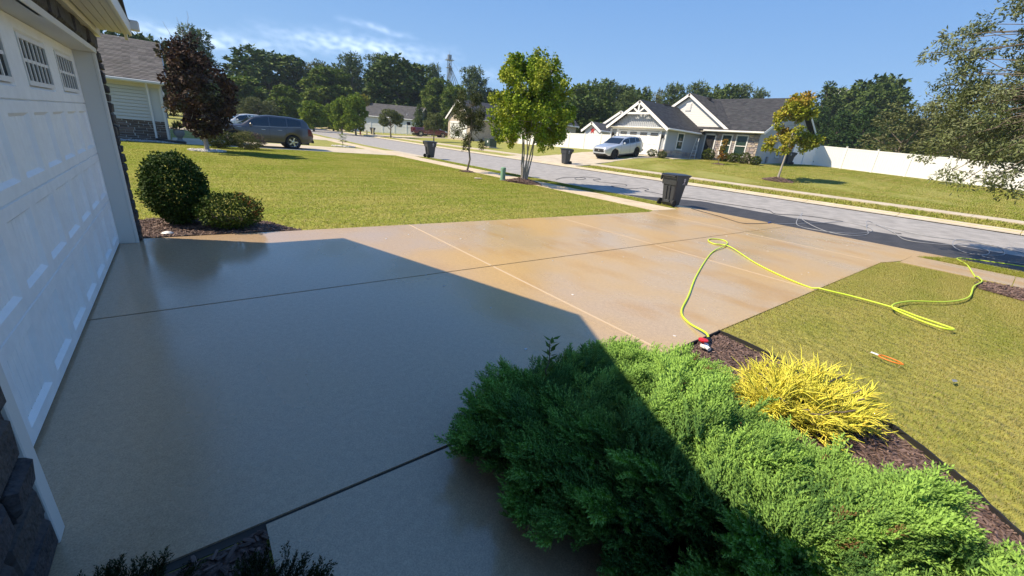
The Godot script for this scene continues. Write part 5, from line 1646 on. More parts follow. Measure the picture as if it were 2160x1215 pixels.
# ---------------------------------------------------------------- wheelie bins
func make_bin() -> Node3D:
	var t := Node3D.new()
	t.name = numbered("wheelie_bin", self)
	add_child(t, true)
	var ring := func(y: float, x0: float, x1: float, hz: float, r: float) -> PackedVector3Array:
		var p := PackedVector3Array()
		for q in [[x1 - r, hz - r, 0.0], [x0 + r, hz - r, 0.25], [x0 + r, -hz + r, 0.5], [x1 - r, -hz + r, 0.75]]:
			for k in 4:
				var a: float = TAU * q[2] + k / 3.0 * PI * 0.5
				p.append(Vector3(q[0] + cos(a) * r, y, q[1] + sin(a) * r))
		return p
	var loft := func(mb: MB, rings: Array) -> void:
		for i in rings.size() - 1:
			var m: int = rings[i].size()
			for j in m:
				var a: Vector3 = rings[i][j]
				var b: Vector3 = rings[i][(j + 1) % m]
				var c: Vector3 = rings[i + 1][(j + 1) % m]
				var d: Vector3 = rings[i + 1][j]
				var ctr := Vector3((rings[i][0].x + rings[i][8].x) * 0.5, a.y, 0)
				var nn := (c - a).cross(b - a).normalized()
				if nn.dot(a - ctr) < 0 and absf(nn.y) < 0.9: nn = -nn
				mb.quad(a, b, c, d, nn)
	var mb := MB.new()
	loft.call(mb, [ring.call(0.03, -0.17, 0.20, 0.19, 0.05), ring.call(0.06, -0.20, 0.23, 0.21, 0.06), ring.call(0.70, -0.27, 0.29, 0.262, 0.06), ring.call(0.70, -0.30, 0.32, 0.285, 0.05), ring.call(0.96, -0.33, 0.35, 0.30, 0.05), ring.call(0.96, -0.35, 0.37, 0.32, 0.05), ring.call(0.99, -0.35, 0.37, 0.32, 0.05)])
	put("tub", mb.mesh(), M.bin_grey, t)
	# recessed ribs on the back
	mb = MB.new()
	for z in [-0.06, 0.06]: mb.rbox(Vector3(-0.25, 0.42, z), Vector3(0.05, 0.5, 0.03), 0.008, Basis(Vector3(0, 0, 1), 0.11))
	mb.rbox(Vector3(-0.22, 0.16, 0), Vector3(0.06, 0.1, 0.22), 0.015)
	put("rib", mb.mesh(), M.bin_grey, t)
	# lid: shallow dome with a rim
	mb = MB.new()
	loft.call(mb, [ring.call(0.992, -0.36, 0.40, 0.335, 0.05), ring.call(1.015, -0.37, 0.41, 0.34, 0.05), ring.call(1.03, -0.34, 0.38, 0.31, 0.06), ring.call(1.055, -0.24, 0.24, 0.22, 0.1), ring.call(1.058, -0.01, 0.01, 0.01, 0.005)])
	put("lid", mb.mesh(), M.bin_lid, t)
	mb = MB.new()
	mb.tube(PackedVector3Array([Vector3(-0.40, 0.975, -0.24), Vector3(-0.40, 0.975, 0.24)]), same_r(2, 0.016), 8)
	for z in [-0.24, 0.0, 0.24]: mb.rbox(Vector3(-0.375, 0.985, z), Vector3(0.08, 0.05, 0.035), 0.01)
	put("handle", mb.mesh(), M.bin_lid, t)
	for z in [-0.31, 0.31]:
		mb = MB.new()
		mb.rbox(Vector3(-0.32, 0.90, z), Vector3(0.07, 0.16, 0.035), 0.01)
		put("bracket", mb.mesh(), M.bin_lid, t)
	mb = MB.new()
	mb.tube(PackedVector3Array([Vector3(-0.22, 0.115, -0.27), Vector3(-0.22, 0.115, 0.27)]), same_r(2, 0.012), 8)
	put("axle", mb.mesh(), M.black, t)
	for s in [-1.0, 1.0]:
		mb = MB.new()
		mb.lathe(PackedVector2Array([Vector2(0.0, 0.022), Vector2(0.05, 0.026), Vector2(0.085, 0.018), Vector2(0.095, 0.03), Vector2(0.115, 0.025), Vector2(0.115, -0.025), Vector2(0.095, -0.03), Vector2(0.0, -0.02)]), 20, Vector3(-0.22, 0.115, s * 0.275), Basis(Vector3.RIGHT, Vector3(0, 0, s), Vector3.UP * s))
		put("wheel", mb.mesh(), M.rubber, t)
		# round tree emblem with a line of small marks below
		mb = MB.new()
		var B := Basis(Vector3.RIGHT * s, Vector3(0, 0, s), Vector3.UP)
		var o := Vector3(0.08, 0.865, s * 0.303)
		mb.lathe(PackedVector2Array([Vector2(0.022, 0.0), Vector2(0.022, 0.003), Vector2(0.055, 0.003), Vector2(0.055, 0.0)]), 16, o, B)
		mb.box(o + Vector3(0, -0.055, 0), Vector3(0.022, 0.05, 0.005))
		for k in 3: mb.box(o + Vector3((k - 1) * 0.03, -0.095 + (0.012 if k == 1 else 0.0), -0.004 * s), Vector3(0.022, 0.03, 0.005))
		for k in 6: mb.box(o + Vector3((k - 2.5) * 0.025, -0.13, -0.010 * s), Vector3(0.018, 0.012, 0.005))
		put("emblem", mb.mesh(), M.emblem, t)
	return t

func bins():
	M.emblem = mat(Color(0.55, 0.52, 0.54), 0.6)
	M.bin_lid = mat(Color(0.030, 0.034, 0.042), 0.38)
	var a := make_bin()
	a.position = Vector3(12.78, -0.01, -7.66); a.rotation.y = -0.06
	a.rotation.z = 0.0
	tag(a, "dark grey wheelie bin on the verge at the corner of the wet driveway", "bin", "wheelie bins put out along the street")
	var spots := [[12.9, 0.0, -25.7, 0.0, "dark grey wheelie bin on the near verge beside the neighbouring driveway"],
		[21.45, 0.32, -21.6, PI, "dark grey wheelie bin across the street at the foot of the opposite driveway"],
		[24.6, 0.38, -69.3, PI, "dark wheelie bin far up the street near the dark red pickup truck"],
		[43.2, 0.0, -15.2, 2.2, "dark wheelie bin in the nook between grey house and white gate"]]
	for s in spots:
		var o: Node3D = a.duplicate()
		o.name = numbered("wheelie_bin", self)
		add_child(o, true)
		o.position = Vector3(s[0], maxf(s[1], H(s[0], s[2]) + 0.02), s[2])
		o.rotation = Vector3(0, s[3], 0)
		tag(o, s[4], "bin", "wheelie bins put out along the street")

# ---------------------------------------------------------------- hoses, tools and small things
func hose_mesh(pts: Array, y: float, r: float, per := 8, over_grass := 0.0) -> ArrayMesh:
	var q := []
	for p in pts:
		var lift: float = p[2] if p.size() > 2 else 0.0
		q.append(Vector3(p[0], y + lift + H(p[0], p[1]), p[1]))
	var path := smooth_path(q, per)
	for i in path.size():
		if over_grass > 0.0 and path[i].z > -1.55 and path[i].x > 4.0 and path[i].x < 11.0: path[i].y += over_grass
	var mb := MB.new()
	mb.tube(path, same_r(path.size(), r), 8)
	return mb.mesh()

func small_things():
	M.hose = mat(Color(0.52, 0.68, 0.045), 0.45)
	var t := thing("garden_hose", "bright yellow-green garden hose looping over the driveway and lawn", "hose")
	put("hose", hose_mesh([[3.60, -1.48, 0.03], [3.70, -1.56, 0.03], [3.84, -1.81], [4.06, -2.02], [4.64, -2.27], [5.65, -2.72], [7.26, -3.34], [8.12, -3.52, 0.02], [8.62, -3.70], [8.78, -3.88], [8.60, -4.03], [8.33, -3.96], [8.15, -3.74], [8.20, -3.46, 0.012], [7.34, -2.56], [6.79, -1.69], [6.83, -1.14], [6.83, -0.72], [6.73, -0.5], [6.66, -0.28], [6.60, -0.16], [6.51, -0.24], [6.58, -0.47], [6.76, -0.74, 0.02], [7.43, -0.68], [8.06, -0.37], [8.77, -0.23], [9.8, -0.26], [10.5, -0.22], [10.9, -0.28], [11.13, -0.34], [12.49, -0.56], [13.27, -0.78], [13.6, -0.4], [14.0, 0.5]], 0.012, 0.011, 8, 0.028), M.hose, t)
	var mb := MB.new()
	mb.tube(PackedVector3Array([Vector3(3.47, 0.035, -1.43), Vector3(3.52, 0.035, -1.46), Vector3(3.60, 0.042, -1.48)]), PackedFloat32Array([0.017, 0.020, 0.016]), 10)
	put("coupling", mb.mesh(), M.black, t)
	var s := thing("sprinkler_valve", "small red and white tap fitting at the end of the yellow hose", "tap", Vector3(3.42, 0.02, -1.42))
	mb = MB.new()
	mb.rbox(Vector3(0, 0.02, 0), Vector3(0.07, 0.04, 0.055), 0.01)
	mb.tube(PackedVector3Array([Vector3(0, 0.02, 0), Vector3(-0.03, 0.02, 0.06)]), same_r(2, 0.018), 8)
	put("body", mb.mesh(), M.white_vinyl, s)
	mb = MB.new()
	mb.lathe(PackedVector2Array([Vector2(0.012, 0.03), Vector2(0.012, 0.06), Vector2(0.04, 0.062), Vector2(0.042, 0.075), Vector2(0.0, 0.08)]), 10, Vector3(-0.01, 0, -0.02))
	put("knob", mb.mesh(), mat(Color(0.55, 0.02, 0.025), 0.4), s)
	# pressure-washer hose
	M.cord = mat(Color(0.30, 0.31, 0.33), 0.5)
	M.cord_dark = mat(Color(0.045, 0.047, 0.055), 0.5)
	t = thing("pressure_hose", "thin grey pressure washer hose coiled on the wet road edge", "hose")
	put("hose", hose_mesh([[13.27, -4.62], [14.2, -4.3], [15.4, -3.95], [16.4, -3.7], [16.1, -3.0], [15.2, -2.75], [14.2, -3.0], [13.75, -3.6], [14.1, -4.25], [15.1, -4.5, 0.22], [14.6, -4.3, 0.1], [13.9, -3.5], [13.9, -2.9], [14.7, -2.7], [15.9, -3.0], [16.7, -3.2, 0.1], [16.9, -3.0, 0.03], [16.0, -2.4], [14.9, -1.9], [15.3, -1.2], [15.9, -0.9], [15.7, -0.5], [14.9, -0.45], [14.6, -0.75], [15.0, -1.05, 0.05], [15.9, -1.1, 0.1], [16.9, -0.8], [16.6, -0.35], [15.4, -0.2], [14.6, -0.5], [14.4, -0.2], [14.6, 0.4], [15.0, 1.5]], -0.03, 0.0092, 7), M.cord, t)
	put("hose", hose_mesh([[16.9, -3.0, 0.012], [16.4, -1.8], [16.8, -0.6], [16.2, 0.2], [15.6, 1.2]], -0.03, 0.0092, 7), M.cord, t)
	t = thing("pressure_hose", "dark thin hose trailing from the bin along the road and drive", "hose")
	put("hose", hose_mesh([[14.0, -14.6], [15.0, -15.2], [15.9, -15.3], [16.4, -15.0], [16.0, -14.6], [15.3, -14.4], [15.6, -14.9, 0.012], [16.6, -15.2, 0.012], [17.1, -14.9], [16.9, -14.3], [16.2, -14.2, 0.02], [15.9, -13.6], [16.2, -12.9], [16.5, -12.4], [15.9, -12.0], [15.2, -12.2], [15.1, -11.7], [15.6, -11.3], [16.3, -11.3], [16.2, -10.9], [15.5, -10.6], [15.4, -9.8], [15.2, -9.0], [15.7, -8.6], [15.9, -7.1], [16.1, -5.9], [15.5, -5.35], [16.3, -4.75], [16.4, -3.72, 0.012]], -0.03, 0.009, 7), M.cord_dark, t)
	put("hose", hose_mesh([[13.0, -7.0], [12.7, -6.4], [12.4, -5.7], [11.97, -4.95], [12.4, -4.72], [13.0, -4.66], [13.27, -4.62]], 0.008, 0.008, 7), M.cord_dark, t)
	t = thing("cord_connector", "short blue hose coupling lying where the drive meets the road", "connector", Vector3(13.22, 0.012, -4.66))
	mb = MB.new()
	mb.tube(PackedVector3Array([Vector3(-0.16, 0, 0.02), Vector3(-0.05, 0, 0.0), Vector3(0.0, 0, 0), Vector3(0.14, -0.01, -0.02)]), PackedFloat32Array([0.014, 0.02, 0.024, 0.014]), 8)
	put("coupling", mb.mesh(), mat(Color(0.03, 0.06, 0.30), 0.4), t)
	t = thing("washer_wand", "blue pressure washer lance lying along the wet road edge", "lance", Vector3(15.6, -0.01, -3.2))
	mb = MB.new()
	mb.tube(PackedVector3Array([Vector3(-0.15, 0.02, -0.6), Vector3(0.1, 0.02, 0.1), Vector3(0.35, 0.03, 0.8)]), PackedFloat32Array([0.014, 0.014, 0.022]), 8)
	put("tube", mb.mesh(), mat(Color(0.035, 0.05, 0.14), 0.35, 0.3), t)
	mb = MB.new()
	mb.rbox(Vector3(0.38, 0.04, 0.9), Vector3(0.06, 0.08, 0.22), 0.02, Basis(Vector3.UP, 0.35))
	put("grip", mb.mesh(), M.black, t)
	# orange plastic tool on the lawn
	t = thing("orange_hand_tool", "small orange frame-handled tool with pale tip lying on the lawn", "tool", Vector3(4.80, 0.035, -0.40))
	t.rotation.y = -PI / 2 - 0.12
	t.scale = Vector3(0.7, 1.0, 1.1)
	mb = MB.new()
	var ring := []
	for q in [[-0.10, 0.012], [-0.06, 0.034], [0.06, 0.036], [0.14, 0.008], [0.14, -0.008], [0.06, -0.036], [-0.06, -0.034], [-0.10, -0.012], [-0.10, 0.012]]: ring.append(Vector3(q[0], 0.006, q[1]))
	var pth := smooth_path(ring, 4)
	mb.tube(pth, same_r(pth.size(), 0.0055), 6)
	put("frame", mb.mesh(), mat(Color(0.72, 0.20, 0.02), 0.45), t)
	mb = MB.new()
	mb.rbox(Vector3(-0.15, 0.006, 0), Vector3(0.085, 0.012, 0.02), 0.004)
	put("tip", mb.mesh(), M.white_vinyl, t)
	# bed edging: black strip on edge
	t = thing("bed_edging", "black plastic edging strip between mulch bed and lawn", "edging")
	mb = MB.new()
	var ep := smooth_path([Vector3(3.3, 0.0, -1.535), Vector3(3.6, 0, -1.535), Vector3(3.90, 0.0, -1.535), Vector3(3.94, 0.0, -1.50), Vector3(3.88, 0, -1.06), Vector3(3.66, 0, -0.40), Vector3(3.57, 0, -0.17), Vector3(3.38, 0, 0.08), Vector3(3.2, 0, 0.28), Vector3(2.95, 0, 0.50), Vector3(2.5, 0, 1.25)], 5)
	var f := FastNoiseLite.new(); f.seed = 8; f.frequency = 0.9
	for i in ep.size() - 1:
		var a := ep[i]
		var b := ep[i + 1]
		var d := (b - a).normalized()
		var side := d.cross(Vector3.UP) * 0.006
		var ha := 0.022 + 0.014 * f.get_noise_1d(i * 3.0)
		var hb := 0.022 + 0.014 * f.get_noise_1d((i + 1) * 3.0)
		var U := Vector3.UP
		mb.quad(a - side - U * 0.05, b - side - U * 0.05, b - side + U * hb, a - side + U * ha, -side.normalized())
		mb.quad(a + side - U * 0.05, b + side - U * 0.05, b + side + U * hb, a + side + U * ha, side.normalized())
		mb.quad(a - side + U * ha, b - side + U * hb, b + side + U * hb, a + side + U * ha, U)
	put("strip", mb.mesh(), M.rubber, t)
	# green cable pedestal
	t = thing("cable_pedestal", "pale green round utility pedestal on the lawn left of the maple", "pedestal", Vector3(10.35, -0.02, -13.97))
	mb = MB.new()
	mb.lathe(PackedVector2Array([Vector2(0.105, 0), Vector2(0.105, 0.40), Vector2(0.108, 0.405), Vector2(0.108, 0.50), Vector2(0.10, 0.525), Vector2(0.07, 0.54), Vector2(0.0, 0.545)]), 24, Vector3.ZERO)
	put("cover", mb.mesh(), mat(Color(0.20, 0.36, 0.25), 0.5), t)
	mb = MB.new()
	mb.lathe(PackedVector2Array([Vector2(0.125, 0), Vector2(0.125, 0.05), Vector2(0.106, 0.06)]), 24, Vector3.ZERO)
	put("collar", mb.mesh(), mat(Color(0.15, 0.27, 0.19), 0.6), t)
	# transformer box across the street
	t = thing("transformer_box", "dark green transformer box on the lawn across the street", "transformer", on(25.9, -37.6, -0.02))
	mb = MB.new()
	mb.rbox(Vector3(0, 0.06, 0), Vector3(1.1, 0.12, 1.15), 0.02)
	put("plinth", mb.mesh(), M.apron, t)
	mb = MB.new()
	mb.rbox(Vector3(0, 0.5, 0), Vector3(0.9, 0.78, 1.0), 0.02)
	mb.rbox(Vector3(0.0, 0.90, 0), Vector3(0.96, 0.05, 1.06), 0.02)
	put("cabinet", mb.mesh(), mat(Color(0.035, 0.06, 0.045), 0.5), t)
	mb = MB.new()
	mb.rbox(Vector3(-0.456, 0.62, 0.1), Vector3(0.012, 0.2, 0.16), 0.004)
	put("notice", mb.mesh(), M.white_vinyl, t)
	# hydrant and cable posts far up the street
	t = thing("fire_hydrant", "dark red fire hydrant far up the street", "hydrant", on(22.6, -69.2))
	mb = MB.new()
	mb.lathe(PackedVector2Array([Vector2(0.16, 0), Vector2(0.16, 0.06), Vector2(0.11, 0.07), Vector2(0.11, 0.5), Vector2(0.15, 0.52), Vector2(0.15, 0.57), Vector2(0.12, 0.66), Vector2(0.04, 0.74), Vector2(0.04, 0.8), Vector2(0, 0.8)]), 14, Vector3.ZERO)
	put("barrel", mb.mesh(), mat(Color(0.16, 0.02, 0.025), 0.5), t)
	mb = MB.new()
	mb.tube(PackedVector3Array([Vector3(0, 0.42, -0.22), Vector3(0, 0.42, 0.22)]), same_r(2, 0.06), 10)
	put("nozzle", mb.mesh(), mat(Color(0.16, 0.02, 0.025), 0.5), t)
	for p in [[23.4, -68.6, 0.62, "shorter cream utility post beside the hydrant up the street"], [24.2, -68.0, 0.95, "taller cream utility post right of the hydrant up the street"]]:
		t = thing("utility_post", p[3], "post", on(p[0], p[1]))
		mb = MB.new()
		mb.rbox(Vector3(0, p[2] * 0.5, 0), Vector3(0.22, p[2], 0.22), 0.03)
		put("post", mb.mesh(), mat(Color(0.50, 0.47, 0.33), 0.6), t)
		mb = MB.new()
		mb.rbox(Vector3(0, p[2] + 0.03, 0), Vector3(0.26, 0.06, 0.26), 0.02)
		put("cap", mb.mesh(), mat(Color(0.50, 0.47, 0.33), 0.6), t)
	# small things on the lawns
	t = thing("meter_lid", "small pale round lid set flat in the lawn left of the green pedestal", "lid", Vector3(9.35, 0.018, -14.3))
	mb = MB.new()
	mb.lathe(PackedVector2Array([Vector2(0.16, 0), Vector2(0.16, 0.012), Vector2(0.145, 0.018), Vector2(0.0, 0.018)]), 20, Vector3.ZERO)
	put("lid", mb.mesh(), M.apron, t)
	mb = MB.new()
	mb.rbox(Vector3(0, 0.019, 0), Vector3(0.06, 0.008, 0.02), 0.003)
	put("grip", mb.mesh(), M.rubber, t)
	t = thing("plastic_scrap", "small crumpled blue-grey plastic scrap on the right lawn beyond the orange tool", "litter", Vector3(4.86, 0.03, 0.02))
	mb = MB.new()
	mb.tri(Vector3(-0.05, 0, 0), Vector3(0.02, 0.012, 0.03), Vector3(0.01, 0.004, -0.03))
	mb.tri(Vector3(0.02, 0.012, 0.03), Vector3(0.07, 0.002, 0.01), Vector3(0.01, 0.004, -0.03))
	mb.tri(Vector3(-0.05, 0, 0), Vector3(-0.02, 0.014, 0.04), Vector3(0.02, 0.012, 0.03))
	put("sheet", mb.mesh(), mat(Color(0.16, 0.18, 0.21), 0.6), t)
	t.scale = Vector3(0.7, 0.6, 0.55)
	# white stone at the corner bed
	t = thing("white_rock", "small white lump lying in the mulch by the garage corner", "rock", Vector3(-0.33, 0.0, -7.03))
	mb = MB.new()
	mb.lathe(PackedVector2Array([Vector2(0.045, 0), Vector2(0.055, 0.015), Vector2(0.035, 0.035), Vector2(0, 0.045)]), 6, Vector3.ZERO, Basis.IDENTITY.scaled(Vector3(1.3, 1, 0.5)))
	put("stone", mb.mesh(), M.white_vinyl, t)

# ---------------------------------------------------------------- houses
func putw(called: String, mesh: Mesh, m: Material, t: Node3D) -> MeshInstance3D:
	var o := put(called, mesh, m, t)
	o.position = -t.position
	return o

# lapped boards on a wall: at height y the wall runs from lo to hi along ux
func laps(mb: MB, o: Vector3, ux: Vector3, nn: Vector3, y0: float, y1: float, lap: float, lo: Callable, hi: Callable, thick := 0.014) -> void:
	var y := y0
	while y < y1 - 0.01:
		var yt := minf(y + lap, y1)
		var a: Vector3 = o + ux * lo.call(y) + Vector3.UP * y + nn * thick
		var b: Vector3 = o + ux * hi.call(y) + Vector3.UP * y + nn * thick
		var c: Vector3 = o + ux * hi.call(yt) + Vector3.UP * yt + nn * 0.002
		var d: Vector3 = o + ux * lo.call(yt) + Vector3.UP * yt + nn * 0.002
		mb.quad(a, b, c, d, (nn + Vector3.UP * 0.08).normalized())
		mb.quad(a, b, b - nn * thick, a - nn * thick, Vector3.DOWN)
		y = yt

# courses of shingle tabs over a roof plane: a-b eave, e-d ridge
func shingles(mb: MB, a: Vector3, b: Vector3, d: Vector3, e: Vector3, course: float, tab: float, c0: Color, c1: Color, sd: int) -> void:
	var r := RandomNumberGenerator.new(); r.seed = sd
	var nn := (d - a).cross(b - a).normalized()
	if nn == Vector3.ZERO: nn = (e - a).cross(b - a).normalized()
	if nn.y < 0: nn = -nn
	var n := maxi(2, int(((e - a).length() + (d - b).length()) * 0.5 / course))
	for i in n:
		var t0 := float(i) / n
		var t1 := minf(1.0, (i + 1.25) / n)
		var p := a.lerp(e, t0)
		var q := b.lerp(d, t0)
		var p2 := a.lerp(e, t1)
		var q2 := b.lerp(d, t1)
		var m := maxi(1, int((q - p).length() / tab))
		for k in m:
			var k0 := float(k) / m
			var k1 := float(k + 1) / m
			mb.col = c0.lerp(c1, r.randf())
			var lift := nn * (0.022 + r.randf() * 0.006)
			mb.quad(p.lerp(q, k0) + lift, p.lerp(q, k1) + lift, p2.lerp(q2, k1) + nn * 0.006, p2.lerp(q2, k0) + nn * 0.006, nn)
			mb.quad(p.lerp(q, k0) + lift, p.lerp(q, k1) + lift, p.lerp(q, k1), p.lerp(q, k0), (p - p2).normalized())

func window(t: Node3D, c: Vector3, ux: Vector3, nn: Vector3, w: float, h: float, bars: int, glass: Material):
	var mb := MB.new()
	var b := Basis(ux, Vector3.UP, nn)
	var f := 0.09
	mb.box(c + Vector3.UP * (h * 0.5 + f * 0.5) + nn * 0.03, Vector3(w + 2 * f, f, 0.09), b)
	mb.box(c - Vector3.UP * (h * 0.5 + f * 0.5) + nn * 0.04, Vector3(w + 2 * f, f, 0.12), b)
	for s in [-1.0, 1.0]: mb.box(c + ux * s * (w * 0.5 + f * 0.5) + nn * 0.028, Vector3(f, h, 0.086), b)
	for k in range(1, bars + 1): mb.box(c + Vector3.UP * (h * k / (bars + 1) - h * 0.5) + nn * 0.026, Vector3(w, 0.06, 0.06), b)
	var fr := putw("window", mb.mesh(), M.white, t)
	for k in bars + 1:
		mb = MB.new()
		mb.box(Vector3.ZERO, Vector3(w - 0.01, h / (bars + 1) - 0.07, 0.012), b)
		var p := put("pane", mb.mesh(), glass, fr)
		p.position = c + Vector3.UP * (h * (k + 0.5) / (bars + 1) - h * 0.5) + nn * 0.012

func lantern(t: Node3D, at: Vector3, nn: Vector3):
	var mb := MB.new()
	mb.rbox(at + nn * 0.02, Vector3(0.10, 0.2, 0.10), 0.01)
	mb.tube(PackedVector3Array([at + nn * 0.04 + Vector3(0, 0.1, 0), at + nn * 0.16 + Vector3(0, 0.2, 0)]), same_r(2, 0.014), 6)
	mb.lathe(PackedVector2Array([Vector2(0.05, -0.16), Vector2(0.09, 0.10), Vector2(0.12, 0.12), Vector2(0.02, 0.22)]), 6, at + nn * 0.18)
	putw("wall_lantern", mb.mesh(), M.black, t)

func grey_house():
	var t := thing("house", "grey ranch house across the street with white trussed garage gable and dark roof", "house", Vector3(32.5, 1.36, -24.15))
	var X := Vector3.RIGHT
	var Z := Vector3(0, 0, 1)
	var gl := mat(Color(0.02, 0.045, 0.035), 0.06)
	var stones := [mat(Color(0.36, 0.30, 0.27), 0.8), mat(Color(0.42, 0.37, 0.33), 0.8), mat(Color(0.28, 0.25, 0.25), 0.8), mat(Color(0.45, 0.38, 0.31), 0.8)]
	var mb := MB.new()
	# body: garage block and main block
	mb.box(Vector3(35.3, 2.35, -24.15), Vector3(5.5, 2.8, 5.84))
	mb.box(Vector3(44.06, 2.55, -21.55), Vector3(11.9, 2.5, 11.0))
	put("walls", mb.mesh(), M.siding_grey, t).position = -t.position
	# gable infills
	mb = MB.new()
	mb.prism(PackedVector2Array([Vector2(38.1, 3.8), Vector2(49.95, 3.8), Vector2(44.0, 7.0)]), 0.2, Transform3D(Basis(X, Vector3.UP, Z), Vector3(0, 0, -16.25)))
	mb.prism(PackedVector2Array([Vector2(-27.0, 3.75), Vector2(-21.3, 3.75), Vector2(-24.15, 5.6)]), 0.2, Transform3D(Basis(Z, Vector3.UP, -X), Vector3(32.72, 0, 0)))
	mb.prism(PackedVector2Array([Vector2(-27.0, 4.2), Vector2(-19.1, 4.2), Vector2(-23.04, 6.85)]), 0.2, Transform3D(Basis(Z, Vector3.UP, -X), Vector3(38.22, 0, 0)))
	putw("gable_wall", mb.mesh(), M.siding_grey, t)
	# lapped siding
	mb = MB.new()
	laps(mb, Vector3(38.0, 0, -16.05), X, Z, 1.5, 3.8, 0.13, func(_y): return 0.0, func(_y): return 12.0)
	laps(mb, Vector3(38.0, 0, -16.05), X, Z, 3.8, 6.9, 0.13, func(y): return (y - 3.8) * 1.94 + 0.05, func(y): return 12.0 - (y - 3.8) * 1.94 - 0.05)
	laps(mb, Vector3(32.55, 0, -21.23), X, Z, 1.98, 3.72, 0.13, func(_y): return 0.0, func(_y): return 5.5)
	laps(mb, Vector3(38.11, 0, -21.15), Z, -X, 1.5, 3.8, 0.13, func(_y): return 0.0, func(_y): return 1.2)
	for s in [[-27.07, -26.45], [-21.62, -21.23]]:
		laps(mb, Vector3(32.55, 0, s[0]), Z, -X, 1.98, 3.5, 0.13, func(_y): return 0.0, func(_y): return s[1] - s[0])
	tag(putw("siding", mb.mesh(), M.siding_grey, t), "", "", "", "stuff")
	mb = MB.new()
	laps(mb, Vector3(38.0, 0, -23.04), Z, -X, 4.25, 6.8, 0.15, func(y): return -(6.85 - y) * 1.5, func(y): return (6.85 - y) * 1.5)
	tag(putw("siding", mb.mesh(), M.siding_white, t), "", "", "", "stuff")
	# upright battens in the garage gable
	mb = MB.new()
	for k in 30:
		var z := -27.0 + 0.197 * k
		var top := 5.68 - absf(z + 24.15) * 0.655
		if top > 3.8: mb.box(Vector3(32.505, (3.7 + top) * 0.5, z), Vector3(0.035, top - 3.7, 0.05))
	tag(putw("battens", mb.mesh(), mat(Color(0.42, 0.44, 0.47), 0.6), t), "", "", "", "stuff")
	# roofs
	var roofs := [
		[Vector3(32.05, 3.70, -20.85), Vector3(40.0, 3.70, -20.85), Vector3(40.0, 5.88, -24.15), Vector3(32.05, 5.88, -24.15)],
		[Vector3(32.05, 3.70, -27.45), Vector3(40.0, 3.70, -27.45), Vector3(40.0, 5.88, -24.15), Vector3(32.05, 5.88, -24.15)],
		[Vector3(37.55, 4.05, -27.5), Vector3(37.55, 4.05, -15.62), Vector3(44.0, 7.35, -15.62), Vector3(44.0, 7.35, -27.5)],
		[Vector3(50.95, 3.80, -27.5), Vector3(50.95, 3.80, -15.62), Vector3(44.0, 7.35, -15.62), Vector3(44.0, 7.35, -27.5)],
		[Vector3(37.7, 4.15, -18.62), Vector3(38.05, 4.32, -18.62), Vector3(43.5, 7.12, -23.04), Vector3(37.7, 7.12, -23.04)],
		[Vector3(37.7, 4.15, -27.46), Vector3(38.05, 4.32, -27.46), Vector3(43.5, 7.12, -23.04), Vector3(37.7, 7.12, -23.04)]]
	mb = MB.new()
	for q in roofs: mb.slab(q[0], q[1], q[2], q[3], 0.12)
	var rf := putw("roof", mb.mesh(), M.shingle_dark, t)
	mb = MB.new()
	var k0 := 0
	for q in roofs:
		shingles(mb, q[0], q[1], q[2], q[3], 0.14, 0.30, Color(0.030, 0.031, 0.034), Color(0.066, 0.067, 0.071), 40 + k0)
		k0 += 1
	tag(put("shingles", mb.mesh(), M.v, rf), "", "", "", "stuff")
	mb = MB.new()
	mb.lathe(PackedVector2Array([Vector2(0.22, -0.1), Vector2(0.22, 0.1), Vector2(0, 0.12)]), 10, Vector3(40.5, 6.95, -22.6))
	mb.box(Vector3(36.0, 5.90, -24.15), Vector3(1.0, 0.1, 0.25))
	put("roof_vent", mb.mesh(), M.black, rf)
	# white barge boards, fascia, gutters
	for s in [-1.0, 1.0]:
		mb = MB.new()
		mb.slab(Vector3(32.02, 3.62, -24.15 + s * 3.36), Vector3(32.06, 3.62, -24.15 + s * 3.36), Vector3(32.06, 5.84, -24.15), Vector3(32.02, 5.84, -24.15), 0.24)
		putw("barge_board", mb.mesh(), M.white_vinyl, t)
		mb = MB.new()
		mb.slab(Vector3(37.66, 4.08, -23.04 + s * 4.46), Vector3(37.70, 4.08, -23.04 + s * 4.46), Vector3(37.70, 7.08, -23.04), Vector3(37.66, 7.08, -23.04), 0.22)
		putw("barge_board", mb.mesh(), M.white_vinyl, t)
	mb = MB.new()
	mb.slab(Vector3(37.5, 3.99, -15.58), Vector3(37.5, 3.99, -15.62), Vector3(44.0, 7.31, -15.62), Vector3(44.0, 7.31, -15.58), 0.2)
	mb.slab(Vector3(51.0, 3.74, -15.58), Vector3(51.0, 3.74, -15.62), Vector3(44.0, 7.31, -15.62), Vector3(44.0, 7.31, -15.58), 0.2)
	putw("barge_board", mb.mesh(), M.white_vinyl, t)
	mb = MB.new()
	mb.rbox(Vector3(37.5, 3.96, -18.2), Vector3(0.12, 0.13, 5.2), 0.02)
	mb.rbox(Vector3(34.7, 3.62, -20.82), Vector3(5.2, 0.12, 0.12), 0.02)
	putw("gutter", mb.mesh(), M.white_vinyl, t)
	mb = MB.new()
	mb.box(Vector3(35.0, 3.56, -21.0), Vector3(5.6, 0.04, 0.36))
	mb.box(Vector3(37.8, 3.88, -18.4), Vector3(0.5, 0.04, 5.4))
	mb.box(Vector3(32.3, 3.60, -24.15), Vector3(0.42, 0.04, 6.4))
	putw("soffit", mb.mesh(), M.soffit, t)
	# truss ornament in the garage gable
	mb = MB.new()
	var B := func(a: Vector3, b: Vector3, w: float) -> void:
		var d := (b - a).normalized()
		mb.box((a + b) * 0.5, Vector3((b - a).length(), w, 0.07), Basis(d, d.cross(-X).normalized(), X))
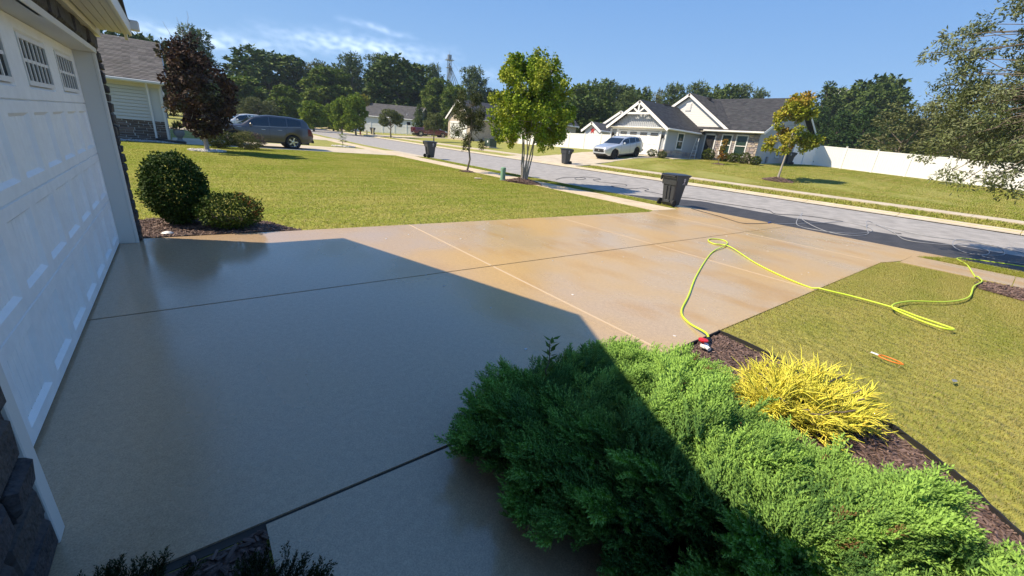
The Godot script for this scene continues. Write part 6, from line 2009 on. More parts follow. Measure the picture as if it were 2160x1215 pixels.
	B.call(Vector3(32.10, 4.78, -25.7), Vector3(32.10, 4.78, -22.6), 0.15)
	B.call(Vector3(32.08, 4.86, -24.15), Vector3(32.08, 5.72, -24.15), 0.14)
	B.call(Vector3(32.09, 4.85, -24.18), Vector3(32.09, 5.28, -24.78), 0.12)
	B.call(Vector3(32.09, 4.85, -24.12), Vector3(32.09, 5.28, -23.52), 0.12)
	putw("gable_truss", mb.mesh(), M.white_vinyl, t)
	mb = MB.new()
	mb.rbox(Vector3(37.97, 5.95, -23.04), Vector3(0.08, 0.7, 0.55), 0.02)
	for k in 5: mb.box(Vector3(37.92, 5.72 + k * 0.11, -23.04), Vector3(0.03, 0.05, 0.42))
	putw("gable_vent", mb.mesh(), M.white_vinyl, t)
	# garage door with cornice and side boards
	var d := garage_door(t, 0.0, -2.2, 2.2, 1.98, 2, 6)
	d.transform = Transform3D(Basis(Vector3.UP, PI), Vector3(32.52, 1.40, -24.05) - t.position)
	mb = MB.new()
	mb.rbox(Vector3(32.46, 3.55, -24.15), Vector3(0.2, 0.22, 5.7), 0.02)
	mb.rbox(Vector3(32.42, 3.68, -24.15), Vector3(0.3, 0.07, 5.95), 0.02)
	for z in [-26.34, -21.74]: mb.rbox(Vector3(32.48, 2.4, z), Vector3(0.12, 2.1, 0.2), 0.01)
	for z in [-27.12, -21.2]: mb.rbox(Vector3(32.48, 2.72, z), Vector3(0.14, 1.5, 0.14), 0.01)
	putw("door_trim", mb.mesh(), M.white_vinyl, t)
	for z in [-26.75, -21.42]: lantern(t, Vector3(32.44, 2.95, z), -X)
	# stone skirts and front
	stone_wall(t, Vector3(32.5, 1.32, -21.215) - t.position, X, Z, 5.5, 0.64, 0.14, 0.2, 0.3, 0.6, 0.04, stones, 71)
	stone_wall(t, Vector3(32.535, 1.34, -21.62) - t.position, Z, -X, 0.42, 0.64, 0.13, 0.18, 0.2, 0.4, 0.04, stones, 72)
	stone_wall(t, Vector3(32.535, 1.34, -27.1) - t.position, Z, -X, 0.66, 0.64, 0.13, 0.18, 0.2, 0.4, 0.04, stones, 73)
	for s in [[-19.95, 0.72, 1.5, 2.28], [-18.25, 0.28, 1.5, 2.28], [-16.92, 0.88, 1.5, 2.28], [-19.23, 0.98, 1.5, 0.42], [-17.97, 1.05, 1.5, 0.42]]:
		stone_wall(t, Vector3(38.08, s[2], s[0]) - t.position, Z, -X, s[1], s[3], 0.14, 0.22, 0.22, 0.5, 0.06, stones, int(s[0] * -10))
	window(t, Vector3(38.06, 2.84, -18.74), Z, -X, 0.78, 1.62, 1, gl)
	window(t, Vector3(38.06, 2.84, -17.44), Z, -X, 0.86, 1.62, 1, gl)
	window(t, Vector3(34.7, 2.78, -21.2), X, Z, 0.86, 1.25, 1, gl)
	window(t, Vector3(42.3, 2.75, -16.03), X, Z, 0.5, 0.9, 0, gl)
	# front door in the shaded porch
	mb = MB.new()
	mb.rbox(Vector3(38.05, 2.55, -20.25), Vector3(0.08, 2.05, 0.86), 0.01)
	for y in [2.0, 3.0]: mb.rbox(Vector3(38.0, y, -20.25), Vector3(0.05, 0.7, 0.5), 0.015)
	var dr := putw("front_door", mb.mesh(), M.black, t)
	mb = MB.new()
	mb.rbox(Vector3(37.97, 2.45, -19.93), Vector3(0.08, 0.14, 0.05), 0.01)
	put("handle", mb.mesh(), M.chrome, dr)
	mb = MB.new()
	for z in [-20.74, -19.78]: mb.box(Vector3(38.04, 2.6, z), Vector3(0.1, 2.2, 0.1))
	mb.box(Vector3(38.04, 3.65, -20.26), Vector3(0.1, 0.1, 1.06))
	putw("door_frame", mb.mesh(), M.white, t)
	mb = MB.new()
	mb.rbox(Vector3(40.4, 1.95, -16.0), Vector3(0.28, 0.5, 0.16), 0.02)
	putw("meter_box", mb.mesh(), mat(Color(0.2, 0.2, 0.21), 0.5), t)
	# small easel-like stand by the porch
	var e := thing("plant_stand", "tall white ladder-shaped stand by the porch of the grey house", "stand", on(36.4, -20.55))
	mb = MB.new()
	for z in [-0.22, 0.22]: mb.tube(PackedVector3Array([Vector3(-0.2, 0, z), Vector3(0.05, 1.75, z * 0.5)]), same_r(2, 0.025), 6)
	for k in 4: mb.rbox(Vector3(-0.16 + 0.06 * k, 0.3 + 0.4 * k, 0), Vector3(0.16, 0.03, 0.4 - 0.05 * k), 0.006)
	put("frame", mb.mesh(), M.white, e)

func next_door():
	var t := thing("house", "neighbouring house with pale lapped siding, stone base and brown shingle roof", "house", Vector3(-0.5, 0, -27.6))
	var X := Vector3.RIGHT
	var Z := Vector3(0, 0, 1)
	var mb := MB.new()
	mb.box(Vector3(-5.0, 1.35, -31.05), Vector3(9.0, 2.7, 6.8))
	mb.box(Vector3(-6.2, 1.35, -40.0), Vector3(9.0, 2.7, 11.0))
	mb.prism(PackedVector2Array([Vector2(-34.4, 2.7), Vector2(-27.7, 2.7), Vector2(-31.05, 4.5)]), 0.2, Transform3D(Basis(Z, Vector3.UP, -X), Vector3(-0.55, 0, 0)))
	putw("walls", mb.mesh(), M.siding_pale, t)
	# planks on the wall that faces the lawn
	var r := RandomNumberGenerator.new(); r.seed = 3
	var mats := [M.siding_pale, mat(Color(0.48, 0.51, 0.495), 0.6), mat(Color(0.515, 0.535, 0.52), 0.6)]
	for k in 12:
		mb = MB.new()
		laps(mb, Vector3(-8.2, 0, -27.63), X, Z, 0.93 + k * 0.147, 0.93 + (k + 1) * 0.147 - 0.022, 0.147, func(_y): return 0.0, func(_y): return 7.25, 0.034)
		putw("siding_plank", mb.mesh(), mats[r.randi() % 3], t)
	# recessed wing: grey boards
	mb = MB.new()
	laps(mb, Vector3(-1.68, 0, -45.4), Z, X, 0.85, 2.6, 0.15, func(_y): return 0.0, func(_y): return 10.9)
	tag(putw("siding", mb.mesh(), M.siding_grey, t), "", "", "", "stuff")
	var stones := [mat(Color(0.10, 0.075, 0.060), 0.85), mat(Color(0.14, 0.105, 0.085), 0.85), mat(Color(0.08, 0.065, 0.058), 0.85), mat(Color(0.17, 0.125, 0.10), 0.85)]
	stone_wall(t, Vector3(-5.0, 0, -27.66) - t.position, X, Z, 4.5, 0.92, 0.08, 0.14, 0.22, 0.6, 0.05, stones, 81)
	stone_wall(t, Vector3(-0.52, 0, -28.35) - t.position, Z, X, 0.75, 2.6, 0.10, 0.18, 0.2, 0.45, 0.05, stones, 82)
	stone_wall(t, Vector3(-1.72, 0, -45.0) - t.position, Z, X, 10.0, 0.85, 0.14, 0.2, 0.4, 0.8, 0.05, stones, 83)
	# roof with courses
	mb = MB.new()
	var roofs := [[Vector3(-9.8, 2.72, -27.15), Vector3(-0.2, 2.72, -27.15), Vector3(-0.2, 4.75, -31.05), Vector3(-9.8, 4.75, -31.05)],
		[Vector3(-9.8, 2.72, -34.95), Vector3(-0.2, 2.72, -34.95), Vector3(-0.2, 4.75, -31.05), Vector3(-9.8, 4.75, -31.05)],
		[Vector3(-1.2, 2.72, -46.0), Vector3(-1.2, 2.72, -34.0), Vector3(-6.2, 4.9, -34.0), Vector3(-6.2, 4.9, -46.0)],
		[Vector3(-11.2, 2.72, -46.0), Vector3(-11.2, 2.72, -34.0), Vector3(-6.2, 4.9, -34.0), Vector3(-6.2, 4.9, -46.0)]]
	for q in roofs: mb.slab(q[0], q[1], q[2], q[3], 0.12)
	var rf := putw("roof", mb.mesh(), M.shingle_brown, t)
	mb = MB.new()
	for k in 4: shingles(mb, roofs[k][0], roofs[k][1], roofs[k][2], roofs[k][3], 0.14, 0.3, Color(0.085, 0.078, 0.070), Color(0.17, 0.155, 0.14), 60 + k)
	tag(put("shingles", mb.mesh(), M.v, rf), "", "", "", "stuff")
	mb = MB.new()
	mb.rbox(Vector3(-5.0, 2.64, -27.1), Vector3(9.5, 0.13, 0.13), 0.03)
	putw("gutter", mb.mesh(), M.trim, t)
	mb = MB.new()
	mb.box(Vector3(-5.0, 2.56, -27.36), Vector3(9.3, 0.03, 0.44))
	mb.box(Vector3(-5.0, 2.48, -27.57), Vector3(9.0, 0.13, 0.05))
	putw("soffit", mb.mesh(), M.soffit, t)
	mb = MB.new()
	mb.slab(Vector3(-0.17, 2.66, -27.1), Vector3(-0.2, 2.66, -27.1), Vector3(-0.2, 4.72, -31.05), Vector3(-0.17, 4.72, -31.05), 0.18)
	mb.slab(Vector3(-0.17, 2.66, -35.0), Vector3(-0.2, 2.66, -35.0), Vector3(-0.2, 4.72, -31.05), Vector3(-0.17, 4.72, -31.05), 0.18)
	putw("barge_board", mb.mesh(), M.trim, t)
	mb = MB.new()
	mb.tube(PackedVector3Array([Vector3(-0.95, 2.58, -27.12), Vector3(-0.95, 2.35, -27.48), Vector3(-0.95, 0.12, -27.50)]), same_r(3, 0.045), 4)
	putw("downspout", mb.mesh(), M.white, t)
	mb = MB.new()
	mb.rbox(Vector3(-0.49, 1.3, -27.62), Vector3(0.1, 2.6, 0.1), 0.01)
	mb.rbox(Vector3(-0.47, 1.3, -28.4), Vector3(0.1, 2.6, 0.12), 0.01)
	mb.rbox(Vector3(-0.47, 2.3, -31.0), Vector3(0.1, 0.2, 5.2), 0.01)
	putw("corner_board", mb.mesh(), M.trim, t)
	var d := garage_door(t, 0.0, -2.3, 2.3, 2.1, 2, 6)
	d.position = Vector3(-0.49, 0.02, -31.0) - t.position
	lantern(t, Vector3(-0.44, 1.95, -28.0), X)
	window(t, Vector3(-1.68, 1.75, -37.0), Z, X, 0.9, 1.3, 1, M.glass_dark)
	# black downspout extension, stone urn, mailbox post: things of their own
	var e := thing("drain_extension", "black plastic drain pipe lying on the pebbles below the white downspout", "drain pipe", Vector3(-0.95, 0.06, -27.4))
	mb = MB.new()
	mb.tube(PackedVector3Array([Vector3(0, 0.05, 0), Vector3(0.3, 0.02, 0.35), Vector3(1.1, 0.0, 0.85)]), same_r(3, 0.055), 8)
	put("pipe", mb.mesh(), M.black, e)
	e = thing("stone_urn", "grey stone urn with a leafy top at the neighbour's garage corner", "urn", Vector3(-0.05, 0, -27.75))
	mb = MB.new()
	mb.lathe(PackedVector2Array([Vector2(0.20, 0), Vector2(0.20, 0.06), Vector2(0.11, 0.12), Vector2(0.10, 0.22), Vector2(0.20, 0.34), Vector2(0.24, 0.48), Vector2(0.20, 0.58), Vector2(0.23, 0.62), Vector2(0.0, 0.60)]), 16, Vector3.ZERO)
	put("urn", mb.mesh(), mat(Color(0.22, 0.22, 0.21), 0.85), e)
	mb = MB.new()
	for i in 90:
		var dd := rdir(r)
		dd.y = absf(dd.y)
		mb.col = Color(0.09, 0.10, 0.035) * r.randf_range(0.7, 1.3)
		leaf(mb, Vector3(0, 0.6, 0) + dd * 0.2 * r.randf(), dd, (Vector3.UP - dd * dd.y + rdir(r) * 0.1).normalized(), 0.35, 0.06)
	put("foliage", mb.mesh(), M.vleaf, e)
	e = thing("sign_post", "white post with small green sign beyond the neighbouring driveway", "sign", Vector3(0.9, 0, -36.5))
	mb = MB.new()
	mb.rbox(Vector3(0, 0.6, 0), Vector3(0.12, 1.2, 0.12), 0.01)
	put("post", mb.mesh(), M.white_vinyl, e)
	mb = MB.new()
	mb.rbox(Vector3(0.16, 0.72, 0.02), Vector3(0.2, 0.45, 0.02), 0.005)
	put("sign", mb.mesh(), mat(Color(0.03, 0.10, 0.07), 0.5), e)

func gable_house(label: String, at: Vector3, turn: float, ln: float, wd: float, wall_h: float, roof_h: float, wm: Material, rc0: Color, rc1: Color, extras: Callable):
	# ridge along local x, gable ends at +-x
	var t := thing("house", label, "house", at, turn)
	var mb := MB.new()
	mb.box(Vector3(0, wall_h * 0.5 - 0.2, 0), Vector3(ln, wall_h + 0.4, wd))
	for s in [-1.0, 1.0]:
		mb.prism(PackedVector2Array([Vector2(-wd * 0.5, wall_h), Vector2(wd * 0.5, wall_h), Vector2(0, wall_h + roof_h * 0.96)]), 0.15, Transform3D(Basis(Vector3(0, 0, 1), Vector3.UP, Vector3(-1, 0, 0)), Vector3(s * (ln * 0.5 - 0.08) + 0.075, 0, 0)))
	put("walls", mb.mesh(), wm, t)
	mb = MB.new()
	var sh := MB.new()
	for s in [-1.0, 1.0]:
		var a := Vector3(-ln * 0.5 - 0.3, wall_h - 0.08, s * (wd * 0.5 + 0.35))
		var b := Vector3(ln * 0.5 + 0.3, wall_h - 0.08, s * (wd * 0.5 + 0.35))
		var d := Vector3(ln * 0.5 + 0.3, wall_h + roof_h, 0)
		var e := Vector3(-ln * 0.5 - 0.3, wall_h + roof_h, 0)
		mb.slab(a, b, d, e, 0.12)
		shingles(sh, a, b, d, e, 0.2, 0.5, rc0, rc1, 90)
	var rf := put("roof", mb.mesh(), M.shingle_dark, t)
	tag(put("shingles", sh.mesh(), M.v, rf), "", "", "", "stuff")
	mb = MB.new()
	for s in [-1.0, 1.0]:
		for x in [-1.0, 1.0]:
			var ox: float = x * (ln * 0.5 + 0.32)
			mb.slab(Vector3(ox, wall_h - 0.1, s * (wd * 0.5 + 0.38)), Vector3(ox + 0.04, wall_h - 0.1, s * (wd * 0.5 + 0.38)), Vector3(ox + 0.04, wall_h + roof_h + 0.03, 0), Vector3(ox, wall_h + roof_h + 0.03, 0), 0.26)
		mb.rbox(Vector3(0, wall_h - 0.1, s * (wd * 0.5 + 0.36)), Vector3(ln + 0.6, 0.16, 0.08), 0.02)
	put("barge_board", mb.mesh(), M.white_vinyl, t)
	extras.call(t)
	return t

func wall_window(t: Node3D, at: Vector3, ux: Vector3, nn: Vector3, w: float, h: float):
	var mb := MB.new()
	var b := Basis(ux, Vector3.UP, nn)
	for s in [-1.0, 1.0]:
		mb.box(at + ux * s * (w * 0.5 + 0.05) + nn * 0.03, Vector3(0.1, h + 0.2, 0.08), b)
		mb.box(at + Vector3.UP * s * (h * 0.5 + 0.05) + nn * 0.03, Vector3(w, 0.1, 0.078), b)
	mb.box(at + nn * 0.03, Vector3(w, 0.06, 0.05), b)
	var fr := put("window", mb.mesh(), M.white, t)
	mb = MB.new()
	mb.box(at + nn * 0.012, Vector3(w, h, 0.02), b)
	put("pane", mb.mesh(), M.glass_dark, fr)

func far_houses():
	var dark0 := Color(0.05, 0.05, 0.055)
	var dark1 := Color(0.085, 0.085, 0.09)
	var X := Vector3.RIGHT
	var Z := Vector3(0, 0, 1)
	var beige := surf(tone_tex(121, 128, Color(0.36, 0.31, 0.25), Color(0.52, 0.46, 0.38), 0.1, 0.3, 0.3), 3.0, 0.85)
	# white house behind the white fence
	gable_house("white house with long dark roof behind the pale fence up the street", on(37.0, -89.0, 0.2), -PI * 0.25, 11.5, 9.0, 2.7, 2.6, M.siding_white, dark0, dark1, func(t):
		for x in [2.0, 4.2]: wall_window(t, Vector3(x, 1.5, 4.5), X, Z, 0.8, 1.3)
		wall_window(t, Vector3(-5.75, 3.6, 0), Z, -X, 0.5, 0.7)
		var mb := MB.new()
		mb.box(Vector3(-8.0, 1.1, -0.5), Vector3(5.0, 2.6, 6.5))
		put("wing", mb.mesh(), M.siding_white, t)
		mb = MB.new()
		mb.slab(Vector3(-10.8, 2.35, 3.1), Vector3(-5.6, 2.35, 3.1), Vector3(-5.6, 4.0, -0.5), Vector3(-10.8, 4.0, -0.5), 0.12)
		mb.slab(Vector3(-10.8, 2.35, -4.1), Vector3(-5.6, 2.35, -4.1), Vector3(-5.6, 4.0, -0.5), Vector3(-10.8, 4.0, -0.5), 0.12)
		put("wing_roof", mb.mesh(), M.shingle_dark, t)
		mb = MB.new()
		mb.lathe(PackedVector2Array([Vector2(0.06, 0), Vector2(0.06, 0.5), Vector2(0, 0.5)]), 8, Vector3(3.4, 3.2, 3.4))
		put("vent_pipe", mb.mesh(), M.white_vinyl, t))
	# pale stone house behind the pickup
	gable_house("pale stone house with white-edged gables behind the slim oak", on(37.5, -56.5, 0.0), PI, 9.0, 6.5, 2.9, 2.5, beige, dark0, dark1, func(t):
		var d := garage_door(t, 4.53, -2.1, 2.1, 2.0, 2, 6)
		d.position.y = 0.05
		var mb := MB.new()
		for z in [-2.25, 2.25]: mb.rbox(Vector3(4.56, 1.1, z), Vector3(0.1, 2.2, 0.25), 0.01)
		mb.rbox(Vector3(4.56, 2.25, 0), Vector3(0.1, 0.25, 4.9), 0.01)
		put("door_trim", mb.mesh(), M.white_vinyl, t))
	gable_house("second gable of the pale stone house, half hidden by trees", on(43.0, -50.5, 0.0), PI, 10.0, 7.0, 3.1, 2.9, beige, dark0, dark1, func(t):
		wall_window(t, Vector3(5.0, 1.6, 1.5), Z, X, 1.0, 1.4)
		wall_window(t, Vector3(5.0, 1.6, -1.5), Z, X, 1.0, 1.4))
	gable_house("small pale blue house with white gable far behind the dark suv", Vector3(15.2, 0.0, -150.0), 0.6 + PI * 0.5, 9.0, 8.0, 4.6, 3.2, mat(Color(0.42, 0.50, 0.58), 0.6), dark0, dark1, func(t):
		wall_window(t, Vector3(4.5, 5.6, 0), Z, X, 0.9, 1.0)
		wall_window(t, Vector3(4.5, 2.6, 1.8), Z, X, 1.0, 1.5)
		wall_window(t, Vector3(4.5, 2.6, -1.8), Z, X, 1.0, 1.5))
	gable_house("low brown building at the far end of the street", Vector3(22.6, 0.0, -117.0), 0.7, 7.0, 5.0, 2.4, 1.2, mat(Color(0.11, 0.075, 0.055), 0.8), Color(0.2, 0.17, 0.14), Color(0.28, 0.25, 0.22), func(t):
		wall_window(t, Vector3(-1.5, 1.3, 2.5), X, Z, 0.9, 1.0)
		wall_window(t, Vector3(1.5, 1.3, 2.5), X, Z, 0.9, 1.0))
	# behind the left fence: little shed with a star, and a grey-blue house
	gable_house("white garden shed with red star ornament behind the white fence", on(39.6, -34.6, 0.0), PI, 3.0, 2.4, 2.1, 0.85, M.siding_white, dark0, dark1, func(t):
		var mb := MB.new()
		var star := PackedVector2Array()
		for k in 10:
			var a := PI * 0.5 + TAU * k / 10
			var q := 0.42 if k % 2 == 0 else 0.17
			star.append(Vector2(cos(a) * q, sin(a) * q))
		mb.prism(star, 0.03, Transform3D(Basis(Z, Vector3.UP, X), Vector3(1.52, 2.05, 0)))
		put("star", mb.mesh(), mat(Color(0.45, 0.035, 0.03), 0.5), t))
	gable_house("grey-blue house beyond the shed, left of the garage gable", on(45.5, -33.0, 0.1), PI, 9.0, 6.4, 2.3, 1.9, mat(Color(0.46, 0.53, 0.58), 0.6), dark0, dark1, func(t):
		var mb := MB.new()
		laps(mb, Vector3(4.51, 0, -3.1), Z, X, 0.3, 2.25, 0.16, func(_y): return 0.0, func(_y): return 6.2)
		tag(put("siding", mb.mesh(), mat(Color(0.46, 0.53, 0.58), 0.6), t), "", "", "", "stuff"))

# ---------------------------------------------------------------- fences
func fence(label: String, pts: Array, h: float, bay: float, m: Material, pickets := false, gate_at := -1):
	var t := thing("fence", label, "fence", on(pts[0].x, pts[0].y))
	for i in pts.size() - 1:
		var a: Vector2 = pts[i]
		var b: Vector2 = pts[i + 1]
		var n := maxi(1, int(round(a.distance_to(b) / bay)))
		for k in n + 1:
			var p := a.lerp(b, float(k) / n)
			var q := a.lerp(b, float(k + 1) / n)
			var P := on(p.x, p.y) - t.position
			var Q := on(q.x, q.y) - t.position
			if k < n or i == pts.size() - 2:
				var mb := MB.new()
				mb.rbox(P + Vector3(0, (h + 0.06) * 0.5 - 0.05, 0), Vector3(0.13, h + 0.16, 0.13), 0.01)
				var po := put("post", mb.mesh(), m, t)
				mb = MB.new()
				mb.rbox(P + Vector3(0, h + 0.10, 0), Vector3(0.16, 0.04, 0.16), 0.015)
				put("post_cap", mb.mesh(), m, po)
			if k == n: continue
			var d := Q - P
			var ux := Vector3(d.x, 0, d.z).normalized()
			var nn := ux.cross(Vector3.UP)
			var mb := MB.new()
			var len_ := Vector2(d.x, d.z).length() - 0.13
			var cnt := int(len_ / (0.12 if pickets else 0.155))
			for j in cnt:
				var t0 := (j + 0.5) / cnt
				var c := P + d * (0.065 + t0 * len_) / (len_ + 0.13)
				mb.box(c + Vector3(0, h * 0.5, 0), Vector3(len_ / cnt - (0.03 if pickets else 0.006), h - 0.12, 0.022 if pickets else 0.03), Basis(ux, Vector3.UP, nn))
			put("panel", mb.mesh(), m, t)
			for y in ([0.3, h - 0.3] if pickets else [0.07, h - 0.06]):
				var dir := d.normalized()
				mb = MB.new()
				mb.box((P + Q) * 0.5 + Vector3(0, y, 0), Vector3(len_, 0.13, 0.05), Basis(dir, dir.cross(nn).normalized() * -1.0, nn))
				put("rail", mb.mesh(), m, t)
			if k == gate_at:
				mb = MB.new()
				for y in [0.3, h - 0.25]: mb.rbox(Q + Vector3(0, y, 0) - nn * 0.08 - ux * 0.1, Vector3(0.06, 0.1, 0.26), 0.01)
				put("hinge", mb.mesh(), M.black, t)
				mb = MB.new()
				mb.rbox(P + Vector3(0, h - 0.5, 0) - nn * 0.08 + ux * 0.08, Vector3(0.06, 0.14, 0.08), 0.01)
				put("latch", mb.mesh(), M.black, t)
	return t

func fences():
	fence("long white vinyl fence behind the far lawn, right of the grey house", [Vector2(44.5, -15.6), Vector2(48.0, -14.8), Vector2(47.4, -1.0), Vector2(47.2, 8.0)], 1.78, 2.35, M.white_vinyl, false, 1)
	fence("white vinyl fence left of the grey house, behind the silver suv", [Vector2(37.0, -27.3), Vector2(37.0, -47.0)], 1.66, 2.35, M.white_vinyl)
	fence("pale upright-board fence in front of the white house up the street", [Vector2(25.6, -86.0), Vector2(37.5, -74.5)], 1.75, 2.4, M.white_vinyl, true)

# ---------------------------------------------------------------- far landmarks
func landmarks():
	var steel := mat(Color(0.20, 0.22, 0.24), 0.5, 0.4)
	var t := thing("grain_elevator", "tall thin elevator mast with slanting spouts above the distant trees", "mast", Vector3(137.6, 0, -250.0))
	var mb := MB.new()
	for s in [Vector2(-1, -1), Vector2(1, -1), Vector2(1, 1), Vector2(-1, 1)]:
		mb.tube(PackedVector3Array([Vector3(s.x * 0.9, 0, s.y * 0.9), Vector3(s.x * 0.9, 44, s.y * 0.9)]), same_r(2, 0.16), 5)
	for k in 22:
		var y := k * 2.0
		var f := 1.0 if k % 2 == 0 else -1.0
		for a in 4:
			var b := Basis(Vector3.UP, a * PI * 0.5)
			mb.tube(PackedVector3Array([b * Vector3(-0.9 * f, y, 0.9), b * Vector3(0.9 * f, y + 2.0, 0.9)]), same_r(2, 0.07), 4)
	put("tower", mb.mesh(), steel, t)
	mb = MB.new()
	mb.rbox(Vector3(0, 44.2, 0), Vector3(4.2, 0.3, 4.2), 0.05)
	mb.rbox(Vector3(0, 45.8, 0), Vector3(2.2, 2.8, 1.6), 0.2)
	mb.rbox(Vector3(0, 40.0, 0), Vector3(3.4, 0.3, 3.4), 0.05)
	for k in 8: mb.tube(PackedVector3Array([Vector3(cos(k * 0.785) * 2.0, 44.3, sin(k * 0.785) * 2.0), Vector3(cos(k * 0.785) * 2.0, 45.4, sin(k * 0.785) * 2.0)]), same_r(2, 0.06), 4)
	mb.tube(PackedVector3Array([Vector3(0, 47, 0), Vector3(0, 49.3, 0)]), same_r(2, 0.10), 4)
	put("head_platform", mb.mesh(), steel, t)
	for k in 6:
		mb = MB.new()
		var q := (k - 1.0) * 2.6
		mb.tube(PackedVector3Array([Vector3(0, 42.5, 0), Vector3(q * 0.79 + 0.5, 22.0, q * 0.6)]), same_r(2, 0.22), 6)
		put("spout", mb.mesh(), steel, t)
	mb = MB.new()
	mb.tube(PackedVector3Array([Vector3(0, 46, 0), Vector3(24, 8, 18)]), same_r(2, 0.05), 4)
	put("guy_wire", mb.mesh(), steel, t)
	t = thing("water_tower", "white dome of a distant water tower just showing over the trees", "water tower", Vector3(393.5, 0, -118.2))
	mb = MB.new()
	mb.lathe(PackedVector2Array([Vector2(3.0, 0), Vector2(1.8, 8), Vector2(1.8, 42), Vector2(6.0, 49), Vector2(8.5, 50.5), Vector2(8.2, 54.5), Vector2(6.0, 57.5), Vector2(3.0, 58.7), Vector2(0, 59.1)]), 24, Vector3.ZERO)
	put("tank", mb.mesh(), M.white_vinyl, t)

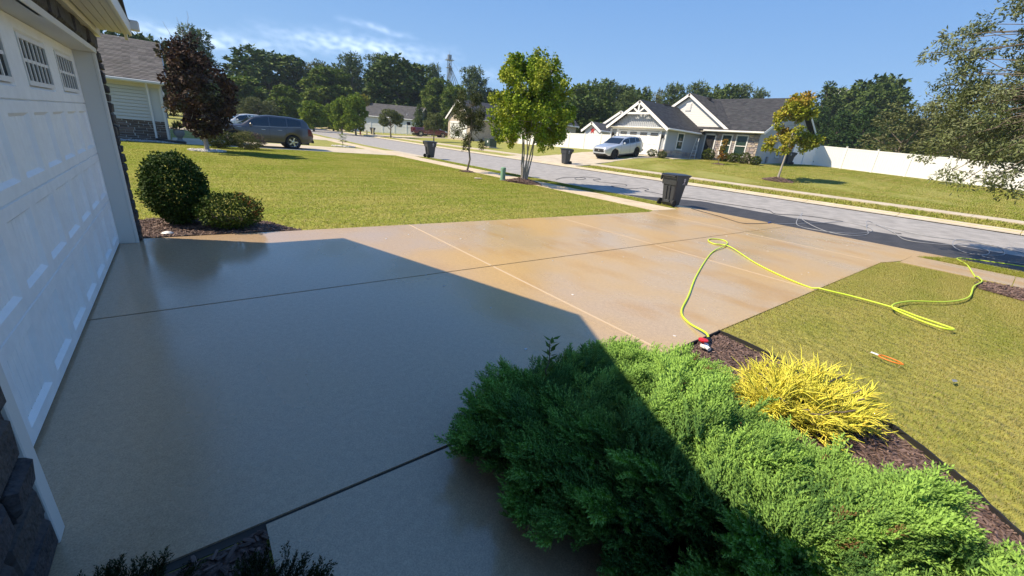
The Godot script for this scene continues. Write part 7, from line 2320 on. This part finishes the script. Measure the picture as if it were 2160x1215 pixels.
# ---------------------------------------------------------------- trees in the distance
func far_trees():
	var g := "trees beyond the houses"
	var rows := [
		["oak", -5.2, -94.4, 12.3, 7.3, "round dark tree showing over the left end of the brown shingle roof"],
		["oak", -1.4, -96.6, 11.9, 5.0, "dark tree showing over the right end of the brown shingle roof"],
		["pine", 4.1, -98.9, 14.5, 6.5, "tall dark pine rising right behind the purple maple"],
		["oakbig", 18.8, -122.0, 16.2, 15.5, "largest round dark oak on the skyline above the dark suv"],
		["mid", 10.8, -104.2, 8.3, 9.0, "mid green tree just right of the purple maple crown"],
		["mid", 8.4, -112.0, 6.1, 7.0, "low green tree half hidden by the right edge of the purple maple"],
		["olive", 28.0, -121.1, 15.7, 9.5, "tall olive tree right of the largest oak on the skyline"],
		["mid", 27.2, -103.6, 12.1, 10.0, "broad mid green tree above the bend of the street"],
		["pine", 38.0, -121.0, 18.2, 8.0, "tall pine with a ragged top between the two big skyline oaks"],
		["oak", 35.9, -131.7, 16.9, 8.5, "dark oak behind the ragged pine on the skyline"],
		["pine", 47.8, -127.7, 20.2, 9.6, "high pine touching the left side of the second big oak"],
		["oakbig", 41.8, -99.4, 16.8, 14.0, "massive dark oak on the skyline above the white house"],
		["pine", 62.3, -122.6, 19.8, 7.0, "dark pine just left of the elevator mast"],
		["mid", 44.5, -85.2, 11.7, 6.6, "lighter green tree below the elevator mast"],
		["pine", 62.7, -100.7, 17.8, 8.4, "tall open pine just right of the elevator mast"],
		["mid", 44.3, -77.8, 10.3, 5.2, "green tree behind the pale stone house gable"],
		["olive", 51.9, -93.5, 12.8, 5.0, "olive tree between the mast and the slim oak"],
		["oak", 69.5, -100.2, 13.9, 8.5, "dark oak behind the left side of the bright maple"],
		["oak", 71.2, -65.0, 15.1, 7.0, "dark round tree just right of the bright maple on the skyline"],
		["mid", 62.7, -61.0, 12.2, 6.5, "green tree at the right edge of the bright maple's crown"],
		["oak", 55.4, -51.9, 9.5, 8.0, "dark tree above the left white fence"],
		["pine", 78.2, -66.0, 14.8, 6.4, "pine on the skyline left of the garage gable"],
		["oak", 83.4, -64.9, 15.5, 7.0, "dark oak on the skyline over the garage gable peak"],
		["olive", 89.5, -64.1, 15.7, 7.0, "olive tree on the skyline right of the garage gable peak"],
		["pine", 86.7, -56.7, 15.6, 6.2, "pine on the skyline left of the upper house gable"],
		["pine", 67.0, -52.9, 11.4, 5.6, "shorter dark pine behind the left slope of the garage roof"],
		["pine", 98.0, -58.0, 17.5, 6.4, "pine rising behind the peak of the upper house gable"],
		["oak", 107.3, -57.8, 18.8, 9.8, "broad dark tree behind the grey house's main ridge"],
		["pine", 109.7, -53.0, 18.4, 7.2, "pine behind the middle of the grey house's ridge"],
		["pine", 112.7, -50.3, 17.8, 5.2, "pine at the right end of the grey house's ridge"],
		["conic", 100.8, -32.2, 17.1, 9.2, "dark pointed tree right of the grey house below the water tower"],
		["oak", 116.7, -30.4, 20.4, 12.5, "tall dark oak right of the water tower dome"],
		["pine", 126.7, -29.3, 20.9, 6.0, "pine at the right shoulder of the tall dark oak"],
		["oak", 104.7, -24.5, 16.4, 8.6, "dark tree behind the evergreen row, left of the olive oak"],
		["leyland", 83.6, -29.0, 9.7, 5.0, "first evergreen of the row behind the long fence, from the grey house"],
		["leyland", 83.2, -26.6, 11.1, 5.2, "second evergreen of the row behind the long fence, from the grey house"],
		["leyland", 83.3, -23.6, 10.6, 5.4, "third evergreen of the row behind the long fence, from the grey house"],
		["leyland", 83.6, -20.8, 11.3, 5.6, "fourth evergreen of the row behind the long fence, from the grey house"],
		["leyland", 83.8, -17.6, 10.2, 5.4, "fifth evergreen of the row behind the long fence, from the grey house"],
		["leyland", 82.8, -14.6, 9.5, 5.0, "last evergreen of the row behind the long fence, nearest the olive oak"],
		["airy", 62.0, -11.5, 8.6, 6.6, "loose olive-grey oak behind the white fence, right of the evergreen row"],
		["airy", 60.0, -6.4, 10.0, 7.4, "tall olive-grey oak behind the white fence at the right edge"],
		["airy", 58.0, -1.6, 9.6, 7.0, "olive-grey oak behind the fence, hidden by the overhanging branches"],
		["mid", 16.5, -92.1, 7.0, 5.2, "mid green tree right of the dark suv's roof far up the street"],
		["light", 17.7, -77.6, 4.5, 3.6, "bright green street tree where the street disappears"],
		["light", 19.5, -68.1, 5.1, 2.6, "left of the two bright maples by the hydrant"],
		["light", 20.6, -65.1, 5.6, 2.9, "right of the two bright maples by the hydrant"],
		["gold", 31.4, -93.9, 7.5, 3.4, "small yellowing tree left of the white house"],
		["oliveS", 23.9, -60.0, 4.1, 3.6, "umbrella-shaped small oak on the lawn before the pale fence"],
		["conic", 34.2, -72.6, 6.1, 2.4, "small dark conifer behind the tail of the red pickup"],
		["oliveS", 25.2, -49.2, 3.9, 2.6, "small olive street tree in front of the red pickup"],
		["olive", 11.3, -88.4, 4.6, 6.0, "low olive tree above the roof of the dark suv"],
		["light", 23.0, -85.7, 4.7, 3.6, "light green tree behind the two bright maples by the hydrant"],
		["mid", 19.1, -98.6, 4.9, 6.2, "green tree above the low brown building"],
		["mid", 49.4, -115.0, 10.5, 8.2, "green tree below the massive dark oak, right of its trunk"],
		["mid", 44.0, -117.5, 9.5, 7.0, "green tree behind the white house roof"]]
	for q in rows: plant({"oak": "oak_tree", "oakbig": "oak_tree", "pine": "pine_tree", "mid": "broadleaf_tree", "light": "young_tree", "gold": "young_tree", "olive": "olive_oak_tree", "airy": "olive_oak_tree", "oliveS": "olive_oak_tree", "conic": "conifer_tree", "leyland": "evergreen_tree"}[q[0]], q[0], q[1], q[2], q[3], q[4], q[5], g)
	var back := [
		[22.2, -151.4, 10.6, "wide dark tree behind the largest skyline oak"],
		[32.5, -150.9, 12.8, "wide dark tree behind the olive tree right of the largest oak"],
		[44.2, -142.3, 14.0, "wide dark tree behind the ragged pine"],
		[55.4, -140.1, 14.4, "wide dark tree behind the massive oak above the white house"],
		[64.8, -132.2, 14.0, "wide dark tree behind the elevator mast foot"],
		[73.6, -117.6, 13.0, "wide dark tree behind the open pine right of the mast"],
		[82.8, -110.3, 13.0, "wide dark tree behind the bright maple's left side"],
		[86.8, -93.3, 13.0, "wide dark tree behind the bright maple's right side"],
		[94.2, -80.5, 13.4, "wide dark tree behind the shed with the star"],
		[105.4, -71.9, 14.6, "wide dark tree behind the garage gable peak"],
		[14.0, -165.0, 10.0, "wide dark tree behind the dark suv, low on the skyline"],
		[2.0, -140.0, 9.5, "wide dark tree behind the brown roof's right end"],
		[-9.0, -130.0, 9.0, "wide dark tree at the far left, behind the first oak"],
		[74.0, -80.0, 10.5, "wide dark tree between the stone house and the bright maple"],
		[65.0, -70.0, 8.5, "wide dark tree above the left white fence, rear row"],
		[95.0, -48.0, 11.0, "wide dark tree behind the left end of the grey house"],
		[88.0, -36.0, 9.5, "wide dark tree behind the grey house's right gable"],
		[98.0, -14.0, 11.0, "wide dark tree behind the evergreen row's middle"],
		[90.0, -6.0, 10.0, "wide dark tree behind the olive oak by the fence"],
		[84.0, 4.0, 10.0, "wide dark tree behind the overhanging branches"],
		[80.0, 12.0, 10.0, "wide dark tree outermost on the right behind the fence"]]
	for q in back: plant("oak_tree", "oak", q[0], q[1], q[2], 17.0, q[3], "wide trees that close the view")

func beds():
	var mulch0 := Color(0.065, 0.038, 0.031)
	var mulch1 := Color(0.21, 0.14, 0.115)
	chips("mulch_bed", "dark bark mulch bed along the juniper up to the black edging", "mulch", [[1.5, -1.52], [3.93, -1.52], [3.85, -1.06], [3.6, -0.3], [3.35, 0.08], [3.0, 0.45], [2.5, 1.2], [1.5, 2.0]], 14000, Vector3(0.030, 0.006, 0.008), mulch0, mulch1, 801, M.mulch)
	chips("mulch_bed", "bark mulch bed around the clipped boxwood at the garage corner", "mulch", [[-0.95, -6.9], [1.28, -6.9], [0.95, -7.55], [0.5, -8.1], [-0.3, -8.25], [-0.95, -8.0]], 3500, Vector3(0.045, 0.008, 0.012), mulch0, mulch1, 802, M.mulch)
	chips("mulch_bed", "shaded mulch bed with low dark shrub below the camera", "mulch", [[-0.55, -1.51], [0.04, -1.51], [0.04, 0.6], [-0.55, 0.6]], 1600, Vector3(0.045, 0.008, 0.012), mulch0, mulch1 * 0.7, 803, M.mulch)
	chips("mulch_mound", "brown mulch mound at the foot of the many-stemmed maple", "mulch", [[10.2, -13.9], [10.6, -12.7], [11.2, -12.45], [11.5, -12.9], [11.45, -13.6], [11.1, -14.0], [10.6, -14.15]], 1800, Vector3(0.055, 0.012, 0.016), mulch0, mulch1, 804, M.mulch, 0.2)
	chips("mulch_mound", "small dark mulch patch at the foot of the slim oak", "mulch", [[10.25, -17.4], [10.3, -16.9], [10.75, -16.7], [10.85, -17.2], [10.6, -17.5]], 500, Vector3(0.055, 0.012, 0.016), mulch0, mulch1, 805, M.mulch, 0.06)
	chips("mulch_mound", "round mulch mound under the young maple on the far lawn", "mulch", [[29.2, -11.3], [29.3, -10.4], [29.9, -9.9], [30.7, -10.2], [30.8, -11.0], [30.3, -11.6], [29.6, -11.7]], 900, Vector3(0.09, 0.02, 0.03), mulch0, mulch1, 806, M.mulch, 0.22)
	chips("mulch_mound", "flat mulch patch on the lawn by the pavement, right of the hose", "mulch", [[9.95, -0.2], [10.5, -0.3], [10.95, -0.1], [10.95, 1.2], [9.9, 1.1], [9.7, 0.4]], 1200, Vector3(0.05, 0.01, 0.014), mulch0, mulch1, 807, M.mulch, 0.05)
	chips("mulch_mound", "thin mulch ring under the orange sapling across the street", "mulch", [[33.5, -17.3], [33.7, -16.5], [34.4, -16.5], [34.5, -17.3]], 300, Vector3(0.09, 0.02, 0.03), mulch0, mulch1, 808, M.mulch, 0.05)
	chips("stone_ring", "ring of pale stones around the purple maple", "stones", [[0.15, -22.9], [0.3, -22.2], [0.9, -21.95], [1.45, -22.3], [1.5, -23.0], [0.9, -23.4]], 700, Vector3(0.07, 0.04, 0.05), Color(0.45, 0.43, 0.38), Color(0.65, 0.62, 0.56), 809, M.walk)
	chips("stone_ring", "patch of white stones around the big-leaved sapling by the road", "stones", [[8.7, -33.6], [9.3, -32.9], [10.3, -33.0], [10.6, -33.9], [9.6, -34.4]], 500, Vector3(0.09, 0.05, 0.07), Color(0.5, 0.48, 0.43), Color(0.7, 0.67, 0.6), 810, M.walk)
	chips("pebble_strip", "grey pebble strip along the base of the neighbouring house", "stones", [[-6.0, -27.4], [-6.0, -26.5], [-0.3, -26.5], [-0.2, -27.4]], 1500, Vector3(0.06, 0.035, 0.045), Color(0.25, 0.24, 0.23), Color(0.45, 0.43, 0.4), 811, M.walk)

func _ready():
	light_and_camera()
	make_materials()
	land()
	own_driveway()
	own_garage()
	beds()
	lawns()
	foreground_juniper()
	gold_cypress()
	corner_shrub()
	shrubs()
	grey_house()
	next_door()
	far_houses()
	fences()
	landmarks()
	near_trees()
	far_trees()
	vehicles()
	bins()
	small_things()
